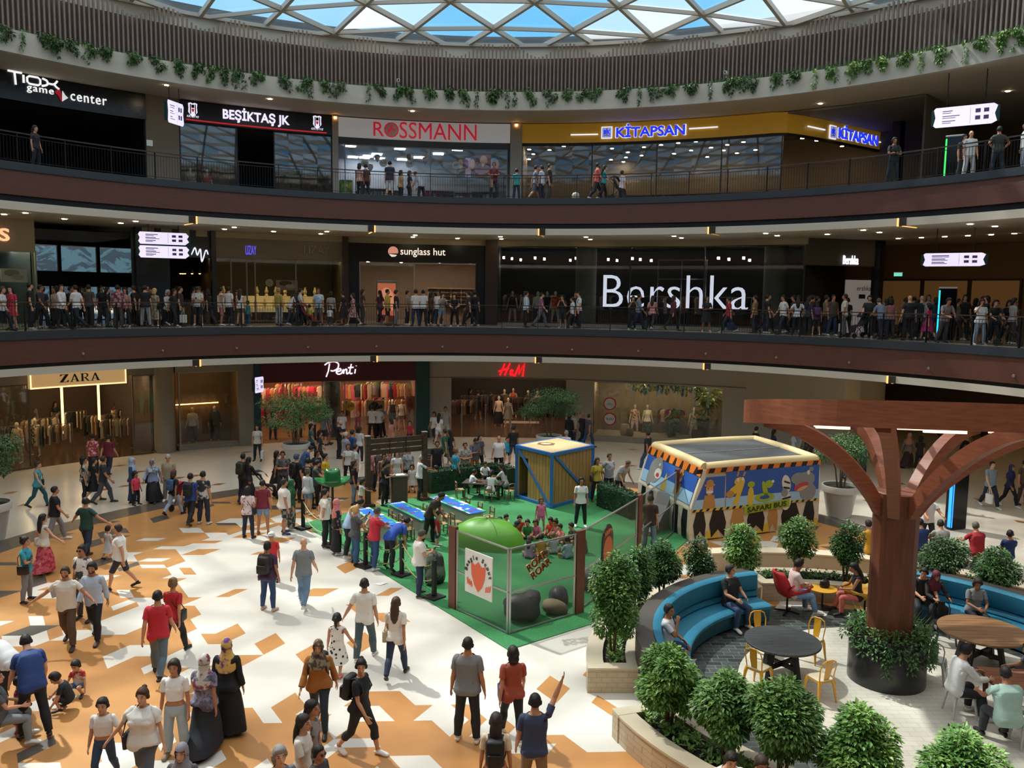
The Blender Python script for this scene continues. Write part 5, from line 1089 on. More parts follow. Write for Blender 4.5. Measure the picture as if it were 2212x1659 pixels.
potted_tree((12.64, 8.9, 0), .62, 1.12, 1.9, .95, 'tree in a big white pot beside the nose-to-tail right end of the inflatable bus', 1, 3800)
potted_tree((-14.75, 4.75, 0), .62, 1.15, 2.1, 1.0, 'tree in a big white pot at the far left edge of the picture', 2, 3800)
potted_tree(tuple(at(640, 1010, 0)), .6, 1.1, 2.4, 1.6, 'dark spreading tree in front of the maroon-signed shop', 3, 6500)
potted_tree(tuple(at(1185, 990, 0)), .6, 1.1, 2.4, 1.5, 'dark spreading tree behind the wooden crate hut', 4, 6500)
def totem(p, h, led, label, rz):
    o = thing('information_totem', label, 'totem', p, rz); m = MB(); m.rbox((0, 0, h/2), (.62, .3, h-.06), .03); m.build('body', M('0e1014', .12), o); m = MB(); m.rbox((0, 0, h-.02), (.66, .34, .06), .03); m.build('top_cap', M('d0d0d0', .4), o)
    m = MB(); m.box((-.32, -.13, .1), (-.308, .0, h-.12)); m.box((-.30, -.157, .1), (-.26, -.149, h-.12)); m.build('led_strip', emat(led, 1.5), o); return o
totem((15.95, 7.4, 0), 2.1, '2a90ff', 'black screen totem with a blue light strip behind the seated people on the right', .25)
p = at(2070, 735, Z1); p = pol(22.4, math.atan2(p.x, p.y), Z1); totem(p, 2.1, '28c8e8', 'black totem with cyan light strip behind the middle railing', -.6)
p = pol(22.4, thx(2062, 330, 22.4), Z2); totem(p, 1.85, '38e060', 'black totem with green light strip on the upper floor', -.6)
# ================================================================ LOUNGE
Q = Vector((8.2, -4.5, 0))
def qp(R, deg, z=0.0): a = math.radians(deg); return Vector((Q.x+R*math.sin(a), Q.y+R*math.cos(a), z))
def qarc(R, a, b, n=None): n = n or max(3, int(abs(b-a)/4)); return [tuple(qp(R, a+(b-a)*k/n)[:2]) for k in range(n+1)]
TAN = M('c4b498', .55, pat='brickv', col2='a08e74', ps=2.4, dirv=(1, 1, 1)); TANT = M('cabda4', .5, noise=.06, ns=2); SOIL = M('2a231c', .95, noise=.3, ns=8); LEDGE = M('4a4440', .5)
def ringwall(R0_, R1_, a, b, z0, z1, nm, mt, top=None):
    pth = qarc((R0_+R1_)/2, a, b); w = (R1_-R0_)/2; m = MB(); sweep(m, pth, [(-w, z0), (w, z0), (w, z1), (-w, z1)], 0)
    if top: sweep(m, pth, [(-w-.02, z1), (w+.02, z1), (w+.02, z1+.04), (-w-.02, z1+.04)], 1)
    return m.build(nm, [mt, top] if top else mt)
def planter(R0_, R1_, a, b, h, label, wi=.22, wo=.3):
    o = thing('planter', label, 'planter', qp((R0_+R1_)/2, (a+b)/2)); ol = o.location
    def add(mb, nm, mts): x = mb.build(nm, mts, o); x.location = (-ol.x, -ol.y, -ol.z); return x
    for (r0, r1, nm) in ((R0_, R0_+wi, 'inner_wall'), (R1_-wo, R1_, 'outer_wall')):
        pth = qarc((r0+r1)/2, a, b); w = (r1-r0)/2; m = MB(); sweep(m, pth, [(-w, 0), (w, 0), (w, h-.04), (-w, h-.04)], 0); sweep(m, pth, [(-w-.015, h-.04), (w+.015, h-.04), (w+.015, h), (-w-.015, h)], 1); add(m, nm, [TAN, TANT])
    for ang, s in ((a, 1), (b, -1)):
        p, q = qp(R0_-.012, ang), qp(R1_+.012, ang); tv = Vector((math.cos(math.radians(ang)), -math.sin(math.radians(ang)), 0))*s*.09; p, q = p+tv, q+tv; m = MB(); m.bar((p.x, p.y, (h-.036)/2), (q.x, q.y, (h-.036)/2), .22, h-.036, 0); m.bar((p.x, p.y, h-.016), (q.x, q.y, h-.016), .25, .042, 1); add(m, 'end_wall', [TAN, TANT])
    pth = qarc((R0_+wi+R1_-wo)/2, a, b); w = (R1_-wo-R0_-wi)/2; m = MB(); sweep(m, pth, [(-w, .05), (w, .05), (w, h-.1), (-w, h-.1)]); add(m, 'soil', SOIL)
    return o
planter(4.62, 5.62, -91, -12, .5, 'curved tan stone planter on the left behind the blue sofa'); planter(4.45, 5.6, -179, -108, .5, 'curved tan stone planter at the bottom of the picture')
planter(4.95, 6.15, -9, 30, .48, 'low curved planter behind the red and yellow armchairs', .3, .25); planter(5.45, 6.9, 32, 75, .55, 'curved planter behind the right blue sofa', .1, .25)
o = ringwall(7.3, 7.75, -12, 70, 0, .5, 'bench_wall', M('b0a690', .55), TANT); tag(o, 'long pale stone bench wall behind the lounge where people sit', 'bench')
undergrowth(qarc(5.05, -88, -14), .42, .14, 420, 1, 'low_plants', 'low dark leafy plants in the left curved planter'); undergrowth(qarc(5.0, -176, -110), .42, .2, 520, 2, 'low_plants', 'low leafy plants under the shrubs in the bottom planter')
undergrowth(qarc(5.6, -8, 28), .40, .18, 300, 3, 'low_plants', 'low leafy plants behind the red and yellow armchairs'); undergrowth(qarc(6.1, 33, 72), .45, .3, 420, 4, 'low_plants', 'low leafy plants behind the right blue sofa')
def shr(x, y, h, w, n, lab, sd, s=.1, mat=0, R_=None):
    p = at(x, y, .4)
    if R_: d = (p-Q); d.z = 0; p = Q+d.normalized()*R_; p.z = .4
    shrub((p.x, p.y, .40), h, w, n, lab, sd, s, mat)
shr(1330, 1420, 2.15, .52, 3200, 'tall bushy shrub at the left end of the lounge, in front of the mesh fence', 1, .1, 0, 5.1); shr(1372, 1330, 1.6, .42, 1800, 'darker shrub just behind the tall left one, by the blue sofa', 2, .1, 1, 5.12)
shr(1425, 1300, 1.5, .45, 1800, 'round shrub over the left end of the blue sofa back', 3, .1, 1, 5.1); shr(1503, 1275, 1.35, .42, 1500, 'small dark shrub in front of the nose of the inflatable bus', 4, .1, 3, 5.12)
shr(1595, 1262, 1.55, .5, 1900, 'round shrub in front of the middle of the bus side', 5, .1, 2, 5.1); shr(1712, 1240, 1.6, .52, 1900, 'round shrub behind the red armchair', 6, .1, 0, 5.6); shr(1818, 1232, 1.55, .44, 1500, 'round shrub left of the tree-shaped canopy column', 7, .1, 1, 5.6)
shr(2040, 1255, 1.3, .72, 2200, 'wide shrub right of the canopy column behind the sofa', 8, .1, 3, 6.1); shr(2165, 1285, 1.3, .66, 2000, 'wide shrub behind the right end of the sofa', 9, .1, 1, 6.1)
shr(1470, 1570, 1.45, .56, 3600, 'tall bright shrub in the bottom planter, leftmost', 10, .11, 2, 4.98); shr(1590, 1640, 1.5, .58, 3200, 'bushy shrub in the bottom planter, second from the left', 11, .11, 0, 4.98); shr(1692, 1700, 1.7, .58, 3400, 'bushy shrub in the bottom planter, third from the left', 12, .11, 0, 4.98)
shr(1845, 1760, 1.55, .58, 3200, 'bushy shrub in the bottom planter below the black planter drum', 13, .11, 2, 4.98); shr(2065, 1790, 1.4, .6, 3000, 'yellow-green shrub at the bottom edge near the white chairs', 14, .11, 2, 4.98)
# lounge floor
m = MB(); m.lathe([(.001, .006), (4.6, .006)], 60, Q, cap=False); m.v = [(x, y, .006) for x, y, z in m.v]; o = m.build('floor_lounge', [M('2e3433', .35, pat='brick', col2='6e7472', ps=1.5)], kind='structure')
cw_ = Vector((9.1, -4.75)); m = MB(); m.prism([(cw_.x+3.55*math.cos(2*PI*k/56), cw_.y+3.55*math.sin(2*PI*k/56)) for k in range(56)], .006, .011)
for k, (x, y) in enumerate(((1590, 1345), (1770, 1325), (1475, 1435), (1530, 1370), (1415, 1480), (1690, 1312))):
    c = at(x, y, 0); m.prism([(c.x-.3, c.y-.25), (c.x+.1, c.y-.18), (c.x+.35, c.y+.25), (c.x-.05, c.y+.2)], .006, .010)
m.build('floor_lounge_white', [M('d6d0c2', .35, pat='brick', col2='beb8aa', ps=1.6)], kind='structure')
# sofas
TEAL = M('1f7390', .6, noise=.08, ns=6); TEALD = M('17566c', .6)
def sofa(R_, a, b, label):
    o = thing('curved_sofa', label, 'sofa', qp(R_-.4, (a+b)/2)); ol = o.location
    def add(mb, nm, mt): x = mb.build(nm, mt, o, smooth=True); x.location = (-ol.x, -ol.y, -ol.z); return x
    P = qarc(R_, a, b, 30); sg_ = -1 if b > a else 1     # path runs clockwise seen from above: centre lies to the right
    def pr(l): return [(sg_*x, z) for x, z in l]
    m = MB(); sweep(m, P, pr([(.12, .06), (.70, .06), (.72, .34), (.12, .34)])); add(m, 'base', TEALD)
    m = MB(); sweep(m, P, pr([(.1, .34), (.72, .34), (.77, .38), (.77, .44), (.72, .48), (.1, .47)])); add(m, 'seat_cushion', TEAL)
    for z0, z1 in ((.46, .64), (.645, 1.05)): m = MB(); sweep(m, P, pr([(.0, z0), (.17, z0), (.2, z0+.05), (.17, z1-.04), (.12, z1), (.0, z1)])); add(m, 'back_cushion', TEAL)
    m = MB(); sweep(m, P, pr([(-.02, 0), (0, 0), (0, 1.0), (-.02, 1.0)])); sweep(m, P, pr([(-.34, .96), (-.0, .96), (-.0, 1.02), (-.34, 1.02)])); sweep(m, P, pr([(-.34, 0), (-.3, 0), (-.3, .98), (-.34, .98)])); add(m, 'ledge', LEDGE)
sofa(4.32, -97, -17, 'long curved blue upholstered sofa on the left of the lounge'); sofa(5.12, 33, 78, 'curved blue upholstered sofa on the right behind the wooden tables')
# black round table
def round_table(p, r, label, top, leg, plank=True):
    o = thing('round_table', label, 'table', (p[0], p[1], .011)); m = MB(); m.lathe([(.001, .70), (r-.02, .70), (r, .715), (r, .74), (r-.01, .75), (.001, .75)], 48, cap=False); m.build('tabletop', top, o)
    for k in range(4):
        a = .6+PI/2*k; m = MB(); m.bar((r*.38*math.cos(a), r*.38*math.sin(a), .70), (r*.55*math.cos(a), r*.55*math.sin(a), 0.005), .09, .09); m.build('leg', leg, o)
    m = MB()
    for k in range(2): a = .6+PI/2*k; m.bar((r*.5*math.cos(a), r*.5*math.sin(a), .25), (-r*.5*math.cos(a), -r*.5*math.sin(a), .25), .06, .08)
    m.build('cross_bar', leg, o); return o
round_table((6.57, -3.77), .75, 'round black-stained plank table with yellow metal chairs', M('2c2e30', .5, pat='wood', col2='46484a', ps=3, dirv=(.6, 8, 1)), M('1c1d1f', .5))
round_table((10.98, -3.1), .86, 'round striped natural wood table by the right sofa', M('a07850', .5, pat='wood', col2='6e4c2e', ps=2.6, dirv=(.4, 6, 1)), M('241f1c', .5))
o = thing('long_table', 'rectangular reddish wood table at the right edge with white chairs', 'table', (10.75, -5.45, .011), -.12); m = MB()
for k in range(5): m.box((-.95, -.45+.182*k, .70), (.95, -.45+.182*k+.175, .75))
m.build('tabletop', M('8c5434', .5, pat='wood', col2='6e3c22', ps=3, dirv=(.6, 5, 1)), o)
for x in (-.8, .8):
    for y in (-.36, .36): m = MB(); m.lathe([(.05, 0), (.06, .1), (.035, .2), (.05, .45), (.035, .55), (.06, .62), (.06, .70)], 10, (x, y, 0)); m.build('leg', M('6a4630', .6), o)
def metal_chair(col, seatc):
    C_ = M(col, .3, spec=.6); o = thing('metal_chair', '', 'chair', (0, 0, .011)); m = MB(); m.rbox((0, 0, .45), (.36, .36, .025), .07); m.build('seat', M(seatc, .45), o)
    m = MB(); m.rbox((0, 0, .415), (.35, .35, .045), .07); m.build('seat_rim', C_, o)
    for x in (-1, 1):
        for y in (-1, 1): m = MB(); m.tube([(x*.15, y*.15, .44), (x*.175, y*.175, .36), (x*.215, y*.215, .0)], [.04, .034, .016], 6); m.build('leg', C_, o)
    m = MB(); m.tube([(-.16, -.15, .44), (-.185, -.19, .7), (-.15, -.21, .82), (-.07, -.22, .86), (.07, -.22, .86), (.15, -.21, .82), (.185, -.19, .7), (.16, -.15, .44)], .013, 6); m.build('back_frame', C_, o)
    m = MB(); m.add(*slab([Vector(v) for v in ((-.06, -.155, .44), (.06, -.155, .44), (.08, -.205, .68), (.075, -.222, .855), (-.075, -.222, .855), (-.08, -.205, .68))], Vector((0, .008, 0))), 0); m.build('back_splat', C_, o); return o
yc = metal_chair('dca028', 'd8ccae'); tc_ = Vector((6.57, -3.77))  # cream seat colour stands in for sun glare on the yellow metal
for k, (x, y, lb) in enumerate(((5.93, -4.35, 'yellow metal chair left of the black round table'), (6.98, -4.78, 'yellow metal chair in front of the black round table, bottom right'), (6.45, -2.72, 'yellow metal chair behind the black round table'), (7.45, -3.0, 'yellow metal chair at the back right of the black round table'))):
    o = yc if k == 0 else dup(yc); d = tc_-Vector((x, y)); o.location = (x, y, .011); o.rotation_euler = (0, 0, math.atan2(d.y, d.x)-PI/2); o['label'] = lb; o['group'] = 'yellow metal chairs'
wc = metal_chair('b8bab8', 'b8bab8')
for k, (x, y, a, lb) in enumerate(((9.38, -5.3, -1.6, 'white metal chair under the man in the white hooded shirt'), (10.0, -6.35, -.1, 'white metal chair under the man in the mint shirt, bottom right'), (9.6, -3.9, -.6, 'grey metal chair beside the black planter drum'))):
    o = wc if k == 0 else dup(wc); o.location = (x, y, .011); o.rotation_euler = (0, 0, a); o['label'] = lb; o['group'] = 'white metal chairs'
bc = metal_chair('1c1c1e', '1c1c1e')
for k, (x, y, a, lb) in enumerate(((10.75, -2.0, 3.0, 'black metal chair behind the striped wood table'), (11.2, -4.25, .2, 'black metal chair between the striped table and the long table'))):
    o = bc if k == 0 else dup(bc); o.location = (x, y, .011); o.rotation_euler = (0, 0, a); o['label'] = lb; o['group'] = 'black metal chairs'
def egg_chair(p, rz, col, label):
    o = thing('egg_armchair', label, 'armchair', (p[0], p[1], .008), rz); m = MB(); nu, nv = 13, 14
    pro = [(.42, .40, .20), (.38, .43, .27), (.25, .40, .32), (.08, .37, .35), (-.1, .38, .37), (-.24, .45, .38), (-.32, .58, .37), (-.37, .74, .34), (-.41, .88, .30), (-.45, 1.0, .24), (-.48, 1.08, .15)]
    vs = []; off = []
    for (y, z, w) in pro:
        for i in range(nu):
            u = -1+2*i/(nu-1); e = abs(u)**2.6; wing = .24 if z < .6 else .16*(1.1-z)/.5+.04
            vs.append(Vector((w*u*1.05, y+(.20*e if z > .5 else .04*e), z+(wing*e if z < .62 else -.02*e))))
    k = len(vs); nv = len(pro); ins = []
    for j in range(nv):
        for i in range(nu):
            a = vs[j*nu+min(i+1, nu-1)]-vs[j*nu+max(i-1, 0)]; b = vs[min(j+1, nv-1)*nu+i]-vs[max(j-1, 0)*nu+i]; n_ = b.cross(a); n_ = n_.normalized() if n_.length > 1e-6 else Vector((0, 0, 1)); ins.append(vs[j*nu+i]+n_*.035)
    fs = [(j*nu+i, j*nu+i+1, (j+1)*nu+i+1, (j+1)*nu+i) for j in range(nv-1) for i in range(nu-1)]; fs += [tuple(k+q for q in f[::-1]) for f in fs]
    ed = [(i, i+1) for i in range(nu-1)] + [((nv-1)*nu+i+1, (nv-1)*nu+i) for i in range(nu-1)] + [((j+1)*nu, j*nu) for j in range(nv-1)] + [(j*nu+nu-1, (j+1)*nu+nu-1) for j in range(nv-1)]
    fs += [(b, a, k+a, k+b) for a, b in ed]; m.add(vs+ins, fs, 0); m.build('shell', M(col, .55), o, smooth='all')
    m = MB(); m.cyl((0, -.05, .04), .025, .34, 10)
    for q in range(4): a = PI/4+PI/2*q; m.bar((0, -.05, .05), (.3*math.cos(a), -.05+.3*math.sin(a), .015), .04, .03)
    m.build('swivel_base', M('26282a', .3, metal=.7), o)
egg_chair((7.86, -.3), -1.35, 'c02a2c', 'red egg-shaped armchair with the man in a striped shirt'); egg_chair((9.62, -.38), 1.25, 'c9961e', 'yellow egg-shaped armchair with the woman in coral trousers')
o = thing('side_table', 'small round yellow side table between the egg-shaped armchairs', 'side table', (8.78, -.0, .008)); m = MB(); m.lathe([(.001, .48), (.33, .48), (.34, .49), (.34, .505), (.001, .51)], 32, cap=False); m.build('tabletop', M('cf9a32', .4), o); m = MB(); m.cyl((0, 0, .02), .025, .46, 10); m.lathe([(.22, 0), (.22, .02), (.03, .04)], 20); m.build('pedestal', M('26282a', .4), o)
o = thing('handbag', 'small black handbag standing on the yellow side table', 'bag', (8.84, .05, .518)); m = MB(); m.lathe([(.09, 0), (.11, .06), (.09, .16), (.05, .2), (.001, .2)], 14, sx=1.2, sy=.8); m.build('bag_body', M('18181a', .4), o); m = MB(); m.tube([(-.07, 0, .18), (-.04, 0, .3), (.04, 0, .3), (.07, 0, .18)], .008, 5); m.build('strap', M('18181a', .4), o)
# tree-shaped timber canopy over a black planter drum
UC = Vector((8.66, -3.85, 0)); o = thing('timber_canopy', 'tree-shaped timber canopy: thick column, curved ribs and a round tilted rim', 'canopy', UC); CW = M('98593e', .5, pat='wood', col2='7e4630', ps=2.5, dirv=(1.2, 1.2, 9)); CWV = M('7a4430', .5, pat='wood', col2='623420', ps=3, dirv=(5, 5, .4))
m = MB(); m.lathe([(.43, .6), (.43, 3.85), (.40, 3.87)], 12); m.build('column', CWV, o)
cvec = Vector((CX-UC.x, CY-UC.y, 0)).normalized(); tl = math.tan(math.radians(8.6)); side_ = Vector((-cvec.y, cvec.x, 0))
def tz(x, y): v = Vector((x, y, 0)); return 5.36 + v.dot(cvec)*tl + v.dot(Vector((1, 0, 0)))*.045
m = MB(); NR = 64; Ro, Ri = 2.98, 2.55; vs = []
for i in range(NR):
    a = 2*PI*i/NR
    for r, dz in ((Ri, -.02), (Ro, -.23), (Ro, .23), (Ri, .18)): x, y = r*math.cos(a), r*math.sin(a); vs.append((x, y, tz(x, y)+dz))
m.add(vs, [((i*4+j), ((i+1) % NR)*4+j, ((i+1) % NR)*4+(j+1) % 4, i*4+(j+1) % 4) for i in range(NR) for j in range(4)], 0); m.build('rim', CW, o)
for k in range(7):
    a = math.radians(188+51.4*k); m = MB(); pts = []
    for t in [q/12 for q in range(13)]:
        r = .25+(Ro-.45)*t**1.15; x, y = r*math.cos(a), r*math.sin(a); z = 3.5 + (tz(x, y)-.1-3.5)*(1-(1-t)**1.9); pts.append((r, z))
    w_ = .11; vs = []; ca, sa = math.cos(a), math.sin(a); n = len(pts)
    for i, (r, z) in enumerate(pts):
        dp = .34+.12*math.sin(PI*i/(n-1)); b0 = pts[max(0, i-1)]; b1 = pts[min(n-1, i+1)]; dr, dz = b1[0]-b0[0], b1[1]-b0[1]; l = math.hypot(dr, dz); nr_, nz_ = -dz/l, dr/l
        for s, q in ((-1, 0), (1, 0), (1, 1), (-1, 1)): rr, zz_ = r+(-nr_)*dp*q*.6, z-nz_*dp*q*.6; vs.append((rr*ca-s*w_*sa, rr*sa+s*w_*ca, zz_))
    m.add(vs, [(i*4+j, i*4+4+j, i*4+4+(j+1) % 4, i*4+(j+1) % 4) for i in range(n-1) for j in range(4)]+[(3, 2, 1, 0), tuple(n*4-4+j for j in range(4))], 0); m.build('rib', CW, o)
    for dr_ in (.9, 2.1):
        aa = a+.42; x, y = dr_*math.cos(aa), dr_*math.sin(aa); m = MB(); e = Vector((-math.sin(aa), math.cos(aa), 0)); P_, Q_ = Vector((x, y, 0))+e*.35, Vector((x, y, 0))-e*.35; P_.z, Q_.z = tz(P_.x, P_.y)-.26, tz(Q_.x, Q_.y)-.26
        if dr_ > 1 : m.bar(P_, Q_, .05, .05); m.build('light_strip', emat('ffc8a0', 3.0), o)
m = MB()
for k in range(14): a = 2*PI*k/14+.1; p, q = (.6*math.cos(a), .6*math.sin(a)), (2.6*math.cos(a), 2.6*math.sin(a)); m.bar((p[0], p[1], tz(*p)-.05), (q[0], q[1], tz(*q)-.05), .1, .06)
m.build('slat', CW, o)
dr = thing('planter_drum', 'black cylindrical planter drum with trailing plants round the canopy column', 'planter', UC); m = MB(); m.lathe([(.73, 0), (.735, .02), (.735, 1.0), (.72, 1.02), (.69, 1.02), (.68, .9)], 48, cap=False); m.build('drum', M('232427', .25), dr, smooth=True)
m = MB(); m.lathe([(.44, .9), (.7, .9)], 30, cap=False); m.build('soil', SOIL, dr)
rg = random.Random(8); m = MB(); lum = []
for k in range(22):
    a = 2*PI*k/22; lum.append((.62*math.cos(a), .62*math.sin(a), 1.08, .15, .15, .14))
    if k % 2 == 0 or k > 12: 
        for q in range(rg.randrange(2, 7)): lum.append((.8*math.cos(a), .8*math.sin(a), .98-.11*q, .09, .09, .08))
leaves(m, lum, 2600, .075, rg); m.build('trailing_plants', GREENS[1], dr); m = MB()
for k in range(90):
    a = rg.uniform(0, 2*PI); b = Vector((.58*math.cos(a), .58*math.sin(a), 1.0)); d = Vector((math.cos(a)*rg.uniform(.1, .9), math.sin(a)*rg.uniform(.1, .9), 1)).normalized(); s_ = d.cross(Vector((0, 0, 1))).normalized()*.015; l = rg.uniform(.25, .5); m.add([b+s_, b-s_, b+d*l+Vector((math.cos(a)*.08, math.sin(a)*.08, -.04))], [(0, 1, 2)], 0)
m.build('grass_blades', GREENS[2], dr)
# wooden bench corner at the bottom left
o = thing('wooden_bench', 'corner of a reddish wooden bench at the bottom left edge', 'bench', (-7.25, -8.05, 0), -.9); m = MB()
for k in range(4): m.box((-1.0, -.28+.145*k, .40), (.62, -.28+.145*k+.138, .45))
m.build('seat_slats', M('b8664a', .5, pat='wood', col2='98503a', ps=3, dirv=(.6, 5, 1)), o)
for x in (-.8, .45): m = MB(); m.box((x-.04, -.24, 0), (x+.04, .24, .40)); m.build('leg', M('3a3432', .5), o)
# ---------------------------------------------------------------- greenery on the stone rim
iv = 0; ORD = lambda k: '%d%s' % (k, 'th' if 10 <= k % 100 <= 20 else {1: 'st', 2: 'nd', 3: 'rd'}.get(k % 10, 'th'))
for k, x in enumerate((14, 47, 104, 122, 150, 192, 231, 287, 340, 386, 427, 455, 484, 506, 527, 555, 618, 655, 671, 706, 733, 795, 822, 861, 890, 928, 967, 1004, 1029, 1065, 1074, 1097, 1112, 1145, 1190, 1224, 1260, 1285, 1348, 1382, 1417, 1447, 1494, 1536, 1576, 1600, 1622, 1679, 1718, 1765, 1802, 1845, 1868, 1905, 1955, 1993, 2038, 2088, 2122, 2158, 2200)):
    th = thx(x, 190 if 500 < x < 1700 else 110, 24.6); rg = random.Random(k); small = rg.random() < .22; nl = rg.randrange(4, 7) if not small else 5; lum = []
    for q in range(nl): lum.append((rg.uniform(-.22, .22)*(0 if small else 1), rg.uniform(-.12, -.02), -.16*q*(.8 if not small else 1.1)+.02, .2-.03*q if not small else .06, .1, .13))
    m = MB(); leaves(m, lum, 200 if not small else 50, .15, rg, droop=.8); o = m.build('hanging_ivy', GREENS[(3, 1, 3, 1)[k % 4] if x < 1750 else (0, 2)[k % 2]]); o.location = pol(24.58, th, 18.03); o.rotation_euler = (0, 0, -th)
    tag(o, '%s clump of ivy hanging over the stone rim, %s from the left' % ('thin' if small else 'leafy green', ORD(k+1)), 'ivy', 'ivy clumps over the stone rim')
rg = random.Random(21); m = MB(); vs = []
for k in range(2600):
    th = rg.uniform(-1.0, 1.0); R_ = rg.uniform(24.72, 24.98); b = pol(R_, th, 17.95); hh = rg.uniform(.12, .32)+(.22*rg.random() if th > .45 else 0); dx, dy = rg.uniform(-.1, .1), rg.uniform(-.1, .1)
    m.add([(b.x-.025*math.cos(th), b.y+.025*math.sin(th), b.z), (b.x+.025*math.cos(th), b.y-.025*math.sin(th), b.z), (b.x+dx, b.y+dy, b.z+hh)], [(0, 1, 2)], 0)
tag(m.build('rim_grass', GREENS[3]), 'dark grasses growing along the top of the stone rim', 'grass', kind='stuff')
for k, (x, y) in enumerate(((860, 175), (1568, 158))):
    o = thing('security_camera', 'white security camera on the slat screen, %s one' % ('left' if k == 0 else 'right'), 'camera', pol(24.9, thx(x, y, 24.9), zr(x, y, 24.9)), -thx(x, y, 24.9)); m = MB(); m.rbox((0, -.05, 0), (.16, .3, .14), .03); m.build('housing', M('d8d8d4', .4), o); m = MB(); m.obox((0, .08, -.12), (.05, .05, .2)); m.build('bracket', M('c8c8c4', .4), o); m = MB(); m.cyl((0, 0, 0), .045, .02, 12); m.v = [(a, -.205-c, b) for a, b, c in m.v]; m.build('lens', M('101010', .2), o)
# ---------------------------------------------------------------- hanging information screens
def screen(x0, x1, yt, yb, R_, z_ceil, tilt, label, dbl=False, poles=True):
    xm, ym = (x0+x1)/2, (yt+yb)/2; p = atr(xm, ym, R_); d = Vector((p.x-CX, p.y-CY, 0)); D = d.length; px = F/(D*math.cos(math.atan2(d.x, d.y)))  # pixels per metre, roughly
    w, h = (x1-x0)/px/max(.35, math.cos(tilt)), (yb-yt)/px; base = -math.atan2(d.x, d.y)+tilt; o = thing('information_screen', label, 'screen', p, base)
    m = MB(); m.rbox((0, 0, 0), (w*1.08, .16, h*.8), .03); m.build('housing', M('10403c', .5), o)
    def panel(z0, z1):
        pl = [(-w/2, z0+.1*h), (-w/2+.04*w, z0), (w/2-.08*w, z0), (w/2, z0+.12*h), (w/2-.04*w, (z0+z1)/2), (w/2, z1-.12*h), (w/2-.06*w, z1), (-w/2+.03*w, z1), (-w/2, z1-.1*h), (-w/2+.03*w, (z0+z1)/2)]
        m = MB(); m.plate(pl, (0, -.088, 0), (1, 0, 0), (0, 0, 1), .01, 0); m.cur = 1; rg = random.Random(int(x0)); zz_ = z1-z0
        for k in range(3): 
            for q in range(2): a, b = -w*.36, -w*.36+w*rg.uniform(.12, .3); z = z0+zz_*(.2+.25*k)+q*zz_*.09; m.box((a, -.094, z-.012), (b, -.09, z+.012+.008*q))
        for k in range(2):
            for q in range(2): a, z = w*(.16+.13*k), z0+zz_*(.25+.35*q); m.box((a, -.094, z), (a+w*.08, -.09, z+zz_*.2))
        m.box((w*.08, -.094, z0+.08*zz_), (w*.084, -.09, z1-.08*zz_)); m.build('lit_panel', [emat('e4dcff', .95), M('6a6088', .6)], o)
    if dbl: panel(-h/2, -.03*h); panel(.03*h, h/2)
    else: panel(-h/2, h/2)
    if poles:
        for s in (-.3, .3): m = MB(); m.cyl((s*w, 0, h*.4), .02, max(.1, z_ceil-p.z-h*.4), 8); m.build('hanger', DARKSTEEL, o)
    return o
screen(304, 404, 503, 557, 22.0, 10.42, .1, 'double white lit information screen hanging at the left of the middle floor', True)
screen(2002, 2120, 547, 575, 22.5, 10.42, -.1, 'single white lit information screen hanging at the right of the middle floor'); screen(2026, 2144, 230, 271, 25.5, 17.13, -.1, 'white lit information screen hanging at the right of the upper floor')
screen(361, 392, 222, 268, 25.6, 17.13, .95, 'narrow angled information screen beside the black sports shop sign'); screen(548, 566, 814, 848, 23.4, 4.41, .95, 'narrow angled information screen beside the maroon shop sign')
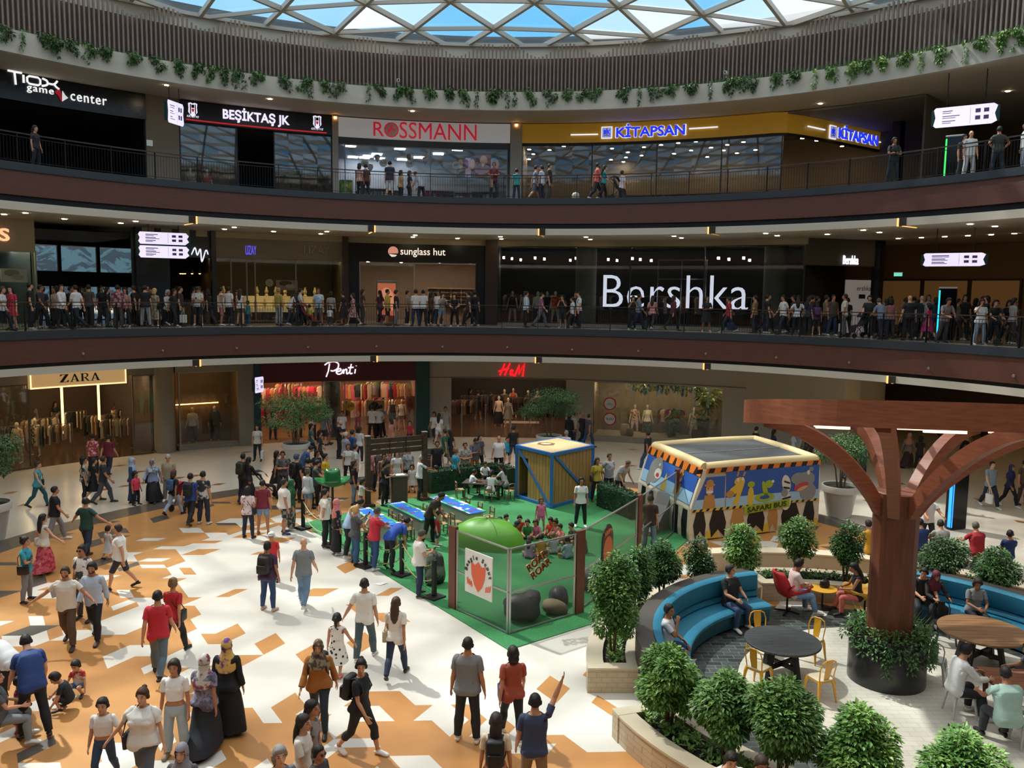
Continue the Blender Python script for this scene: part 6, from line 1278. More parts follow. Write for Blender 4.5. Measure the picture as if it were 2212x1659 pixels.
# ================================================================ PEOPLE
def sstep(x, a, b): t = np.clip((x-a)/(b-a), 0, 1); return t*t*(3-2*t)
A35 = math.radians(35); ADIR = np.array([math.sin(A35), 0, -math.cos(A35)])
JM = dict(S=(.172, -.012, 1.41), hip=(.09, 0, .90), knee=(.115, .01, .48), ank=(.13, -.02, .085))
def body_source(fem):
    m = MB()
    if fem: T = [(.80,.09,.09,0),(.85,.17,.118,-.012),(.92,.182,.125,-.018),(1.0,.158,.105,-.006),(1.08,.128,.09,.004),(1.18,.138,.096,.006),(1.28,.155,.108,.008),(1.36,.166,.104,-.002),(1.42,.158,.085,-.012),(1.455,.11,.068,-.014),(1.485,.06,.056,-.012),(1.55,.048,.052,0),(1.60,.047,.05,.008)]
    else: T = [(.80,.10,.09,0),(.85,.162,.115,-.005),(.92,.17,.12,-.012),(1.0,.16,.112,.0),(1.08,.155,.108,.006),(1.18,.162,.112,.008),(1.28,.178,.118,.006),(1.36,.186,.112,-.004),(1.42,.172,.092,-.012),(1.46,.12,.072,-.015),(1.49,.07,.064,-.012),(1.55,.056,.060,0),(1.60,.054,.057,.01)]
    n = 24; vs = []
    for z, rx, ry, cy_ in T:
        for i in range(n):
            a = 2*PI*i/n; c, s = math.cos(a), math.sin(a); e = .85; vs.append((rx*math.copysign(abs(c)**e, c), cy_+ry*math.copysign(abs(s)**e, s), z))
    k = len(T); m.add(vs, [(j*n+i, j*n+(i+1) % n, (j+1)*n+(i+1) % n, (j+1)*n+i) for j in range(k-1) for i in range(n)]+[tuple(range(n))[::-1], tuple((k-1)*n+i for i in range(n))])
    def ell(c, r): 
        q = MB(); q.sph((0, 0, 0), 1.0, 10); m.add([(c[0]+x*r[0], c[1]+y*r[1], c[2]+z*r[2]) for x, y, z in q.v], q.f)
    g = .86 if fem else 1.0
    for s in (-1, 1):
        S = np.array(JM['S'])*np.array([s, 1, 1]); d = ADIR*np.array([s, 1, 1]); P = lambda t, y=0: tuple(S+d*t+np.array([0, y, 0]))
        ell((S[0]*.96, S[1], S[2]-.008), (.062*g, .058*g, .058*g))
        m.tube([P(-.03), P(.05), P(.16), P(.27), P(.31), P(.37), P(.47), P(.55), P(.575)], [.045*g, .054*g, .05*g, .041*g, .04*g, .043*g, .034*g, .027*g, .026*g], 10)
        nx = np.array([math.cos(A35)*s, 0, math.sin(A35)])   # outward normal of the arm
        def hp(t, y, o=0): return tuple(S+d*t+np.array([0, y, 0])+nx*o)
        q = []
        for t, w, th in ((.56, .026, .02), (.59, .036, .016), (.63, .042, .015), (.652, .040, .013)):
            q.append([hp(t, -w), hp(t, -w*.6, th), hp(t, w*.6, th), hp(t, w), hp(t, w*.6, -th), hp(t, -w*.6, -th)])
        vv = [p for r in q for p in r]; m.add(vv, [(j*6+i, j*6+(i+1) % 6, (j+1)*6+(i+1) % 6, (j+1)*6+i) for j in range(3) for i in range(6)]+[(0,1,2,3,4,5)[::-1], (18,19,20,21,22,23)])
        for y, l in ((-.032, .055), (-.011, .068), (.011, .075), (.032, .066)): m.tube([hp(.64, y*.9), hp(.65+l*.45, y*1.05, -.004), hp(.65+l*.75, y*1.08, -.014), hp(.65+l, y*1.1, -.026)], [.0095, .009, .0085, .007], 6)
        m.tube([hp(.585, .025), hp(.615, .052, -.008), hp(.645, .064, -.016), hp(.665, .066, -.024)], [.013, .0115, .010, .008], 6)
        h, kn, an = [np.array(JM[q])*np.array([s, 1, 1]) for q in ('hip', 'knee', 'ank')]; L_ = lambda f, y=0: tuple(h*(1-f)+kn*f+np.array([0, y, 0])); C_ = lambda f, y=0: tuple(kn*(1-f)+an*f+np.array([0, y, 0]))
        m.tube([L_(-.08), L_(.1, -.008), L_(.45, .0), L_(.8), L_(1.0, .004), C_(.12), C_(.32, -.014), C_(.6, -.006), C_(.88), C_(1.0)], [.075, .092 if fem else .088, .08, .063, .056, .052, .056, .044, .035, .036], 12)
        ax = an[0]; m.tube([(ax, -.075, .035), (ax, -.03, .05), (ax, .04, .05), (ax+.004*s, .11, .032), (ax+.006*s, .16, .024), (ax+.006*s, .18, .02)], [.028, .037, .038, .042, .036, .02], 10, sq=.75)
        if fem: ell((s*.07, .085, 1.27), (.058, .034, .052)); ell((s*.085, -.085, .90), (.08, .055, .08))
        else: ell((s*.08, -.075, .90), (.075, .05, .075))
    k = .94 if fem else 1.0
    ell((0, -.002, 1.668), (.075*k, .096, .098)); ell((0, .035, 1.622), (.063*k, .066, .092)); ell((0, .078, 1.556), (.03, .026, .024)); ell((0, .098, 1.585), (.024, .014, .012))
    m.tube([(0, .100, 1.662), (0, .113, 1.64), (0, .122, 1.618), (0, .108, 1.606)], [.008, .011, .015, .012], 6)
    for s in (-1, 1): ell((s*.077*k, -.004, 1.635), (.010, .02, .03)); m.tube([(s*.012, .098, 1.672), (s*.035, .096, 1.677), (s*.055, .078, 1.670)], [.009, .011, .008], 6)
    m.tube([(0, -.012, 1.45), (0, -.004, 1.52), (0, .004, 1.6)], [.066*g, .055*g, .056*g], 14)
    return m
def make_template(fem):
    out = {}
    o = body_source(fem).build('src', M('c89878', .5)); md = o.modifiers.new('r', 'REMESH'); md.mode = 'VOXEL'; md.voxel_size = .0085; md.use_smooth_shade = True
    sm = o.modifiers.new('s', 'SMOOTH'); sm.factor = .5; sm.iterations = 3
    for lod, ratio in ((0, .22), (1, .065), (2, .028)):
        dm = o.modifiers.new('d', 'DECIMATE'); dm.ratio = ratio
        bpy.context.view_layer.update(); me = bpy.data.meshes.new_from_object(o.evaluated_get(bpy.context.evaluated_depsgraph_get())); o.modifiers.remove(dm)
        bm = bmesh.new(); bm.from_mesh(me); bpy.data.meshes.remove(me)
        cuts = [((0, 0, z), (0, 0, 1)) for z in (.105, .30, .50, .64, .86, .99, 1.08, 1.472)]
        for s in (-1, 1):
            S = Vector(JM['S']); S.x *= s; d = Vector(ADIR); d.x *= s
            for t in (.06, .19, .5): cuts.append((S+d*t, d))
        for co, no in cuts: bmesh.ops.bisect_plane(bm, geom=bm.verts[:]+bm.edges[:]+bm.faces[:], dist=.002, plane_co=co, plane_no=no)
        bmesh.ops.triangulate(bm, faces=bm.faces[:]); bm.normal_update(); bm.verts.ensure_lookup_table()
        V = np.array([v.co[:] for v in bm.verts]); N = np.array([v.normal[:] for v in bm.verts]); Tt = np.array([[v.index for v in f.verts] for f in bm.faces]); bm.free()
        out[lod] = rig(V, N, Tt)
    bpy.data.objects.remove(o); return out
def rig(V, N, T):
    n = len(V); x, y, z = V.T; s = np.sign(x)+(x == 0); W_ = np.zeros((n, 17))
    S = np.array(JM['S']); dx = np.abs(x)-S[0]; dy = y-S[1]; dz = z-S[2]
    t = dx*ADIR[0]+dz*ADIR[2]; pn = dx*math.cos(A35)+dz*math.sin(A35)
    wa = sstep(t, -.05, .06)*sstep(pn, -.078, -.045)*(z > .70)*(np.abs(x) > .1); wa = np.where((t > .3) & (pn > -.12), 1.0, wa)*(z > .7)*(z < 1.5)
    wf = sstep(t, .26, .34); wh = sstep(t, .535, .575)
    R_ = x > 0
    for side, (u, f, h) in ((~R_, (5, 7, 9)), (R_, (6, 8, 10))):
        W_[:, u] = wa*(1-wf)*side; W_[:, f] = wa*wf*(1-wh)*side; W_[:, h] = wa*wh*side
    rest = 1-wa; wl = sstep(z, .95, .82); lat = sstep(x, -.03, .03); ws = sstep(z, .53, .43); wft = sstep(z, .115, .065)
    for lr, (th, sh, ft) in ((1-lat, (11, 13, 15)), (lat, (12, 14, 16))):
        W_[:, th] = rest*wl*lr*(1-ws); W_[:, sh] = rest*wl*lr*ws*(1-wft); W_[:, ft] = rest*wl*lr*wft
    tr = rest*(1-wl); a, b, c, d = sstep(z, .95, 1.05), sstep(z, 1.14, 1.26), sstep(z, 1.455, 1.50), sstep(z, 1.535, 1.575)
    W_[:, 0] = tr*(1-a); W_[:, 1] = tr*a*(1-b); W_[:, 2] = tr*b*(1-c); W_[:, 3] = tr*c*(1-d); W_[:, 4] = tr*d
    F = T; fc = V[F].mean(1); fw = W_[F].mean(1); ft = t[F].mean(1)
    return dict(V=V, N=N, T=T, W=W_, t=t, fc=fc, arm=fw[:, 5:11].sum(1) > .5, ft=ft, head=fw[:, 4] > .5, neck=fw[:, 3:5].sum(1) > .5)
TPL = {'m': make_template(False), 'f': make_template(True)}
def fmask(R_, kind):
    z, arm, t, fc = R_['fc'][:, 2], R_['arm'], R_['ft'], R_['fc']; tor = ~arm & (z < 1.472)
    if kind == 'tee': return (tor & (z > .86)) | (arm & (t < .19))
    if kind == 'long': return (tor & (z > .86)) | (arm & (t < .5))
    if kind == 'tank': return (tor & (z > .86) & (z < 1.472)) | (arm & (t < .06) & (t > 9))
    if kind == 'crop': return (tor & (z > 1.08)) | (arm & (t < .19))
    if kind == 'tr': return ~arm & (z < .99) & (z > .105)
    if kind == 'cap': return ~arm & (z < .99) & (z > .30)
    if kind == 'sh': return ~arm & (z < .99) & (z > .50)
    if kind == 'ss': return ~arm & (z < .99) & (z > .64)
    if kind == 'shoe': return ~arm & (z < .105)
    hl = 1.58+.128*sstep(fc[:, 1], -.03, .085)
    if kind == 'hair': return R_['head'] & (z > hl)
    if kind == 'hijab': return R_['neck'] & ~((fc[:, 1] > .05) & (np.abs(fc[:, 0]) < .052) & (z > 1.55) & (z < 1.70))
    if kind == 'beard': return R_['head'] & (fc[:, 1] > .015) & (z < 1.605) & (z > 1.5) & ~((z > 1.572) & (np.abs(fc[:, 0]) < .03))
GC = {}
def garment(sex, lod, kind, loose):
    key = (sex, lod, kind, round(loose, 3))
    if key in GC: return GC[key]
    R_ = TPL[sex][lod]; F = R_['T'][fmask(R_, kind)]; idx, inv = np.unique(F, return_inverse=True); F = inv.reshape(-1, 3); V, N, z = R_['V'][idx], R_['N'][idx], R_['V'][idx][:, 2]; t = R_['t'][idx]
    if kind in ('tee', 'long', 'tank', 'crop'): off = .009+loose*.8+(.007+loose*.7)*sstep(z, 1.22, .88)+.004*sstep(t, .05, .19)*(R_['W'][idx][:, 5:11].sum(1) > .3)
    elif kind in ('tr', 'cap', 'sh', 'ss'): off = .008+(.008+loose)*sstep(z, .8, .3)
    elif kind == 'shoe': off = np.full(len(z), .009)
    elif kind == 'hair': off = .002+.004*np.sin(V[:, 0]*160+V[:, 2]*90)*np.sin(V[:, 1]*140+V[:, 2]*60)+(.015+loose)*sstep(z-(1.58+.128*sstep(V[:, 1], -.03, .085)), -.004, .035)
    elif kind == 'hijab': off = np.full(len(z), .018)
    else: off = np.full(len(z), .006)
    P = V+N*off[:, None]
    if kind == 'shoe': P[:, 2] = np.maximum(P[:, 2], -.004)
    GC[key] = (idx, F, P); return GC[key]
def RX(a): a = math.radians(a); c, s = math.cos(a), math.sin(a); return np.array([[1, 0, 0], [0, c, -s], [0, s, c]])
def RY(a): a = math.radians(a); c, s = math.cos(a), math.sin(a); return np.array([[c, 0, s], [0, 1, 0], [-s, 0, c]])
def RZ(a): a = math.radians(a); c, s = math.cos(a), math.sin(a); return np.array([[c, -s, 0], [s, c, 0], [0, 0, 1]])
# pose = root, lean, twist, head(pitch,yaw), armL, armR (flex, abduct, elbow, inward), legL, legR (flex, abduct, knee)
POSES = {
 'stand': dict(aL=(2, 8, 12, 10), aR=(-2, 8, 14, 10), lL=(2, 2, 3), lR=(-2, 3, 2)), 'ease': dict(aL=(4, 10, 22, 15), aR=(-4, 8, 10, 5), lL=(10, 3, 14), lR=(-3, 4, 0), lean=-2, head=(-4, 14)),
 'walk': dict(aL=(-20, 7, 16, 5), aR=(20, 7, 22, 5), lL=(25, 1, 12), lR=(-18, 1, 18), twist=5, lean=3), 'walk2': dict(aL=(18, 7, 24, 5), aR=(-20, 7, 14, 5), lL=(-20, 1, 26), lR=(22, 1, 8), twist=-5, lean=3),
 'fold': dict(aL=(22, 12, 95, 72), aR=(20, 12, 98, 72), lL=(3, 3, 3), lR=(-2, 4, 2)), 'phone': dict(aL=(18, 8, 95, 40), aR=(22, 8, 90, 38), head=(-28, 0), lL=(4, 3, 4), lR=(-2, 3, 2)),
 'photo': dict(aL=(45, 12, 95, 25), aR=(50, 12, 92, 25), head=(0, 0), lL=(3, 3, 4), lR=(-2, 3, 2)), 'ear': dict(aL=(2, 8, 14, 10), aR=(48, 30, 140, 20), lL=(4, 3, 6), lR=(-2, 3, 2), head=(-10, 10)),
 'rail': dict(aL=(48, 14, 62, 38), aR=(48, 14, 62, 38), lean=26, lL=(-14, 4, 2), lR=(-6, 4, 10), head=(-2, 8)), 'face': dict(aL=(40, 12, 138, 22), aR=(40, 12, 138, 22), lean=14, lL=(-6, 3, 2), lR=(-6, 3, 4), head=(-6, 0)),
 'point': dict(aL=(4, 10, 25, 10), aR=(150, 22, 20, 0), lL=(6, 2, 8), lR=(-6, 3, 4)), 'holdR': dict(aL=(2, 8, 12, 5), aR=(8, 26, 8, -10), lL=(20, 1, 10), lR=(-14, 1, 16)), 'holdL': dict(aL=(8, 26, 8, -10), aR=(2, 8, 12, 5), lL=(-14, 1, 16), lR=(20, 1, 10)),
 'spread': dict(aL=(12, 42, 20, -20), aR=(12, 46, 16, -20), lL=(18, 1, 8), lR=(-14, 1, 20)), 'bend': dict(root=34, lean=44, aL=(70, 8, 20, 10), aR=(66, 8, 22, 10), lL=(38, 3, 6), lR=(30, 4, 4), head=(14, 0)),
 'lean': dict(root=12, lean=26, aL=(44, 8, 30, 15), aR=(40, 8, 34, 15), lL=(20, 3, 8), lR=(2, 4, 2), head=(-12, 0)), 'hips': dict(aL=(-12, 34, 80, 70), aR=(-12, 34, 80, 70), lL=(4, 4, 3), lR=(-4, 5, 2)),
 'sit': dict(lean=-6, aL=(24, 8, 55, 35), aR=(24, 8, 55, 35), lL=(84, 6, 84), lR=(84, 7, 80)), 'sitc': dict(lean=10, aL=(36, 8, 62, 40), aR=(36, 8, 66, 42), lL=(86, 5, 82), lR=(88, 4, 70), head=(-16, 0)),
 'sitf': dict(lean=18, aL=(58, 14, 50, 30), aR=(58, 14, 50, 30), lL=(84, 6, 80), lR=(80, 8, 74), head=(-8, 0)), 'chin': dict(lean=2, aL=(20, 8, 60, 40), aR=(44, 4, 132, 26), lL=(84, 5, 84), lR=(88, 8, 62)),
 'floor': dict(lean=14, aL=(36, 10, 60, 40), aR=(40, 10, 62, 40), lL=(92, 42, 118), lR=(92, 42, 118), head=(-8, 0)), 'squat': dict(lean=34, aL=(50, 10, 20, 10), aR=(70, 6, 8, 4), lL=(112, 14, 132), lR=(104, 16, 128), head=(-20, 0)),
 'knee': dict(lean=12, aL=(20, 10, 14, 5), aR=(30, 16, 10, 5), lL=(98, 12, 130), lR=(98, 12, 130), head=(-14, 0)), 'man1': dict(aL=(0, 12, 14, 0), aR=(2, 12, 10, 0), lL=(3, 3, 2), lR=(-2, 4, 2)), 'reach': dict(aL=(62, 10, 20, 10), aR=(58, 10, 24, 10), lean=8, lL=(8, 3, 6), lR=(-6, 3, 4), head=(-12, 0)),
 'handsb': dict(aL=(-22, 14, 50, 60), aR=(-22, 14, 50, 60), lL=(3, 4, 2), lR=(-3, 5, 2)), 'push': dict(aL=(34, 6, 40, 10), aR=(34, 6, 40, 10), lean=6, lL=(22, 1, 10), lR=(-16, 1, 16)),
}
def fk(pose, jt, hy=0.0):
    g = lambda k, d: pose.get(k, d)
    ro = RX(-g('root', 0)); sp = ro @ RX(-g('lean', 0)*.5) @ RZ(g('twist', 0)*.5); che = sp @ RX(-g('lean', 0)*.5) @ RZ(g('twist', 0)*.5)
    hp, hyw = g('head', (0, 0)); nk = che @ RX(hp*.4 + g('lean', 0)*.25) @ RZ(-(hyw+hy)*.4); hd = nk @ RX(hp*.6 + g('lean', 0)*.2) @ RZ(-(hyw+hy)*.6)
    R_ = [None]*17; P = [None]*17; R_[0], P[0] = ro, jt[0]
    P[1] = P[0]+ro @ (jt[1]-jt[0]); R_[1] = sp; P[2] = P[1]+sp @ (jt[2]-jt[1]); R_[2] = che; P[3] = P[2]+che @ (jt[3]-jt[2]); R_[3] = nk; P[4] = P[3]+nk @ (jt[4]-jt[3]); R_[4] = hd
    for s, (u, f, h), k in ((-1, (5, 7, 9), 'aL'), (1, (6, 8, 10), 'aR')):
        fl, ab, el_, inn = g(k, (0, 8, 10, 0)); U = che @ RX(fl) @ RY(-s*ab) @ RZ(s*inn); Hh = RY(s*35)
        R_[u] = U @ Hh; P[u] = P[2]+che @ (jt[u]-jt[2]); R_[f] = U @ RX(el_) @ Hh; P[f] = P[u]+R_[u] @ (jt[f]-jt[u]); R_[h] = R_[f]; P[h] = P[f]+R_[f] @ (jt[h]-jt[f])
    for s, (th, sh, ft), k in ((-1, (11, 13, 15), 'lL'), (1, (12, 14, 16), 'lR')):
        fl, ab, kn = g(k, (0, 2, 0)); R_[th] = ro @ RY(-s*ab*(1 if fl < 60 else .3)) @ RZ(-s*(ab if fl > 60 else 4)) @ RX(fl); P[th] = P[0]+ro @ (jt[th]-jt[0])
        R_[sh] = R_[th] @ RX(-kn); P[sh] = P[th]+R_[th] @ (jt[sh]-jt[th]); R_[ft] = R_[sh] @ RX(max(-35, min(20, kn-fl-g('root', 0)*0))); P[ft] = P[sh]+R_[sh] @ (jt[ft]-jt[sh])
    return R_, P
J0 = [np.array(p) for p in ((0, 0, .93), (0, 0, 1.02), (0, 0, 1.2), (0, -.01, 1.48), (0, 0, 1.555))]
for k in range(6):
    s = -1 if k % 2 == 0 else 1; J0.append((np.array(JM['S'])+ADIR*(0, .30, .555)[k//2])*np.array([1, 1, 1]) if s > 0 else (np.array(JM['S'])+ADIR*(0, .30, .555)[k//2])*np.array([-1, 1, 1]))
for nm in ('hip', 'knee', 'ank'):
    for s in (-1, 1): J0.append(np.array(JM[nm])*np.array([s, 1, 1]))
J0 = np.array(J0)
def tri_obj(name, V, T, mats, parent, fm=None, quads=None):
    me = bpy.data.meshes.new(name); me.vertices.add(len(V)); me.vertices.foreach_set('co', np.asarray(V, dtype=np.float32).ravel()); T = np.asarray(T, dtype=np.int32); k = T.shape[1]
    me.loops.add(T.size); me.loops.foreach_set('vertex_index', T.ravel()); me.polygons.add(len(T)); me.polygons.foreach_set('loop_start', np.arange(0, T.size, k, dtype=np.int32)); me.polygons.foreach_set('use_smooth', np.ones(len(T), dtype=bool))
    for mm in (mats if isinstance(mats, list) else [mats]): me.materials.append(mm)
    if fm is not None: me.polygons.foreach_set('material_index', np.asarray(fm, dtype=np.int32))
    me.update(calc_edges=True); o = bpy.data.objects.new(name, me); COL.objects.link(o)
    if parent is not None: o.parent = parent
    return o
PALN = [('white', 'e8e6e2'), ('cream', 'd8c8a8'), ('pale grey', 'b4b4b4'), ('grey', '808284'), ('dark grey', '484a4c'), ('black', '18181a'), ('red', 'c02430'), ('maroon', '6a2030'), ('coral', 'd87060'), ('pink', 'd89aa8'), ('magenta', 'c03070'), ('orange', 'd07830'), ('mustard', 'c09828'), ('yellow', 'd8c440'), ('green', '2f7048'), ('mint', '9fc4b4'), ('turquoise', '2f9aa8'), ('light blue', 'a8bcd8'), ('blue', '2f5ab0'), ('navy', '1c2744'), ('denim blue', '4a6488'), ('purple', '4a2850'), ('mauve', '95708a'), ('brown', '5a4030'), ('tan', 'a88860'), ('olive', '5c5a3c'), ('pale denim', '98b0c8'), ('dark green', '1c3c38')]
def cname(h):
    a = [int(h[i:i+2], 16) for i in (0, 2, 4)]; return min(PALN, key=lambda p: sum((a[i]-int(p[1][2*i:2*i+2], 16))**2 for i in range(3)))[0]
TOPN = {'tee': 't-shirt', 'long': 'long-sleeved shirt', 'tank': 'sleeveless top', 'crop': 'short top', 'dr': 'dress', 'ab': 'long robe'}
BOTN = {'tr': 'trousers', 'cap': 'cropped trousers', 'sh': 'shorts', 'ss': 'short shorts', 'sk': 'skirt', 'ls': 'long skirt', 'no': ''}
POSN = {'walk': 'walking', 'walk2': 'walking', 'fold': 'standing arms folded', 'phone': 'looking at a phone', 'photo': 'holding up a phone', 'ear': 'with hand at ear', 'rail': 'leaning on the railing', 'face': 'resting face in hands', 'point': 'raising an arm', 'bend': 'bending over', 'lean': 'stooping', 'sit': 'sitting', 'sitc': 'sitting', 'sitf': 'sitting forward', 'chin': 'sitting hand on chin', 'floor': 'sitting cross-legged', 'squat': 'crouching', 'knee': 'kneeling', 'spread': 'walking arms out', 'hips': 'hands on hips', 'push': 'pushing', 'reach': 'reaching out', 'holdR': 'walking', 'holdL': 'walking'}
SKIN = ('c08a68', 'b87e5c', 'd09c7c', 'a87050', 'c89474'); USED = {}
ORDW = ['', ' second', ' third', ' fourth', ' fifth', ' sixth', ' seventh', ' eighth', ' ninth', ' tenth']
def person(z0, spec, zone, lod, group=None, pos=None, mann=False, rgen=random.Random(31)):
    """spec: x y height face pose sex top:col[:pattern:col2] bottom:col hair:col [extras]"""
    w = spec.split(); x, y, h, face, pz, sex = float(w[0]), float(w[1]), float(w[2]), float(w[3]), w[4], w[5]; tk = w[6].split(':'); bk = w[7].split(':'); hk = w[8].split(':'); ex = w[9:]
    child = h < 1.42; s2 = 1.0 if h > 1.6 else 1-(1.7-h)*.22; s1 = (h-.215*s2)/1.545; sxy = s1*(1.0 if h > 1.55 else 1.0+.16*min(1, (1.55-h)/.5))
    opt = {e.split('=')[0]: (e.split('=')[1] if '=' in e else '1') for e in ex}; fat = float(opt.get('fat', 1.0)); hy = float(opt.get('look', 0)); seat = float(opt['seat']) if 'seat' in opt else None
    p = pos if pos is not None else at(x, y, z0+(seat or 0)); p = Vector((p[0], p[1], z0))
    tsex = 'm' if child else sex; R_ = TPL[tsex][lod]
    def shape(V):
        V = V.copy(); a = sstep(V[:, 2], 1.5, 1.56)[:, None]; nb = np.array([0, 0, 1.53])
        tor = (sstep(V[:, 2], .72, .9)*sstep(V[:, 2], 1.46, 1.34)*sstep(np.abs(V[:, 0]), .29, .2))
        f = 1+(fat-1)*tor*1.0; body = V*np.stack([sxy*(1+(f-1)*.8), sxy*(1+(fat-1)*1.3*tor), np.full(len(V), s1)], 1); hd = (V-nb)*s2+nb*np.array([sxy, sxy, s1])
        return body*(1-a)+hd*a
    jt = shape(J0); pose = dict(POSES[pz])
    for q_ in ('aL', 'aR'): a_ = pose[q_]; pose[q_] = (a_[0], a_[1]+max(0, fat-1)*30, a_[2], a_[3])
    Rt, Pt = fk(pose, jt, hy); RM, PT = np.array(Rt), np.array(Pt)
    Rf = RZ(-face)
    def skin(V, Wt):
        q = np.einsum('bij,nbj->nbi', RM, V[:, None, :]-jt[None])+PT[None] if len(V) < 1 else None
        out = np.zeros_like(V)
        for b in range(17):
            wb = Wt[:, b]; k = wb > 1e-4
            if k.any(): out[k] += wb[k, None]*((V[k]-jt[b]) @ RM[b].T+PT[b])
        return out
    B = skin(shape(R_['V']), R_['W']); dz = -B[:, 2].min() if seat is None else seat-(PT[0][2]-.11*s1)
    if pz in ('floor',): dz = .02-(PT[0][2]-.10*s1)
    def fin(V): V = np.asarray(V, dtype=float).copy(); V[:, 2] += dz; return V @ Rf.T
    hw = {'m': 'man', 'f': 'woman'}[sex]
    if child: hw = {'m': 'boy', 'f': 'girl'}[sex]
    sk = M('d8c8b4', .35) if mann else M(opt.get('skin', SKIN[rgen.randrange(5)]), .5)
    eye = M('d8c8b4', .35) if mann else M('2a1c16', .4); lip = M('d8c8b4', .35) if mann else M('a8685a', .5)
    fm = np.zeros(len(R_['T']), dtype=np.int32); fc = R_['fc']
    for s in (-1, 1): fm[(np.abs(fc[:, 0]-s*.033) < .013) & (np.abs(fc[:, 2]-1.652) < (.006 if lod == 0 else .007)) & (fc[:, 1] > .06)] = 1; fm[(np.abs(fc[:, 0]-s*.034) < .019) & (np.abs(fc[:, 2]-1.683) < .0045) & (fc[:, 1] > .06) & (lod == 0)] = 3
    fm[(np.abs(fc[:, 0]) < .022) & (np.abs(fc[:, 2]-1.585) < .007) & (fc[:, 1] > .07)] = 2
    root = tri_obj('mannequin' if mann else 'person', fin(B), R_['T'], [sk, eye, lip, lip if mann else M('5a4030', .7)], None, fm); root.location = p
    def wear(kind, mt, name, loose=0.0): 
        idx, F, P = garment(tsex, lod, kind, loose); tri_obj(name, fin(skin(shape(P), R_['W'][idx])), F, mt, root)
    def cmat(k, rough=.75):
        if len(k) > 3: return M(k[1], rough, pat=k[2], col2=k[3], ps=float(k[4]) if len(k) > 4 else 14)
        return M(k[1], rough, noise=.06, ns=8)
    def bonep(b, v): v = np.asarray(v, dtype=float).reshape(-1, 3); return (shape(v)-jt[b]) @ RM[b].T+PT[b]
    def rig_part(m, b, mt, name, parent=root):
        P = fin(bonep(b, m.v)); me = bpy.data.meshes.new(name); me.from_pydata([tuple(q) for q in P], [], m.f); me.polygons.foreach_set('use_smooth', [True]*len(m.f)); me.materials.append(mt); me.update(); o = bpy.data.objects.new(name, me); COL.objects.link(o)
        if parent is not None: o.parent = parent
        else: o.location = p
        return o
    # clothing
    loose = float(opt.get('loose', .004)); tmt = cmat(tk)
    if bk[0] in ('tr', 'cap', 'sh', 'ss'): wear(bk[0], cmat(bk), {'tr': 'trousers', 'cap': 'trousers'}.get(bk[0], 'shorts'), .022 if 'wide' in opt else (.004 if sex == 'f' else .012))
    def skirt(zt_, zb_, mt, name, fl=.0):
        n, k = 20, 7; vs = []; hipw = np.array([(-.172 if sex == 'm' else -.182)*sxy*fat*1.06, 0, 0])
        for j in range(k):
            f = j/(k-1); zz = (zt_+(zb_-zt_)*f)*s1; cs = []
            if pz.startswith('sit') or pz in ('floor', 'squat', 'chin'):
                for s, (a, b2) in ((-1, (11, 13)), (1, (12, 14))): tt = max(0, f*1.2-.1); q = PT[a]+(PT[b2]-PT[a])*min(1, tt) if tt < 1 else PT[b2]+(PT[b2+2]-PT[b2])*(tt-1); cs.append(q)
                c = (cs[0]+cs[1])/2; ax = cs[1]-cs[0]; rx = np.linalg.norm(ax)/2+.10*s1; ry = .11*s1; up = np.array([0, 1, 0])*min(1, max(0, tt-.9)*9)+np.array([0, .4, 1])*(1-min(1, max(0, tt-.9)*9)); up /= np.linalg.norm(up)
                for i in range(n): a = 2*PI*i/n; vs.append(c+np.array([1, 0, 0])*rx*math.cos(a)+up*ry*math.sin(a))
                continue
            for s, (a, b2, c2) in ((-1, (11, 13, 15)), (1, (12, 14, 16))):
                A_, B_, C_ = PT[a], PT[b2], PT[c2]
                if zz > A_[2]: q = np.array([A_[0], PT[0][1]*.0+A_[1], zz])
                elif zz > B_[2]: t_ = (A_[2]-zz)/max(1e-3, A_[2]-B_[2]); q = A_+(B_-A_)*t_
                else: t_ = min(1.2, (B_[2]-zz)/max(1e-3, B_[2]-C_[2])); q = B_+(C_-B_)*t_
                cs.append(q)
            c = (cs[0]+cs[1])/2; wst = max(0, 1-f*3.2) if zt_ > .95 else 0; rx = abs(cs[1][0]-cs[0][0])/2+(.098+.02*f+fl*f)*sxy*fat; ry = abs(cs[1][1]-cs[0][1])/2+(.125-.02*f+fl*f)*sxy*(1+(fat-1)*1.3)
            if zt_ > .95: rx = rx*(1-wst)+(.17 if sex == 'm' else .155)*sxy*fat*wst; ry = ry*(1-wst)+.125*sxy*fat*wst
            for i in range(n): a = 2*PI*i/n; rr = 1+.035*f*math.sin(5*a+x); vs.append(np.array([c[0]+rx*rr*math.cos(a), c[1]-.008+ry*rr*math.sin(a), zz]))
        T_ = [(j*n+i, (j+1)*n+i, (j+1)*n+(i+1) % n, j*n+(i+1) % n) for j in range(k-1) for i in range(n)]; tri_obj(name, fin(np.array(vs)), T_, mt, root)
    if bk[0] in ('sk', 'ls'): skirt(1.0, .14 if bk[0] == 'ls' else float(opt.get('hem', .55)), cmat(bk), 'skirt', .04 if bk[0] == 'sk' else .02)
    if tk[0] in TOPN and tk[0] not in ('dr', 'ab'): wear(tk[0], tmt, 'shirt', loose)
    if tk[0] == 'dr': wear('tank' if 'slv' in opt else 'tee', tmt, 'dress_top', .0); skirt(1.06, float(opt.get('hem', .5)), tmt, 'dress', .05)
    if tk[0] == 'ab': wear('long', tmt, 'robe_top', .012); skirt(1.06, .10, tmt, 'robe', .05)
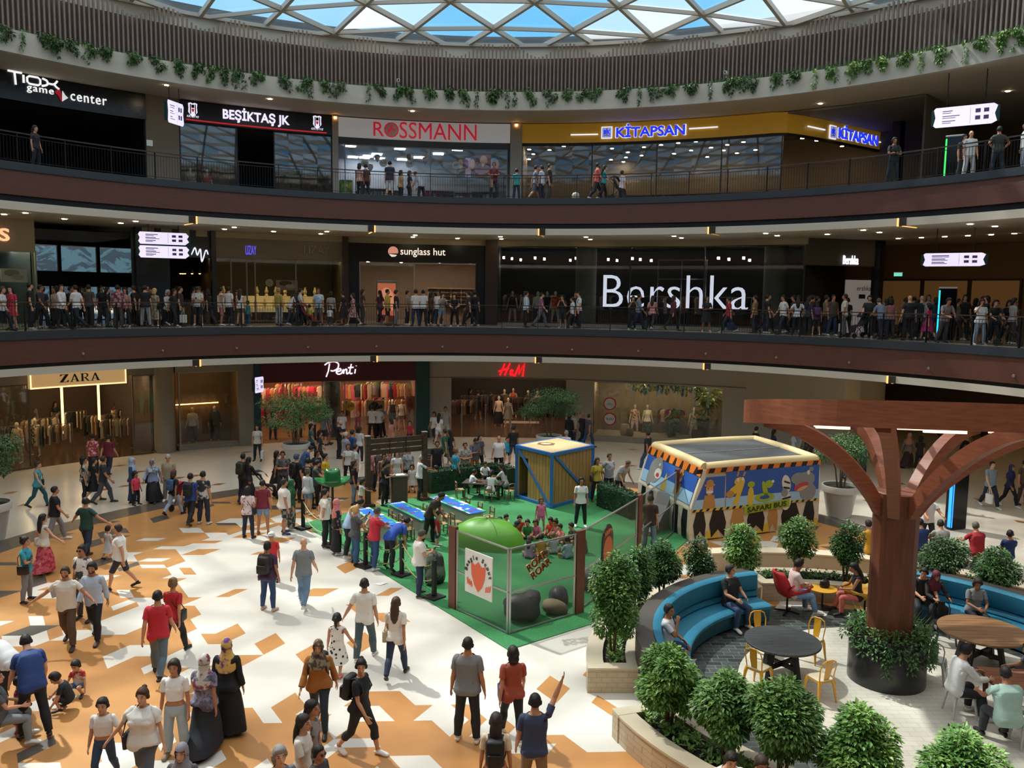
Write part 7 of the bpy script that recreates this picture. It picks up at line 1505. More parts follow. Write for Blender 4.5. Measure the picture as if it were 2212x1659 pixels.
    if not mann:
        smt = M(opt.get('shoes', ('1e1c1c', 'd8d6d2', '3a2e28')[rgen.randrange(3)]), .6); idx, F, P = garment(tsex, lod, 'shoe', loose); sv = fin(skin(shape(P), R_['W'][idx])); lf = P[F][:, :, 0].mean(1) < 0
        for fmk in (lf, ~lf):
            u_, inv_ = np.unique(F[fmk], return_inverse=True)
            if len(u_): tri_obj('shoe', sv[u_], inv_.reshape(-1, 3), smt, root)
    # hair and headwear
    hc = M(hk[1] if len(hk) > 1 and len(hk[1]) == 6 else '1c1512', .65, noise=.2, ns=40)
    if hk[0] in ('s', 'f', 'l', 'b', 'p', 'c') and not mann: wear('hair', hc, 'hair', {'s': .0, 'f': .012, 'c': .004}.get(hk[0], .006))
    m = MB(); nm = 'hair'
    if hk[0] == 'l': m.tube([(0, -.04, 1.72), (0, -.07, 1.64), (0, -.09, 1.54), (0, -.105, 1.44), (0, -.112, 1.34), (0, -.108, 1.25)], [.05, .082, .094, .094, .08, .04], 12, sq=.52); nm = 'long_hair'
    elif hk[0] == 'm': wear('hair', hc, 'hair', .010); m.tube([(0, -.03, 1.72), (0, -.055, 1.64), (0, -.065, 1.56), (0, -.065, 1.49)], [.05, .088, .098, .075], 12, sq=.62); nm = 'long_hair'
    elif hk[0] == 'b': m.sph((0, -.075, 1.752), .042, 8); nm = 'hair_bun'
    elif hk[0] == 'p': m.tube([(0, -.085, 1.72), (0, -.135, 1.70), (0, -.15, 1.60), (0, -.14, 1.50), (0, -.13, 1.44)], [.022, .034, .036, .028, .01], 8); nm = 'ponytail'
    if m.v: rig_part(m, 4, hc, nm)
    if hk[0] == 'h':
        hm = cmat(hk, .7); wear('hijab', hm, 'headscarf'); m = MB(); n = 18; vs = []; pr = [(.084, .092, 1.61, -.02), (.09, .096, 1.55, -.006), (.108, .104, 1.495, -.004), (.155, .12, 1.445, -.006), (.198, .14, 1.38, -.004), (.19, .15, 1.29, 0)]
        for rx, ry, z, yy in pr:
            for i in range(n): a = 2*PI*i/n; vs.append((rx*math.cos(a), yy+ry*math.sin(a), z-.10*max(0, math.sin(a)*-1)*(z < 1.4)))
        m.add(vs, [(j*n+i, (j+1)*n+i, (j+1)*n+(i+1) % n, j*n+(i+1) % n) for j in range(len(pr)-1) for i in range(n)]); rig_part(m, 2, hm, 'headscarf')
    if hk[0] == 'c' or 'cap' in opt:
        cm = M(opt.get('cap', 'e0e0e0'), .6); wear('hair', cm, 'cap', .014); m = MB(); m.lathe([(.001, 0), (.095, 0), (.10, .006), (.001, .012)], 16, (0, .06, 1.70), sx=.8); rig_part(m, 4, cm, 'cap_brim')
    if 'beard' in opt: wear('beard', hc, 'beard')
    if 'glasses' in opt:
        m = MB()
        for s in (-1, 1): m.lathe([(.001, 0), (.024, 0), (.024, .006), (.001, .006)], 12, (0, 0, 0)); k = len(m.v)//2 if s > 0 else len(m.v); m.v[-k:] = [(a+s*.033, .106+c, b+1.652) for a, b, c in m.v[-k:]]
        m.bar((-.06, .108, 1.655), (.06, .108, 1.655), .006, .006); rig_part(m, 4, M('0c0c0c', .2), 'sunglasses')
    # things carried: objects of their own
    who = ''
    def carried(o, lb, cat): o['category'] = cat; LAB.append((x, o, [lb+' the '+hw+' in '+ct+' '+top+' '+zone, lb+' the '+hw+' in '+ct+' '+zone, lb+' the '+hw+' '+zone])); return o
    top = TOPN.get(tk[0], 'top'); bt = BOTN.get(bk[0], '') if tk[0] not in ('dr', 'ab') else ''; ct = cname(tk[1])
    w0 = 'mannequin' if mann else hw
    if hk[0] == 'h': w0 += ' in %s headscarf,' % cname(hk[1])
    elif len(hk) > 1 and hk[1] == 'c8a468': w0 = 'blond '+w0+' in'
    elif hk[0] == 'bald' and not mann: w0 = 'bald '+w0+' in'
    elif hk[0] == 'l' and not mann: w0 = 'long-haired '+w0+' in'
    else: w0 += ' in'
    d1 = '%s %s%s %s' % (w0, 'patterned ' if len(tk) > 3 else '', ct, top); d2 = ' and %s %s' % (cname(bk[1]), bt) if bt else ''; pw_n = POSN.get(pz, 'standing') if not mann else ''
    root['category'] = 'mannequin' if mann else 'person'
    if group: root['group'] = group
    LAB.append((x, root, [' '.join(q.split()) for q in (d1+d2+' '+pw_n+' '+zone, d1+d2+' '+zone, d1+' '+pw_n+' '+zone, d1+' '+zone, w0.split(' in ')[0].rstrip(',')+' in '+ct+' '+zone)]))
    if 'bp' in opt:
        m = MB(); m.rbox((0, -.20, 1.25), (.29, .15, .42), .06); m.rbox((0, -.285, 1.16), (.22, .05, .2), .03)
        for s in (-1, 1): m.tube([(s*.09, -.14, 1.42), (s*.11, -.06, 1.475), (s*.12, .07, 1.42), (s*.135, .12, 1.28), (s*.15, .02, 1.12), (s*.12, -.14, 1.1)], .018, 6, sq=.5)
        o = rig_part(m, 2, M(opt['bp'], .6), 'backpack', None); carried(o, cname(opt['bp'])+' backpack on', 'backpack')
    if 'sb' in opt:
        c_, sd_ = opt['sb'].split(','); sd_ = 1 if sd_ == 'R' else -1; m = MB(); m.rbox((sd_*.22, .0, .95), (.09, .27, .24), .03); m.tube([(sd_*.22, -.1, 1.06), (sd_*.19, -.10, 1.25), (sd_*.13, -.05, 1.475), (sd_*.17, .10, 1.28), (sd_*.22, .1, 1.06)] if 'shl' in opt else [(sd_*.22, -.1, 1.06), (sd_*.08, -.15, 1.25), (-sd_*.10, -.05, 1.485), (sd_*.02, .14, 1.28), (sd_*.22, .1, 1.06)], .010, 6)
        o = rig_part(m, 1, M(c_, .5), 'shoulder_bag', None); carried(o, cname(c_)+' shoulder bag of', 'bag')
    if 'hb' in opt:
        c_, sd_ = opt['hb'].split(','); b = 10 if sd_ == 'R' else 9; hd = fin((PT[b]+RM[b] @ (np.array([ADIR[0]*(1 if b == 10 else -1), 0, ADIR[2]])*.10))[None])[0]
        m = MB(); m.rbox((0, 0, -.40), (.11, .29, .34), .01)
        for s in (-.05, .05): m.tube([(s, -.07, -.24), (s*.5, -.03, -.02), (s*.5, .03, -.02), (s, .07, -.24)], .006, 5)
        o = m.build('shopping_bag', M(c_, .5)); o.location = (p[0]+hd[0], p[1]+hd[1], p[2]+hd[2]); o.rotation_euler = (0, 0, -math.radians(face)); carried(o, cname(c_)+' shopping bag held by', 'bag')
        if 'mk' in opt: 
            vs, fs = fit_text('H&M', .15, .07, depth=.004, shear=.3); mm = MB(); mm.add([(-.058+yy, -x_, z_-.42) for x_, yy, z_ in vs], fs, 0) if face > 900 else mm.add([(x_*0+.058-yy, x_, z_-.42) for x_, yy, z_ in vs], fs, 0); mm.build('lettering', M('c02430', .5), o)
    if pz in ('phone', 'photo') and 'nop' not in opt:
        hd = fin(((PT[9]+PT[10])/2+(RM[10] @ (np.array([ADIR[0], 0, ADIR[2]])*.11)+RM[9] @ (np.array([-ADIR[0], 0, ADIR[2]])*.11))/2)[None])[0]
        m = MB(); m.rbox((0, 0, 0), (.075, .15, .01), .01); o = m.build('mobile_phone', M('151517', .2)); o.location = (p[0]+hd[0], p[1]+hd[1], p[2]+hd[2]+.02); o.rotation_euler = (.6 if pz == 'phone' else 1.4, 0, -math.radians(face)); carried(o, 'mobile phone held by', 'phone')
    return root
LAB = []
def fix_labels():
    by = {}
    for x, o, vs in LAB:
        v = next((q for q in vs if len(q.split()) <= 16), vs[-1]); by.setdefault(v, []).append((x, o, vs))
    rest = {}
    for v, l in by.items():
        if len(l) == 1: l[0][1]['label'] = v; continue
        for x, o, vs in l: b = next((q for q in vs if len(q.split()) <= 13), vs[-1]); rest.setdefault(b, []).append((x, o))
    for b, l in rest.items():
        l.sort(key=lambda q: q[0])
        for k, (x, o) in enumerate(l): o['label'] = '%s,%s from left' % (b, ' first' if k == 0 else (ORDW[k] if k < 10 else ' '+ORD(k+1)))
def people(z0, zone, lod, rows, group=None, **k):
    for r in rows.strip().split('\n'):
        if r.strip(): person(z0, r.strip(), zone, lod, group, **k)
# ---------------------------------------------------------------- ground floor, foreground
people(0, 'on the sunlit mosaic floor', 0, '''
788 1424 1.76 0 holdL m tee:e6e2da tr:4a5a5c s:18120e fat=1.04
729 1457 1.28 0 holdR f dr:e8e4dc:spots:2a2626:11 no:000 p:1c1410 slv hem=.42 shoes=d88070
855 1462 1.66 4 walk2 f tee:e4ded4 tr:24324a l:4a3020 sb=b0a080,L shl loose=.014
690 1576 1.68 180 walk f long:a06428 tr:22303a h:8a7a60:blotch:4a3a30:14 bp=181a1e fat=1.22 loose=.012
779 1632 1.70 115 walk f tee:16181e cap:1a1c22 b:16100e bp=15171a look=60 shoes=e4e2de fat=1.1
1009 1600 1.83 8 stand m tee:7c7e80 tr:1e2126 s:15110e fat=1.12 loose=.012 shoes=dcdad4 beard
1106 1596 1.68 -5 walk f tee:9a4430 tr:1c1e24 m:1a1310 sb=4a2a5a,L shl fat=1.06 loose=.014 shoes=d8d4ce
345 1462 1.79 -5 walk m tee:c02434 tr:5a6c78 s:120f0e fat=1.06 loose=.01
377 1412 1.66 4 walk2 f tee:b8202c tr:1a1a1e b:7a5a3c sb=141414,R
148 1396 1.77 172 spread m tee:d8d2c8 tr:5a4434 s:3a2c22 beard fat=1.1
206 1382 1.78 178 walk m long:b4c4d8 tr:16181e f:1c1410 beard
183 1340 1.78 -168 stand m tee:e0dcd6:blotch:3a3a3a:6 tr:3a3a40 s:1a1512 glasses
262 1272 1.72 -98 walk m tee:e8e6e2 sh:2c3440 s:2a1c14 fat=1.2 shoes=18181a
60 1300 1.62 78 fold f tee:2a94a8 tr:7a8088 b:1a1412 sb=15151a,R fat=1.1
580 1318 1.68 12 stand f tee:3f2440 tr:2c4468 s:120e0c bp=2a221e fat=1.15 loose=.012 shoes=c8a890
588 1256 1.32 168 stand m tee:c42430 sh:3a3c40 c:2a2018
657 1310 1.74 6 walk m tee:7e8284 tr:6a84a0 bald:3a2a20 fat=1.1
''')
people(0, 'at the bottom of the picture', 0, '''
75 1594 1.78 -40 lean m tee:24407a tr:17181e s:1a1512 fat=1.2
28 1548 1.76 -70 bend m tee:d8d8da tr:2a2a30 s:2a2018 fat=1.1
46 1580 .98 80 stand f dr:6a2434:spots:a06070:12 no:0 s:1c1410 hem=.4 shoes=c03060
172 1500 .98 185 knee m tee:cfc8c0:blotch:b03030:5 ss:2a6a9a f:1c1310
150 1532 1.12 -105 squat m tee:20242a ss:1a1c22 f:1a1310
228 1690 1.38 172 holdL f crop:e4dcd8 tr:2e4464 p:1c1410
315 1712 1.68 180 holdR f tee:e6e4e0 tr:5a6470 b:4a2c1a fat=1.34 loose=.02 sb=2a1c24,R shl
382 1636 1.66 174 stand f crop:ece8e6 tr:a4b6c0 m:2c2018 shoes=8a7a60 wide
445 1614 1.64 2 walk2 f tee:8a8498:blotch:5a5468:9 ls:1a1d26 h:c0b8b0:blotch:8a3a4a:7 fat=1.16 loose=.014
494 1584 1.70 -2 stand f ab:14161c no:0 h:d8b060:blotch:6a3a8a:7 fat=1.08
655 1775 1.66 104 walk f tee:ded6cc tr:2a2c34 l:241a16
676 1738 1.62 100 stand f tank:8a8484:blotch:5a5458:8 tr:3a3a44 l:120e0e
690 1800 1.30 120 stand m tee:3a3c40 sh:2a2a2a s:14100e glasses
608 1868 1.66 150 stand f long:6a6a6e tr:2a2a2e m:8a8684
399 1850 1.60 178 stand f long:5a565e tr:2a2a2e h:8a8690
1069 1776 1.65 2 stand f crop:e0cfb2 sk:141416 l:2c1f1a bp=141418 hem=.6
1152 1742 1.76 0 point m tee:36425e tr:8a7050 s:141110 fat=1.06
''')
people(0, 'seated on the bench at the bottom left corner', 0, '''
2 1560 1.66 60 sit f tee:5a5a60 tr:80868a m:2a2018 seat=.45
''')
people(0, 'on the outer wall of the bottom planter', 0, '''
1567 1745 1.76 178 sitf m tee:e4e2e0 tr:2a2a30 s:1c1612 seat=.48 fat=1.1
1627 1752 1.74 170 sitf m tee:2c3048 tr:2a2a30 s:3a2c20 seat=.48
''')
# ---------------------------------------------------------------- ground floor, left middle distance
people(0, 'near the left clothing shop', 1, '''
84 1096 1.66 86 walk f tank:4a9aa4 tr:22545c b:3a2a1e sb=18181a,L shl
121 1170 1.74 62 walk m tee:15161a tr:8c8e92 s:18130f fat=1.14
190 1206 1.78 14 spread m tee:20443e tr:26334a s:1a1410 look=-50
98 1240 1.66 30 spread f tank:d8cfc6 ls:a02a3e:blotch:c85a68:10 l:1c1310 sb=d8c8c0,L shl
236 1208 .98 30 holdL f dr:b8bcc0 no:0 s:120f0e hem=.45
225 1088 1.76 70 walk m tee:2a2c32 tr:4a4c50 s:3a2818 look=-30
184 1086 1.66 60 stand f tee:b0a8a0:blotch:2a2a2c:8 tr:17181c m:0e0c0c sb=101012,L
204 1084 1.64 60 walk f dr:15161a no:0 l:120e0e hem=.5
236 1030 1.78 5 walk m tee:6a1a2c tr:1c2030 s:120f0e
203 1028 1.74 -5 stand m tee:b03848:blotch:e0b0b0:12 tr:2a2a30 s:1a1410
288 1086 1.64 80 stand f long:2c4466 ls:22304c h:9cb0c8 loose=.012
295 1091 1.20 110 stand f tee:e0405c tr:1c2030 p:140f0e
332 1084 1.62 178 walk f long:8aa0c4 ls:15161c h:b8bcc4:blotch:7a8088:10 sb=101014,R fat=1.2
366 1083 1.72 170 stand m tee:b0a48c:stripes:8a7c64:9 tr:8a8070 s:b0aca8 fat=1.1
377 1113 1.58 18 walk2 f tee:1c1c20 tr:9ab0c8 m:4a3020 bp=3a5a80
413 1133 1.74 10 walk m tee:24448a tr:1c2028 s:14100e bp=1a1c20
441 1132 1.76 5 stand m tee:b8b8b8:blotch:2a2a30:4 tr:1e2a44 s:14100e
557 996 1.66 178 stand f tee:c8c4bc tr:1c2030 l:120e0d hb=e4e2e0,L mk
''')
# ---------------------------------------------------------------- queue and crowd round the play area
people(0, 'by the rope barrier of the play area', 1, '''
537 1162 1.62 4 stand f tee:d8c4c4:spots:9a6a70:10 tr:1c2232 m:18120e sb=15151a,R loose=.014
569 1154 1.74 -4 stand m tee:7a2434 ss:7c98b8 s:1a1410 shoes=8a6a50
615 1153 1.76 62 stand m tee:e2dcd2 sh:8a8a8a:check:2a2a2c:9 s:2a1e16 fat=1.3 loose=.012 shoes=2a3a5a
631 1144 1.64 75 stand f long:1e4a30 ls:2a2c2a:blotch:8a8a80:9 h:1c5a34
666 1112 1.62 30 stand f long:c4c8cc ss:6a88a8 b:5a5048 fat=1.1
703 1180 1.76 64 handsb m tee:e4ded4 tr:15161a s:15110e fat=1.08
728 1197 1.64 58 stand f long:16161a:spots:8a6068:8 ls:131316 h:d07a74
753 1205 1.78 55 lean m tee:a4bcd8 tr:1a1c24 s:15110e
768 1219 1.68 58 photo f tee:4c4e52 tr:35587c p:c8a468 fat=1.1 wide
809 1229 1.74 48 reach m tee:c22a38 tr:2f4a74 s:4a4440 fat=1.06
843 1234 1.70 42 bend m tee:2450b0 tr:17181e s:15110e
906 1287 1.72 72 phone m tee:e2dcd4 tr:1e2c48 s:4a4440 fat=1.2 loose=.012
''')
people(.022, 'on the green play carpet', 1, '''
928 1178 1.76 105 lean m tee:3c2c28 tr:1a1a20 s:120f0e skin=a87050
945 1180 1.05 95 stand m tee:b02a40 sh:2a3a5a f:120f0e
1254 1138 1.66 178 stand f tee:e4e2de tr:15161c l:140f0e
1168 1147 1.10 175 stand f tank:d8709a ss:d8709a l:6a4a30
1402 1192 1.74 20 stand m tee:3a2a24 tr:6a8090 s:140f0e
945 1062 1.02 -70 reach m tee:c8a828 tr:1c2848 f:1a1310
907 1078 1.66 60 reach m tee:d4d4d4 tr:16181e c:1c1612 cap=a8a49c
''')
people(.022, 'in the circle of children behind the tent', 1, '\n'.join('%s floor %s' % (a, b) for a, b in (
('1074 1158 1.12 120', 'm tee:c43040 ss:2a3040 s:120f0e'), ('1090 1152 1.15 150', 'm tee:e0dcd8 ss:3a4050 s:120f0e'), ('1122 1154 1.14 180', 'm tee:b82a34 ss:3a3a40 s:1c1410'), ('1140 1164 1.16 190', 'm tee:2a7a3c ss:3a3a34 s:2a1c14'), ('1157 1163 1.12 190', 'f tee:c86a8a ss:2a2a30 l:3a2818'),
('1192 1160 1.16 215', 'f tee:d04030 ss:b03040 l:140f0e'), ('1204 1164 1.14 230', 'f tank:d87a8a ss:c05060 b:1c1410'), ('1214 1174 1.12 240', 'm tee:d88a7a ss:3a3a40 s:2a1c14'), ('1239 1172 1.12 250', 'm tee:3a4a3a ss:2a2a30 s:120f0e'), ('1104 1178 1.12 70', 'm tee:c07a30 ss:3a3a40 s:140f0e'),
('1111 1168 1.10 95', 'f tee:a8403a ss:2a2a30 m:140f0e'), ('1142 1206 1.12 20', 'f tee:b090a8 ss:8a6a8a l:3a2820'), ('1168 1200 1.10 0', 'm tee:c89038 ss:6a5a40 s:1c1410'), ('1196 1196 1.12 -10', 'm tee:b0b4b8 ss:8a8a90 s:6a5238'), ('1228 1206 1.12 -30', 'm tee:9ab0c4 ss:7a8a98 s:140f0e'), ('1262 1195 1.14 -60', 'm tee:4a4a4c ss:3a3a40 s:120f0e'))))
people(.022, 'at the dark low table by the hedge', 1, '''
1060 1062 1.45 15 sitf f tee:d8d8d8 sh:3a3e4a p:140f0e seat=.36
1090 1050 1.60 -60 sitf f tee:c8c8c4 tr:15161c l:140f0e seat=.36
1018 1052 1.25 70 sitf m tee:d8d8dc sh:3a3a40 s:140f0e seat=.36
1047 1032 1.25 170 sitf m tee:d8dce0 sh:2a2a30 s:1a1410 seat=.36
''')
people(0, 'in the crowd before the maroon-signed shop', 1, '''
527 1084 1.78 20 stand m tee:2a2a2c tr:1c2030 s:14100e bp=2e2a22
537 1085 1.68 25 push f long:15161a ls:17181c l:0e0c0c
598 1066 1.66 50 walk2 f dr:131316 no:0 m:140f0e hem=.5
612 1074 1.74 170 fold m tee:5a5a5e:blotch:3a3a3e:8 tr:3a3a40 s:14100e
624 1048 1.05 175 stand m tee:c8d0dc:stripes:5a7098:12 ss:2a3a5a s:14100e
642 1084 1.76 30 stand m tee:17181c tr:15161a c:14100e cap=3a4a6a bp=15161a
652 1056 1.76 60 lean m tee:34507a tr:2a3040 s:14100e
667 1092 1.72 10 stand m tee:1a1a1e tr:1a1a20 s:14100e
681 1096 1.72 85 reach m tee:3c3c40 tr:1c1c22 s:14100e
686 1066 1.66 120 stand f tee:1a1c26 tr:2a2a30 m:14100e
704 1082 1.76 100 stand m tee:c8a828 tr:2a2c34 s:1c1410
700 962 1.66 30 stand f tee:6a6c70 sh:2a2a2e m:14100e fat=1.1
712 960 1.74 80 stand m tee:8a8c90:blotch:5a5c60:6 sh:5a6070 s:14100e
733 990 1.78 80 phone m tee:131316 tr:141418 bald:14100e beard
739 962 1.74 170 stand m tee:d0d0d2 tr:2a2a30 s:14100e
748 1020 1.72 60 stand m tee:8a94a4 tr:3a3c44 s:b8b4b0 fat=1.2
762 1015 1.74 50 stand m tee:2a4a80 tr:1c2030 s:14100e
773 962 1.74 70 stand m tee:8a3a4a tr:2a2a30 bald:3a2a20
777 1000 1.64 20 stand f tee:c4c4c4 tr:1c2030 m:14100e
768 1056 1.76 70 stand m tee:b8c4c8 tr:1c2030 s:2a1e16
753 1046 1.64 170 stand f tee:d0d0cc tr:1a1a20 m:5a4030
765 1090 1.62 80 stand f tee:17181c tr:6a88a0 m:3a2a1e
780 1100 1.10 70 reach f tee:d0ccc8 ss:a03040 m:14100e
804 948 1.76 5 stand m tee:e0deda tr:15161a s:14100e
818 948 1.76 20 hips m tee:d4d4d4 tr:15161a s:14100e
823 946 1.76 -30 hips m tee:6a7a94 tr:17181e s:14100e
818 1060 1.66 160 stand f tee:4a4640 tr:2a2a2e m:3a2a1e
830 1076 1.70 170 stand f tee:8a6a58 tr:2a2a2e b:2a1e16
842 1062 1.62 175 fold f tee:a85a50:stripes:5a6080:9 tr:2a3040 m:6a4a30
832 1092 1.66 95 phone f tee:141418 tr:16161a m:120e0e fat=1.2
857 1066 1.66 150 stand f tee:d0d0d0 tr:2a2c34 m:14100e
882 1058 1.68 170 stand f tee:a8aab0:blotch:7a7c84:8 tr:2a2c34 b:14100e
890 1064 1.10 180 stand f dr:d0ccc8 no:0 m:14100e
885 960 1.20 175 stand m tee:b02c3c sh:2a2a2e s:14100e
800 1060 1.68 40 stand f tee:b87a80 tr:3a3a40 m:2a1e16
862 1034 1.70 90 stand m tee:7a8090 tr:2a2a30 s:14100e
876 1040 1.64 150 stand f tee:9a8a80 tr:3a3038 l:2a1e16
672 990 1.64 90 walk f tee:3a6a70 tr:1c2a30 m:14100e
690 1010 1.66 60 walk2 f tee:2a2c30 tr:1a1c20 m:14100e
590 950 1.66 0 stand f tee:c8a890 tr:2a2a30 l:14100e
645 945 1.70 10 stand m tee:3a3a3e tr:2a2a30 s:14100e
675 950 1.66 0 stand f tee:d0c8b8 tr:2a2a30 m:2a1e16
845 975 1.64 -60 walk f dr:b87a70 no:0 m:2a1e16
''')
people(0, 'in front of the red-lettered shop', 1, '''
938 956 1.64 200 walk f tee:d0d0cc tr:3a3a40 m:1a1410 sb=3a4a60,L shl
948 962 1.66 10 walk2 f tee:dcdad6 ss:c4c8d0 l:140f0e shoes=c8a890
962 952 1.80 175 stand m tee:a09a90 sh:b8b4aa s:2a1e16
961 1010 1.76 -70 walk m tee:1f5c48 tr:6a5c48 s:2a1e16
972 1006 1.64 -60 walk2 f dr:15161a no:0 m:140f0e
944 1046 1.76 170 stand m tee:17181c tr:1c1e24 s:2a1e16 beard
984 1056 1.62 60 stand f tee:2c94b4 tr:2a2c34 b:7a5a38 fat=1.15
1004 1048 1.74 165 fold m tee:9a958c:check:7a7468:12 tr:2c3a54 s:14100e fat=1.15
1025 1036 1.76 150 phone m tee:5a5c68 tr:a0642c s:14100e
1036 1022 1.66 140 stand f tee:4a4a50 tr:2a2a30 m:14100e
1077 1030 1.74 178 stand m tee:dcdad8 tr:17181e bald:2a1e16 fat=1.18
1095 1004 1.25 170 stand m tee:2a90b0 ss:1c2a4a s:14100e
1108 1004 1.78 -10 stand m tee:15161a sh:2c3c5c c:14100e cap=15161a
1257 964 1.76 60 walk m tee:20222e tr:17181e bald:3a2a20
1270 967 1.74 50 walk2 m tee:4a4e54 tr:2c4468 s:3a3028 fat=1.1
1229 962 1.62 20 stand f long:17181c ls:15161a m:0e0c0c
1240 958 1.62 100 stand m tee:c8ccd0 tr:3a4a68 s:14100e
1222 1012 1.70 30 stand m tee:d0d4d8 tr:2a2a30 s:8a8884
1288 1084 1.66 165 stand f tee:b8a038 tr:17181c l:1c1410 sb=3a3028,R
1314 1080 1.78 160 handsb m tee:b8bcc0:blotch:8a8c90:5 tr:2a2c34 s:3a3028
1338 1086 1.74 140 lean m tee:9a9894 tr:2a2c34 s:5a4a40 fat=1.15
1398 1016 1.78 -40 walk m tee:1a1c22 tr:2a4a6a s:14100e
1630 1000 1.74 80 walk m tee:1a1c22 tr:2a2a30 s:14100e
1668 1003 1.66 80 walk2 f tee:1c2448 tr:2a2a30 m:14100e
1712 1004 1.64 -80 walk f tee:c4c4c8 tr:1a1a20 m:14100e
1722 1005 1.80 -100 stand m tee:7a94a8 sh:9a9084 s:2a1e16
1745 1012 1.64 60 stand f ab:3a1c28 no:0 h:2a1418
1738 1040 1.60 70 walk f tee:5a3a40 tr:2a2a30 m:14100e
1592 965 1.05 90 walk m tee:5a5a60 ss:2a2a30 s:14100e
''')
# ---------------------------------------------------------------- lounge
people(.008, 'on the left blue sofa', 0, '''
1440 1402 1.76 112 chin m tee:d8d8da sh:2f4a70 s:18120f seat=.46 look=14
1577 1308 1.78 150 sit m tee:16181c tr:2c4060 s:241c18 seat=.46 fat=1.14 look=-35
''')
people(.008, 'on the right blue sofa', 0, '''
1986 1302 1.74 185 sitf m tee:1a1b1e tr:17181c s:18120f seat=.46 look=28
2010 1306 1.66 178 sitf f long:1c1418 tr:141418 h:6a2434 seat=.46
2103 1326 1.64 186 sitc f tee:85888a tr:1c1c26 m:3a2820 seat=.46 fat=1.1 look=10
''')
people(.008, 'in the lounge armchairs', 0, '', None)
people(.008, 'in an egg-shaped armchair', 0, '''
1712 1290 1.76 84 sitc m tee:d8b8b4:vstripes:f0e6e2:24 tr:7a98bc f:18120f seat=.42
1852 1294 1.66 -80 sitc f tank:141418 tr:c86a60 l:120d0c seat=.42
''')
people(.011, 'at the reddish wood table', 0, '''
2062 1497 1.76 84 sitf m long:dcdcdc tr:1c1e24 f:18120f seat=.46
2176 1562 1.76 2 sitf m tee:a8c8bc tr:3a3a40 s:1c1613 seat=.46 fat=1.3
2235 1480 1.50 -80 sitf m tee:6a6c70 sh:3a4a5a f:2a1c14 seat=.46
''')
people(.0, 'on the pale bench wall behind the lounge, back turned', 0, '''
1880 1196 1.74 -10 sitf m tee:c08a1c tr:2f4a70 s:2a2018 seat=.54
1990 1192 1.74 0 sitf m tee:1c3466 tr:2a3040 s:140f0e seat=.54
2032 1195 1.74 10 sitf m tee:a8a49c tr:3a3a40 s:2a2018 seat=.54
2110 1200 1.74 0 sitf m tee:a01c28 tr:3a3a40 s:5a544e seat=.54 fat=1.15
2178 1206 1.45 20 chin m tee:1c2c5c sh:2a2a30 s:140f0e seat=.54
''')
people(0, 'on the pale floor at the right', 1, '''
2000 1186 1.76 185 reach m tee:dcd8d4 tr:2a2c34 s:18120f beard
2136 1097 1.80 178 walk m tee:7c8c98 tr:1c2434 s:140f0e hb=e0e0e0,R fat=1.06
2178 1095 1.64 165 walk f long:1c2448 tr:15161c h:1c2250
2208 1090 1.70 170 stand m tee:5a4a40 tr:4a4038 s:140f0e
2060 1106 1.72 60 walk m tee:2a3440 tr:1c1c22 s:140f0e
1960 1010 1.64 60 walk f long:8a7a84 ls:3a3038 h:b88a84
1918 1000 1.70 20 stand m tee:8a94a0 tr:2a2a30 s:140f0e
1985 1020 1.66 40 walk2 f tee:2a2a2e tr:1c1c22 m:140f0e
2085 985 1.74 -60 walk m tee:d0d0d0 tr:2a2a30 s:140f0e
2030 970 1.70 90 walk f tee:17181c tr:15161a l:140f0e
2110 950 1.74 0 walk m tee:1c1c20 tr:15161a s:140f0e
2170 965 1.72 200 walk2 m tee:3a2a2a tr:1c1c22 s:140f0e
1835 1035 1.70 90 walk m tee:17181c tr:3a5a80 s:140f0e
1860 1030 1.66 200 stand f tee:5a7a94 tr:2a3a50 m:140f0e
''')
people(0, 'inside the left clothing shop', 2, '''
25 940 1.70 30 stand f tee:8a7a74 tr:2a2a2e m:140f0e
52 930 1.66 90 walk f tee:2a1c1c tr:17181c l:140f0e
75 938 1.66 10 stand f long:7a7c80 ls:3a3a40 h:6a6c72
104 915 1.70 200 stand m tee:17181c tr:15161a s:140f0e
122 935 1.66 120 stand f tee:1c2a28 tr:15161a m:140f0e
165 928 1.66 170 walk f ab:4a1c24 no:0 h:a89a8c
252 940 1.74 30 stand m tee:8a1c24 sh:17181c s:140f0e
147 910 1.66 60 stand f tee:3a5a50 tr:17181c m:140f0e
''')
people(0, 'inside the red-lettered shop', 2, '''
1032 905 1.76 0 stand m tee:17181c sh:8a7a68 s:140f0e
1042 900 1.64 20 stand f tee:c8a878 tr:2a2a2e m:140f0e
1058 902 1.64 90 walk f tee:15161a tr:15161a m:140f0e
1016 895 1.66 60 stand f tee:4a2024 tr:17181c l:140f0e
1140 900 1.66 200 walk f tee:5a4a44 tr:17181c m:140f0e
''')
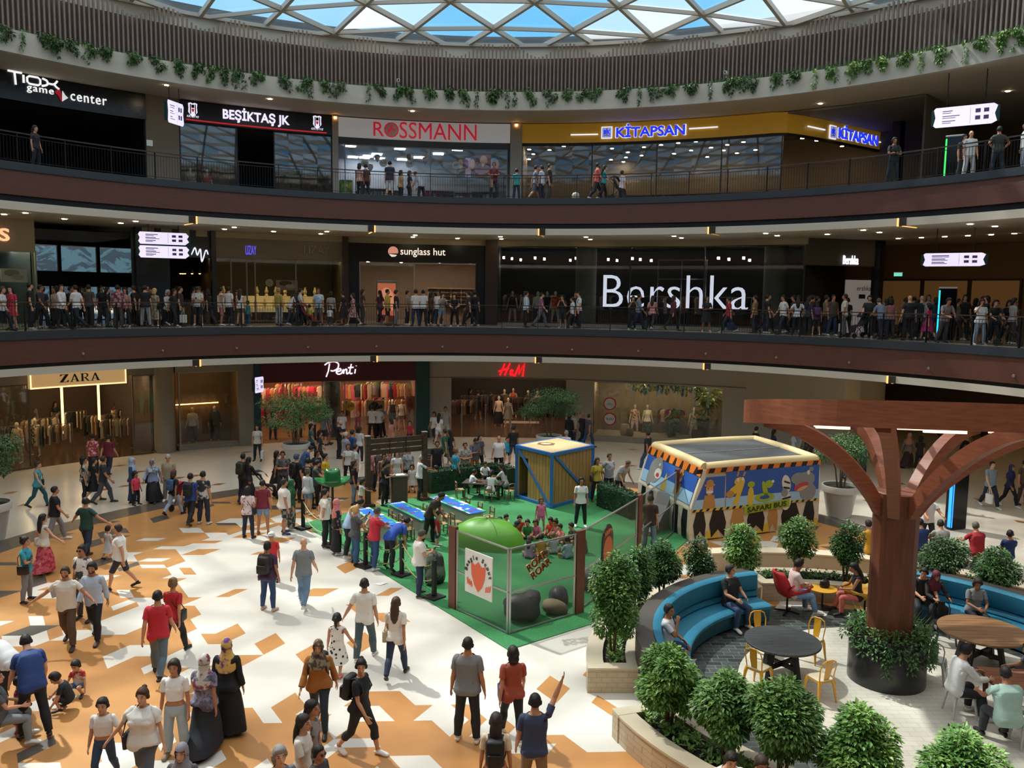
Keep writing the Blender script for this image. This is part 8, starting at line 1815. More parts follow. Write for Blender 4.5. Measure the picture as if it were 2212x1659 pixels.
for sp, zn in (('417 957 1.80 175 man1 m tee:e0dcd4 tr:1c1a1c bald:0', 'in the left display window with a glowing line'), ('465 952 1.80 170 man1 m long:2c3036 tr:22242a bald:0', 'in the left display window with a glowing line'), ('40 1000 1.80 185 man1 m long:c8b090 tr:c8b090 bald:0', 'at the left clothing shop entrance'), ('78 985 1.75 180 man1 f dr:4a4a44:blotch:b0a890:9 no:0 bald:0', 'on a platform in the left clothing shop'),
  ('1370 942 1.76 180 man1 f tee:d8b8a8:blotch:8a5a5a:9 ss:d8d0c4 bald:0', 'in the wide display window'), ('1397 944 1.78 178 man1 f tank:e4dcd0 ls:2a3432:blotch:4a5a50:8 bald:0', 'in the wide display window'), ('1497 950 1.76 182 man1 f tank:b0a8a4:blotch:5a4a50:9 ss:c8beb0 bald:0', 'in the wide display window'),
  ('1077 920 1.76 182 man1 f tank:e0c8b0 ls:2a2a30 bald:0', 'on the platform in the red-lettered shop'), ('1089 903 1.80 182 man1 f tank:8a6a50:blotch:2a2220:9 sk:8a4a24 bald:0', 'on the platform in the red-lettered shop'), ('1108 900 1.80 180 man1 f tank:b04a28 ls:6a6458:blotch:3a342c:9 bald:0', 'on the platform in the red-lettered shop'), ('1140 905 1.78 178 man1 f dr:3a2c28 no:0 bald:0', 'on the platform in the red-lettered shop'), ('1160 906 1.78 178 man1 f tee:b89a80:blotch:5a4438:8 tr:4a4038 bald:0', 'on the platform in the red-lettered shop'), ('1097 922 1.70 184 man1 f dr:8a8478 no:0 bald:0', 'on the platform in the red-lettered shop'),
  ('848 930 1.76 180 man1 f tank:141820 ss:141820 bald:0', 'in the window of the maroon-signed shop'), ('868 930 1.76 180 man1 f long:c8c0b4 ss:5a6a7a bald:0', 'in the window of the maroon-signed shop')):
    person(0, sp, zn, 2, mann=True)
def lv_pos(x, R_, z): th = thx(x, 640 if z < 9 else 380, R_); return pol(R_, th, z)
for x, sp in ((1107, '1.78 182 man1 f tank:5a2a2c tr:c8a888 bald:0'), (1134, '1.78 180 man1 f tank:d0b8a0 tr:8a7a68 bald:0'), (1162, '1.78 178 man1 m tee:d0c4b4 tr:3a3a40 bald:0'), (1200, '1.80 180 man1 m tee:c03a24:blotch:e08a30:7 sh:b8a890 bald:0'), (1182, '1.78 180 man1 f tee:17181c tr:3a3a40 bald:0')):
    person(Z1, '%d 700 %s' % (x, sp), 'in the glass shop window with giant letters', 2, pos=lv_pos(x, R1+.75, Z1), mann=True)
# ---------------------------------------------------------------- middle floor walkway, picture x then distance from the opening edge
def gallery(z, zone, rows, lod=1):
    for r in rows.strip().split('\n'):
        w = r.split(); x, R_ = float(w[0]), 20.25+float(w[1]); person(z, '%s 700 %s' % (w[0], ' '.join(w[2:])), zone, lod, pos=lv_pos(x, R_, z))
gallery(Z1, 'behind the middle railing', '''
4 .6 1.66 90 walk f tee:c8c8c8 tr:1c2438 l:4a3020
23 .9 1.64 178 stand f dr:b83040 no:0 l:140f0e hem=.6
65 .7 1.78 60 stand m tee:141418 tr:131316 s:140f0e
86 1.2 1.76 90 walk m tee:2c2c30 tr:17181c s:140f0e
118 2.2 1.64 200 stand f tee:b09a84 tr:4a4038 m:140f0e
132 .6 1.78 100 walk m long:d8d6d2 tr:15161a s:140f0e look=40
164 .6 1.76 -80 walk2 m tee:d4d2d0 tr:1e2228 s:140f0e
192 1.9 1.76 5 stand m tee:4a4640 tr:2a2a2c s:140f0e
232 1.8 1.66 60 stand f tee:17181c tr:4a4a50 m:140f0e
254 .9 1.76 0 stand m long:6a2c38:blotch:b08a8a:9 tr:4a3e32 s:140f0e fat=1.15
270 1.2 1.64 170 stand f tee:a87a70 tr:2a2a2e m:140f0e sb=b07a60,L
313 1.1 1.76 -20 stand m tee:131316 tr:8a8c90 s:140f0e
334 1.3 1.64 10 stand f dr:a89a80:blotch:7a6a54:8 no:0 m:c8a468 hem=.35 sb=131316,R
362 1.4 1.62 120 walk f long:c8c4c0 tr:2a2c30 m:a8a4a0
375 1.0 1.66 100 walk2 f tee:15161a tr:131316 m:140f0e hb=d8d8d4,L
389 1.2 1.74 80 stand m tee:2a2624 tr:1c1c20 s:140f0e
427 2.0 1.76 170 phone m tee:d4d2ce sh:2a2a2e c:140f0e cap=3a3a3c
478 1.3 1.74 60 stand m tank:c8c4c0 sh:a86a74 s:140f0e
494 1.2 1.76 20 stand m tee:cccac8 tr:17181c s:140f0e
519 1.2 1.66 10 stand f tank:d8d4cc ss:5a5a3c l:2a1e16
535 1.1 1.15 30 stand m tee:1f7a78 tr:2a4a6a s:140f0e
602 1.2 1.74 30 stand m tee:a8984c tr:9a9a9c c:140f0e cap=8a7a50
626 1.4 1.64 60 lean f tee:d0d0d0 tr:2a3a54 m:140f0e
648 1.3 1.78 80 walk m tee:d0ccc8 tr:1c2030 s:140f0e bp=131318
645 1.0 1.22 -60 reach m tee:1c2a40 tr:1c2434 s:140f0e
668 1.0 1.0 10 stand m tee:b0b83c sh:5a5a60 s:140f0e
688 1.0 1.76 178 stand m tee:b8c4cc:blotch:8aa0b4:5 sh:5a564e s:3a2c24
712 1.2 .95 178 stand f tee:d0d0d0 tr:3a3a40 m:140f0e
741 1.2 1.64 -70 stand f dr:131318 no:0 b:140f0e hem=.4
763 1.1 1.60 -80 walk f dr:7a4a4c:blotch:b09090:10 no:0 m:140f0e hem=.5
837 1.2 1.76 90 stand m tee:c0a428 sh:141418 s:140f0e
856 1.1 1.72 80 stand m tee:17181c tr:6a6c72 f:140f0e
880 1.8 1.70 90 stand m tee:8a847c tr:2a2a2e s:140f0e
898 1.2 1.76 -30 stand m tee:d8d4d0 tr:1c2a48 s:140f0e
914 1.3 1.76 10 stand m tee:d4d2ce tr:17181e s:140f0e
931 1.6 1.66 30 stand f tee:5a3c34 tr:2a2a2e m:140f0e
947 1.2 1.74 200 stand m tee:d0ccc8 tr:2a3a54 s:140f0e
955 .5 1.64 160 face f long:8a807c ss:7a94b4 l:140f0e nop
982 .45 1.66 178 rail f tee:131316 tr:131316 m:140f0e
1013 1.3 1.76 -70 walk m tee:2a2c34 tr:17181e s:140f0e
1026 1.6 1.74 20 stand m tee:17181c tr:15161a s:140f0e
1137 .8 1.76 80 stand m long:b8c4d4 tr:15161a s:140f0e
1169 1.1 1.74 100 walk m tee:8a5a74 tr:6a6c74 s:140f0e
1216 .7 1.62 200 face m tee:15161a sh:2a2a2e s:140f0e nop
1238 .8 1.55 -80 walk m tee:ccd0d4 tr:2a2a30 s:140f0e
1243 1.5 1.76 170 stand m tee:15161a tr:15161a s:140f0e
1251 .9 1.76 -100 stand m tee:d4d4d4 tr:17181c s:140f0e bp=15161a
1367 .5 1.62 178 face f tee:15161a tr:1c2030 l:140f0e nop
1380 1.2 1.76 100 walk m long:7a8898 tr:2a3a58 s:140f0e
1410 .9 1.66 30 walk f tee:c88a84 tr:2a2a2e l:2a1e16 hb=1c3c34,L
1455 .9 1.66 60 walk2 f long:5a2028 tr:15161a m:2a1e16
1528 .6 1.64 178 fold f dr:17181c no:0 l:140f0e hem=.5
1576 .8 1.66 -60 walk m tee:a82430 tr:2a3040 s:140f0e hb=1c2a50,L
1632 1.3 1.70 -60 stand m tee:8a6a48 tr:2a2a30 s:140f0e
1658 1.2 1.74 80 stand m tee:141418 tr:1c2434 s:140f0e shoes=d8d8d8
1694 1.0 1.76 -100 walk m tee:ccc8c4 tr:1c2030 s:140f0e
1725 .9 1.66 20 hips f tee:c4c8d0 tr:15161a l:140f0e
1748 .9 1.64 60 stand f tee:1c2034 tr:17181c l:140f0e
1766 1.0 1.50 10 stand f tee:4a2a54 sh:2a2a2e l:140f0e bp=4a2a5a
1786 1.9 1.74 90 stand m tank:7a6a54 tr:2a2a2e s:140f0e
1801 1.4 1.76 170 stand m tee:4a3c34 tr:2c3a54 s:140f0e
1826 1.1 1.80 -70 stand m tee:cfc6b4 tr:5a5c60 s:140f0e hb=d8d8d4,R
1880 1.1 1.78 -150 push m tee:141418 tr:1c1c20 f:140f0e beard fat=1.1
1908 .5 1.70 -20 rail m tee:8aa0b4:stripes:2a3448:12 tr:1c2434 s:4a3c30 fat=1.1
1926 1.8 1.64 10 stand f tee:a86a64 tr:3a3a40 m:140f0e
1966 .9 1.76 0 stand m tee:15161a tr:17181c bald:2a1e16 fat=1.2
1992 2.2 1.76 10 stand m tee:131316 tr:131316 bald:2a1e16
2009 1.4 1.50 -30 walk f dr:b02464 no:0 m:140f0e hem=.5
2044 .4 1.74 178 rail m tee:7a7074 tr:4a5058 f:140f0e
2122 .5 1.66 182 ear f tee:d4d4d4 tr:8a9cac l:140f0e loose=.014
2150 1.6 1.66 180 push f tee:17181c tr:17181c m:140f0e
''')
gallery(Z2, 'behind the upper railing', '''
80 1.2 1.66 100 stand f tee:17181c tr:1c1c22 l:140f0e
777 1.6 1.64 30 stand f tee:b08a80 tr:17181c m:140f0e
790 1.7 1.66 -30 stand m tee:4a2c28 tr:17181c s:140f0e
842 1.2 1.78 5 stand m tee:1c2034 sh:b8bcc0 s:140f0e
866 3.2 1.64 60 stand f tee:a88a60 tr:17181c m:140f0e
885 3.0 1.60 60 stand f tee:17181c tr:17181c m:140f0e
910 3.0 1.70 -60 lean m tee:9aa0a8 tr:17181c s:140f0e
1067 .5 1.76 178 fold m tee:5a1c2a tr:2a2a2e s:140f0e hb=a8845c,L
1116 .7 1.50 0 stand m tee:2a8a90 tr:1c2a4a s:140f0e shoes=e0e0e0
1157 .9 1.72 80 walk m tee:8a8c94:check:5a5c64:12 sh:4a5064 s:140f0e
1170 .9 1.68 -60 stand m tee:b0b8c4 tr:1c2434 s:140f0e
1187 1.2 1.80 100 stand m tee:131318 tr:3a3a38 s:140f0e
1290 .8 1.80 85 walk m tee:c85a54 tr:1c1c22 s:140f0e beard
1304 .8 1.66 80 push f tee:1f8a94 tr:1c1c22 l:140f0e
1344 3.5 1.76 60 stand m tee:c8c4c8 tr:2a2a30 s:140f0e
1928 .5 1.78 180 fold m tee:131318 tr:1c2434 f:140f0e
2078 1.4 1.70 170 stand m tee:2a2426 tr:2a2a2e s:140f0e
2092 1.2 1.76 190 stand m tee:c8c8c8 tr:a8acb4 bald:2a1e16
2152 1.2 1.76 10 hips m tee:2c3430 tr:1c2434 s:140f0e
2209 1.0 1.70 -80 stand m tee:c8c8c8 tr:8a94a4 s:140f0e
''')
# deeper in the middle floor crowd
br = random.Random(77)
for k in range(58):
    x = br.choice([br.uniform(70, 330), br.uniform(70, 330), br.uniform(330, 1060), br.uniform(1640, 2205), br.uniform(1700, 2205), br.uniform(1880, 2205)]); R_ = br.uniform(22.3, 27) if (130 < x < 235 or x > 1960) else br.uniform(22.2, 23.5)
    sx = br.choice('mf'); tc__ = br.choice(('15161a', '2a2a2e', '3a2c2a', '1c2030', '4a4440', '6a5a54', '17181c', '8a8480', '5a2a30', 'a8a4a0')); bc__ = br.choice(('15161a', '1c2434', '2a2a2e', '3a3a40', '4a4038'))
    person(Z1, '%d 650 %.2f %d %s %s tee:%s tr:%s %s:%s' % (x, br.uniform(1.60, 1.82), br.choice((0, 20, 60, 90, -90, -60, 170, 190, 120)), br.choice(('stand', 'walk', 'walk2', 'ease')), sx, tc__, bc__, 's' if sx == 'm' else br.choice(('l', 'm', 'b')), br.choice(('120e0d', '1c1410', '2a1e16'))), 'deep in the middle floor crowd', 2, pos=lv_pos(x, R_, Z1))
# ================================================================ GOODS INSIDE THE SHOPS AND SMALL THINGS
gr = random.Random(12)
RACKM = M('7a7874', .35, metal=.7)
def garments(lv, th, R_, z, L_, h, cols, zone, n=9):
    """a hanging rail with its clothes; every garment is a thing of its own"""
    p = pol(R_, th, z); o = thing('clothes_rack', 'metal clothes rail loaded with garments %s' % zone, 'clothes rack', p, -th, 'clothes rails %s' % zone)
    for s in (-1, 1): m = MB(); m.bar((s*L_/2, 0, 0), (s*L_/2, 0, h), .03, .03); m.bar((s*L_/2, -.22, .02), (s*L_/2, .22, .02), .03, .03); m.build('upright', RACKM, o)
    m = MB(); m.bar((-L_/2, 0, h), (L_/2, 0, h), .025, .025); m.build('rail', RACKM, o)
    for k in range(n):
        hh = gr.uniform(.7, .95); m = MB(); P = [(-.03, 0), (.03, 0), (.2, -.07), (.24, -.3), (.17, -.28), (.17, -hh), (-.17, -hh), (-.17, -.28), (-.24, -.3), (-.2, -.07)]
        m.plate(P, (0, 0, 0), (1, 0, 0), (0, 0, 1), .05); g = m.build('garment', M(gr.choice(cols), .8, noise=.1)); x = -L_/2+L_*(k+.5)/n
        g.location = (p.x+x*math.cos(th), p.y-x*math.sin(th), z+h-.02); g.rotation_euler = (0, 0, -th+gr.choice((.5, .7, 1.0, 1.3))); tag(g, 'garment hanging on a rail %s' % zone, 'clothes', 'garments on the rails %s' % zone)
NEUT = ('b8a890', '8a7a68', '2a2624', 'c8bca8', '5a4a40', '3a4a48', 'a08468'); REDS = ('c83048', 'd86070', 'd8a890', 'b02838', 'e0c0a8', '2a2226', 'c8905a'); DARK = ('2a2422', '4a3028', '1c1c20', '6a5040', '3a2a30', '8a6a50')
for x, R_ in ((20, 27), (85, 28.5), (115, 26.2), (150, 30), (215, 28), (245, 26.3), (272, 29.5)): garments(0, thx(x, 860, R_), R_, 0, 1.5, 1.5, NEUT, 'inside the left clothing shop')
for x, R_ in ((590, 26), (625, 28), (665, 26.3), (770, 26.8), (815, 28), (850, 27)): garments(0, thx(x, 860, R_), R_, 0, 1.6, 1.7, REDS, 'inside the maroon-signed shop'); garments(0, thx(x+8, 860, R_), R_+1.1, .0, 1.5, 2.5, REDS, 'inside the maroon-signed shop', 7)
for x, R_ in ((1000, 27.5), (1025, 29.5), (1070, 30), (1130, 29), (1175, 27.5), (1200, 30)): garments(0, thx(x, 860, R_), R_, 0, 1.6, 1.6, DARK, 'inside the red-lettered shop')
for x, R_ in ((1120, 27), (1190, 28), (1330, 27.5), (1420, 27), (1500, 28), (1590, 27), (1700, 27)): garments(1, thx(x, 640, R_), R_, Z1, 1.6, 1.6, DARK+NEUT[:3], 'inside the glass shop with giant letters')
for x in (1440, 1460): garments(0, thx(x, 900, 26.4), 26.4, .02, .7, 1.6, ('6a2a30', '8a3038', 'b0a8a0', 'c8c0b8'), 'in the wide display window', 5)
# mannequin platforms
def block(nm, lb, p, d, rz, mt, cat, z=None):
    m = MB(); m.rbox((0, 0, d[2]/2), d, .02); o = m.build(nm, mt); o.location = p; o.rotation_euler = (0, 0, rz); return tag(o, lb, cat)
p = at(1118, 918, 0); block('display_platform', 'low pale platform under the mannequins in the red-lettered shop opening', (p.x, p.y+1.0, .0), (2.6, .9, .02), .0, M('b8b0a4', .5), 'platform')
# wide window: vases, foliage, chests
for x, y, r, h, c, lb in ((1349, 944, .27, .62, 'c0a684', 'large woven pale vase in the wide display window'), (1361, 950, .2, .42, '8a6e4c', 'smaller brown woven vase in the wide display window')):
    p = pol(24.9 if r > .25 else 24.75, thx(x, 930, 24.8), .26); m = MB(); m.lathe([(r*.7, 0), (r, h*.35), (r*.9, h*.8), (r*.72, h), (r*.62, h)], 20); o = m.build('vase', M(c, .8, noise=.15, ns=20), smooth=True); o.location = p; tag(o, lb, 'vase')
for x, y, s, lb in ((1528, 880, 1.0, 'big broad-leaved plant at the right end of the wide display window'), (1455, 935, .5, 'low leafy plant in the middle of the wide display window')):
    p = pol(25.6, thx(x, 880, 25.6), .26); rg = random.Random(x); m = MB(); leaves(m, [(0, 0, .5*s, .35*s, .3, .5*s), (.1, .1, 2.2*s, .55*s, .4, .5*s), (-.2, 0, 1.4*s, .3*s, .3, .5*s)], int(260*s), .3, rg); o = thing('leafy_plant', lb, 'plant', p); m.build('foliage', GREENS[3], o); m = MB(); m.tube([(0, 0, 0), (.05, 0, 1.2*s), (.1, .1, 2.3*s)], .03, 6); m.build('stem', M('4a3a2c', .8), o)
rg = random.Random(5); m = MB(); leaves(m, [(pol(24.9, thx(1370+14*k, 830, 24.9)).x, pol(24.9, thx(1370+14*k, 830, 24.9)).y, 3.1-.1*(k % 3), .25, .2, .3) for k in range(11)], 420, .2, rg, droop=1.0); tag(m.build('hanging_garland', GREENS[1]), 'garland of leaves hanging along the top of the wide display window', 'garland')
for x, c, h in ((1508, '5a3424', .5), (1515, '3a2a22', .95)): block('display_chest', '%s brown chest by the right mannequin in the wide display window' % ('low' if h < .6 else 'taller dark'), pol(25.2 if h < .6 else 25.7, thx(x, 930, 25.3), .26), (.5, .4, h), -thx(x, 930, 25), M(c, .6), 'chest')
# posters and discount discs
def poster(lv, x, y, w, h, out, cols, lb, nm='poster', R_=None, body=None, emit=.0):
    R_ = R_ or RR[lv]-out; th = thx(x, y, R_); c = pol(R_, th, zr(x, y, R_)); o = thing(nm, lb, 'poster' if nm == 'poster' else 'sign', c, -th)
    m = MB(); m.box((-w/2, -.02, -h/2), (w/2, .02, h/2)); m.build('panel', M(cols[0], .5, emit=emit), o); m = MB()
    for k, c_ in enumerate(cols[1:]): m.plate(el((.14 if k % 2 else -.08)*w, (.18-.3*k)*h, w*(.3-.06*k), h*(.26-.05*k)), (0, -.024-.004*k, 0), (1, 0, 0), (0, 0, 1), .004, k)
    if len(cols) > 1: m.build('print', [M(c_, .5, emit=emit) for c_ in cols[1:]], o)
    return o
poster(0, 811, 888, .95, 1.15, -.5, ['b89058', '15120f', 'd09a74', '2a1c14'], 'pale poster of a person in a wide black hat in the maroon-signed shop'); poster(0, 888, 890, .5, 1.7, -.4, ['b07a50', 'a83a3a', 'd0a080'], 'narrow poster at the right end of the maroon-signed shop window')
def disc(p, th, r, c1, c2, body, lb, pole=0):
    o = thing('discount_disc', lb, 'sign', p, -th); m = MB(); m.plate(el(0, 0, r, r, 24), (0, -.01, 0), (1, 0, 0), (0, 0, 1), .02); m.build('disc', M(c1, .5), o); vs, fs = fit_text(body, r*1.1, r*.62, depth=.01, bold=.01); m = MB(); m.add([(x, -.02+y, z-r*.2) for x, y, z in vs], fs); m.build('lettering', M(c2, .5), o)
    if pole: m = MB(); m.bar((0, .02, -pole), (0, .02, -r*.9), .03, .03); m.build('stick', RACKM, o)
th = thx(756, 878, R0+.3); disc(pol(R0+.3, th, zr(756, 878, R0+.3)), th, .25, 'd8a820', '8a2418', '50', 'round yellow discount disc reading 50 in the maroon-signed shop window', 1.5)
for k, (x, y) in enumerate(((788, 353), (828, 352), (885, 354), (942, 357), (985, 357))):
    th = thx(x, y, R2+.6); disc(pol(R2+.6, th, zr(x, y, R2+.6)), th, .22, 'c4bcb4', '6a3a3a', '50', 'round pale discount disc in the chemist shop window, %s from the left' % ('first', 'second', 'third', 'fourth', 'fifth')[k])
for k, (x, y) in enumerate(((800, 362), (815, 341), (884, 341), (918, 347), (1034, 358), (1030, 372))):
    m = MB(); m.lathe([(.001, -.24), (.02, -.22), (.13, -.08), (.17, .05), (.13, .17), (.001, .21)], 14); o = m.build('balloon', M('9a1824', .3), smooth=True); o.location = pol(R2+1.2, thx(x, y, R2+1.2), zr(x, y, R2+1.2)); tag(o, 'red balloon floating in the chemist shop, %s' % ('lowest on the left', 'upper left one', 'middle one', 'one behind the white placard', 'upper one by the face posters', 'lower one by the face posters')[k], 'balloon', 'red balloons')
for k, (x, c) in enumerate(((996, ('3a2a26', 'c89878')), (1008, ('c8a8c0', '8a3a7a')), (1022, ('5a4038', 'c8a088')), (1047, ('7a1c24', 'd0a890', '6a1820')), (1062, ('8ab0c8', 'c8d4d8')), (1074, ('4a3a34', 'c8a088')))):
    poster(2, x, 362 if k != 3 else 357, .5 if k != 3 else .75, 1.1 if k != 3 else 1.3, -(2.6+.2*k), list(c), 'beauty poster on the inner wall of the chemist shop, %s from the left' % ('first', 'second', 'third', 'fourth and largest', 'fifth', 'last')[k], emit=.15)
# shelves with countable goods
def shelves(lv, x, R_, z, w, rows, nper, cols, case, lb, item, ilb, igr, h0=.34, hi=(.16, .28), glow=0):
    th = thx(x, 640 if lv == 1 else 380, R_); p = pol(R_, th, z); o = thing('shelf_unit', lb, 'shelf', p, -th); hh = rows*h0+.15; m = MB(); m.box((-w/2, .0, 0), (w/2, .04, hh)); m.build('back_panel', case, o)
    for s in (-1, 1): m = MB(); m.box((s*w/2-.02, -.3, 0), (s*w/2+.02, .04, hh)); m.build('side_panel', case, o)
    for r in range(rows+1):
        m = MB(); m.box((-w/2, -.3, .08+r*h0), (w/2, .0, .11+r*h0)); m.build('shelf_board', case, o)
        if r == rows: break
        for k in range(nper):
            a = gr.uniform(*hi); b = w/nper*gr.uniform(.5, .92); m = MB(); m.rbox((0, 0, a/2), (b, .18, a), .02, n=1) if item != 'book' else m.box((-b/2, -.09, 0), (b/2, .09, a)); g = m.build(item, M(gr.choice(cols), .55, emit=glow)); lx_ = -w/2+w*(k+.5)/nper
            g.location = (p.x+lx_*math.cos(th)-.16*math.sin(th), p.y-lx_*math.sin(th)-.16*math.cos(th), z+.112+r*h0); g.rotation_euler = (0, 0, -th); tag(g, ilb, item, igr)
BKC = ('c8a880', 'b88a60', 'd8c0a0', 'a84030', '8a6a4c', 'c89a6a', '3a5a78', 'd0c8bc'); CASE = M('33261e', .6)
for k, x in enumerate((1390, 1470, 1550, 1620, 1700, 1762)): shelves(2, x, 34.8, Z2, 2.2, 5, 9, BKC, CASE, 'dark bookcase with lit rows of books in the yellow-signed bookshop, %s from the left' % ('first', 'second', 'third', 'fourth', 'fifth', 'last')[k], 'book', 'book standing in a bookshop bookcase', 'books in the bookshop bookcases')
for k, (x, c) in enumerate(((805, ('c8c8c8', 'a8b0b8')), (835, ('5a7a4a', '8aa06a')), (950, ('c0c0c4', '3a3a40', 'a83040')), (1000, ('d0d0d4', '8a3a4a')), (1050, ('2a2a30', 'c8c8cc')))): shelves(2, x, 31.5+.5*(k % 2), Z2, 1.7, 4, 8, c, M('8a8c90', .5), 'white shop shelf with goods in the chemist shop, %s from the left' % ('first', 'second', 'third', 'fourth', 'fifth')[k], 'bottle', 'bottle standing on a chemist shop shelf', 'bottles on the chemist shelves', .38)
for k, x in enumerate((960, 1010)): shelves(1, x, 28.6, Z1+.9, 1.9, 4, 10, ('1c1a1a', '3a2a22', '141414'), M('b89878', .5), 'wall shelf lined with dark spectacles in the black eyewear shop, %s one' % ('left' if k == 0 else 'right'), 'spectacles', 'pair of dark spectacles on an eyewear shop shelf', 'spectacles on the eyewear shelves', .22, (.05, .08))
# jewellery displays
for k, (x, zz, r) in enumerate([(x, z, 0) for x in (480, 552, 572, 592, 612, 655, 676) for z in (.75, 1.35)]):
    p = pol(R1+.9+.25*(k % 2), thx(x+6*(k % 2), 660, R1+.9), Z1+zz); m = MB(); m.lathe([(.09, 0), (.10, .03), (.05, .10), (.10, .22), (.06, .34), (.04, .42), (.045, .46), (.001, .47)], 14); o = m.build('jewellery_bust', M('d8c49a', .4), smooth=True); o.location = p; tag(o, 'pale necklace bust on the lit counter of the jeweller window', 'jewellery bust', 'necklace busts in the jeweller window')
for k, (x0, x1) in enumerate(((468, 500), (535, 630), (642, 700))):
    m = MB(); a, b = thx(x0, 660, R1+.7), thx(x1, 660, R1+.7)
    m.arc(R1+.6, R1+1.4, a, b, Z1+.55, Z1+.75, 0); m.arc(R1+1.0, R1+1.4, a, b, Z1+.75, Z1+1.35, 0); m.arc(R1+.65, R1+1.35, a, b, Z1+.02, Z1+.55, 1)
    tag(m.build('display_counter', [M('e8cf94', .4, emit=.18), M('3a2c22', .5)]), 'glowing stepped jewellery counter, %s section' % ('left', 'middle', 'right')[k], 'counter')
poster(1, 30, 595, 1.0, .55, -.3, ['c8c4b4', '8a8474', 'b0a890'], 'pale hanging poster in the glass shop at the far left'); th = thx(582, 611, R1+.2); disc(pol(R1+.2, th, zr(582, 611, R1+.2)), th, .19, 'b0a890', '8a806c', '%', 'round cream sign hanging in the jeweller window'); poster(1, 620, 616, 1.05, .5, -.25, ['a88a80', '5a3a34', 'c8b090'], 'wide pinkish poster hanging in the jeweller window')
# advertising screen in the eyewear shop, small things upstairs
th = thx(835, 655, R1-.5); o = thing('advertising_screen', 'tall framed advertising screen with a glowing orange close-up face', 'screen', pol(R1-.5, th, Z1), -th); m = MB(); m.rbox((0, 0, 1.12), (1.05, .14, 2.2), .05); m.build('frame', M('9a9890', .3, metal=.7), o); m = MB(); m.box((-.46, -.085, .14), (.46, -.075, 2.08)); m.build('display', emat('d0704a', .45), o); m = MB()
m.plate(el(.06, 1.25, .34, .62, 20, .2), (0, -.09, 0), (1, 0, 0), (0, 0, 1), .004, 0); m.plate(el(.18, 1.4, .10, .04), (0, -.095, 0), (1, 0, 0), (0, 0, 1), .004, 1); m.plate(el(.05, .72, .16, .05), (0, -.095, 0), (1, 0, 0), (0, 0, 1), .004, 1); m.plate(el(.0, 1.05, .06, .05), (0, -.095, 0), (1, 0, 0), (0, 0, 1), .004, 2); m.plate([(-.46, .14), (.46, .14), (.46, .42), (-.46, .5)], (0, -.088, 0), (1, 0, 0), (0, 0, 1), .003, 1); m.build('picture', [emat('e89a78', .5), emat('5a2418', .3), emat('b86848', .4)], o)
p = pol(27.0, thx(252, 360, 27.0), Z2); o = thing('reception_desk', 'white slatted desk edged with violet light in the dark arcade', 'desk', p, -thx(252, 360, 27)); m = MB(); m.box((-1.0, -.3, 0), (1.0, .3, .85)); m.build('body', M('b8b8c0', .5, pat='vstripes', col2='5a5a64', ps=9), o); m = MB(); m.box((-.45, -.34, .74), (.95, -.31, .80)); m.box((.93, -.34, .45), (.98, -.31, .8)); m.build('violet_light', emat('5a30ff', 2.0), o)
m = MB(); m.sph((0, 0, .19), .19, 12); o = m.build('ball', M('b8b4b0', .5, pat='vstripes', col2='8a8680', ps=6), smooth='all'); o.location = pol(20.9, thx(1244, 400, 20.9), Z2+.01); tag(o, 'pale round ball on the upper floor behind the railing', 'ball')
m = MB(); m.obox((0, 0, 0), (.28, .04, .28)); o = m.build('exit_sign', M('b8c8c0', .5, emit=.25)); th = thx(323, 309, R2-.1); o.location = pol(R2-.12, th, zr(323, 309, R2-.1)); o.rotation_euler = (0, 0, -th); tag(o, 'small pale exit sign on the pier beside the arcade', 'exit sign')
block('promotion_stand', 'red promotion stand at the chemist shop entrance', pol(28.6, thx(921, 380, 28.6), Z2), (.5, .4, 1.15), -thx(921, 380, 28.6), M('a8202c', .5), 'stand'); block('promotion_stand', 'yellow tall display at the left of the chemist shop entrance', pol(28.7, thx(747, 380, 28.7), Z2), (.7, .4, 1.7), -thx(747, 380, 28.7), M('b8b030', .5, pat='blotch', col2='4a8a3a', ps=3), 'stand')
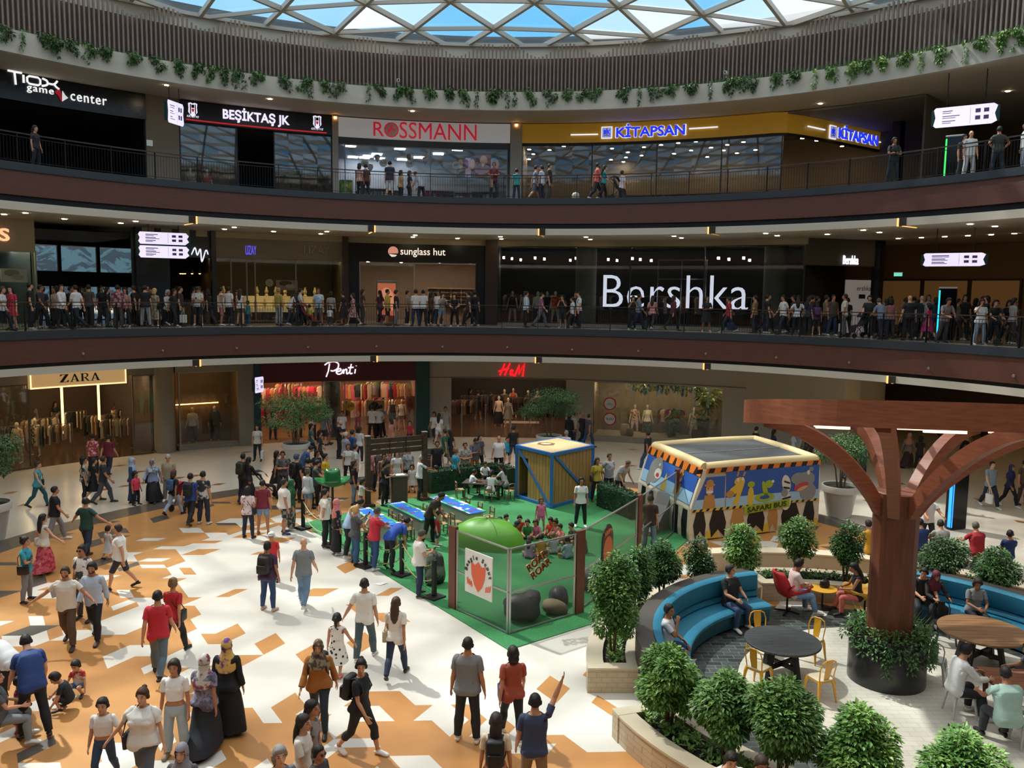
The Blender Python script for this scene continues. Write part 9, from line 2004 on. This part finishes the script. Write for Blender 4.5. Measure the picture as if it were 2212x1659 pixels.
for k, (x, sp) in enumerate(((411, '1.78 178 man1 m tee:a8a49c sh:8a8a88 bald'), (447, '1.78 180 man1 m tee:c02a28 tr:c02a28 bald'))): person(Z2, '%d 400 %s' % (x, sp), 'in the black-signed sports shop window', 2, pos=pol(R2+.7, thx(x, 380, R2+.7), Z2), mann=True)
# strollers
def stroller(p, face, col, lb):
    o = thing('stroller', lb, 'stroller', p, -math.radians(face)); F_ = M('2a2a2e', .4, metal=.5); m = MB()
    for s in (-.22, .22): m.tube([(s, -.42, 1.0), (s, -.1, .62), (s, .38, .14)], .014, 6); m.tube([(s, -.32, .12), (s, .05, .55)], .014, 6)
    m.tube([(-.22, -.42, 1.0), (.22, -.42, 1.0)], .016, 6); m.build('frame', F_, o)
    for x in (-.25, .25):
        for y, r in ((-.33, .12), (.38, .10)): m = MB(); m.lathe([(r*.4, -.02), (r, -.02), (r, .02), (r*.4, .02)], 16); m.v = [(x+c, y+a, r+b) for a, b, c in m.v]; m.build('wheel', M('141416', .6), o)
    m = MB(); sweep(m, [(-.2, 0), (.2, 0)], [(-.28, .95), (-.24, .95), (-.05, .52), (.26, .46), (.32, .22), (.36, .22), (.3, .5), (-.02, .56), (-.22, .96)]); m.v = [(x, y, z) for x, y, z in m.v]; m.build('seat', M(col, .7), o)
    m = MB(); n = 8; vs = [(sx_*.21, -.24+.34*math.sin(a)*.9, .72+.36*math.cos(a)) for a in [-.5+1.7*k/(n-1) for k in range(n)] for sx_ in (-1, 1)]; m.add(vs, [(2*k, 2*k+1, 2*k+3, 2*k+2) for k in range(n-1)]); m.build('hood', M(col, .7), o)
stroller(at(575, 1078, 0), 60, '1c1c20', 'dark stroller pushed by the woman in a black robe near the queue'); stroller(at(398, 1102, 0), 20, 'a82434', 'red stroller behind the girl with a denim backpack on the left')
stroller(pol(21.0, thx(662, 660, 21), Z1), 90, '8a2228', 'red stroller behind the middle railing by the jeweller'); stroller(pol(21.1, thx(1858, 690, 21.1), Z1), -100, '17171a', 'black stroller in front of the bearded man, right of the middle floor'); stroller(pol(21.0, thx(2178, 720, 21), Z1), 120, '3a2a30', 'dark stroller at the far right of the middle floor'); stroller(pol(21.0, thx(1336, 400, 21), Z2), 85, '18181c', 'black stroller pushed along the upper floor by the yellow-signed bookshop')
fix_labels()
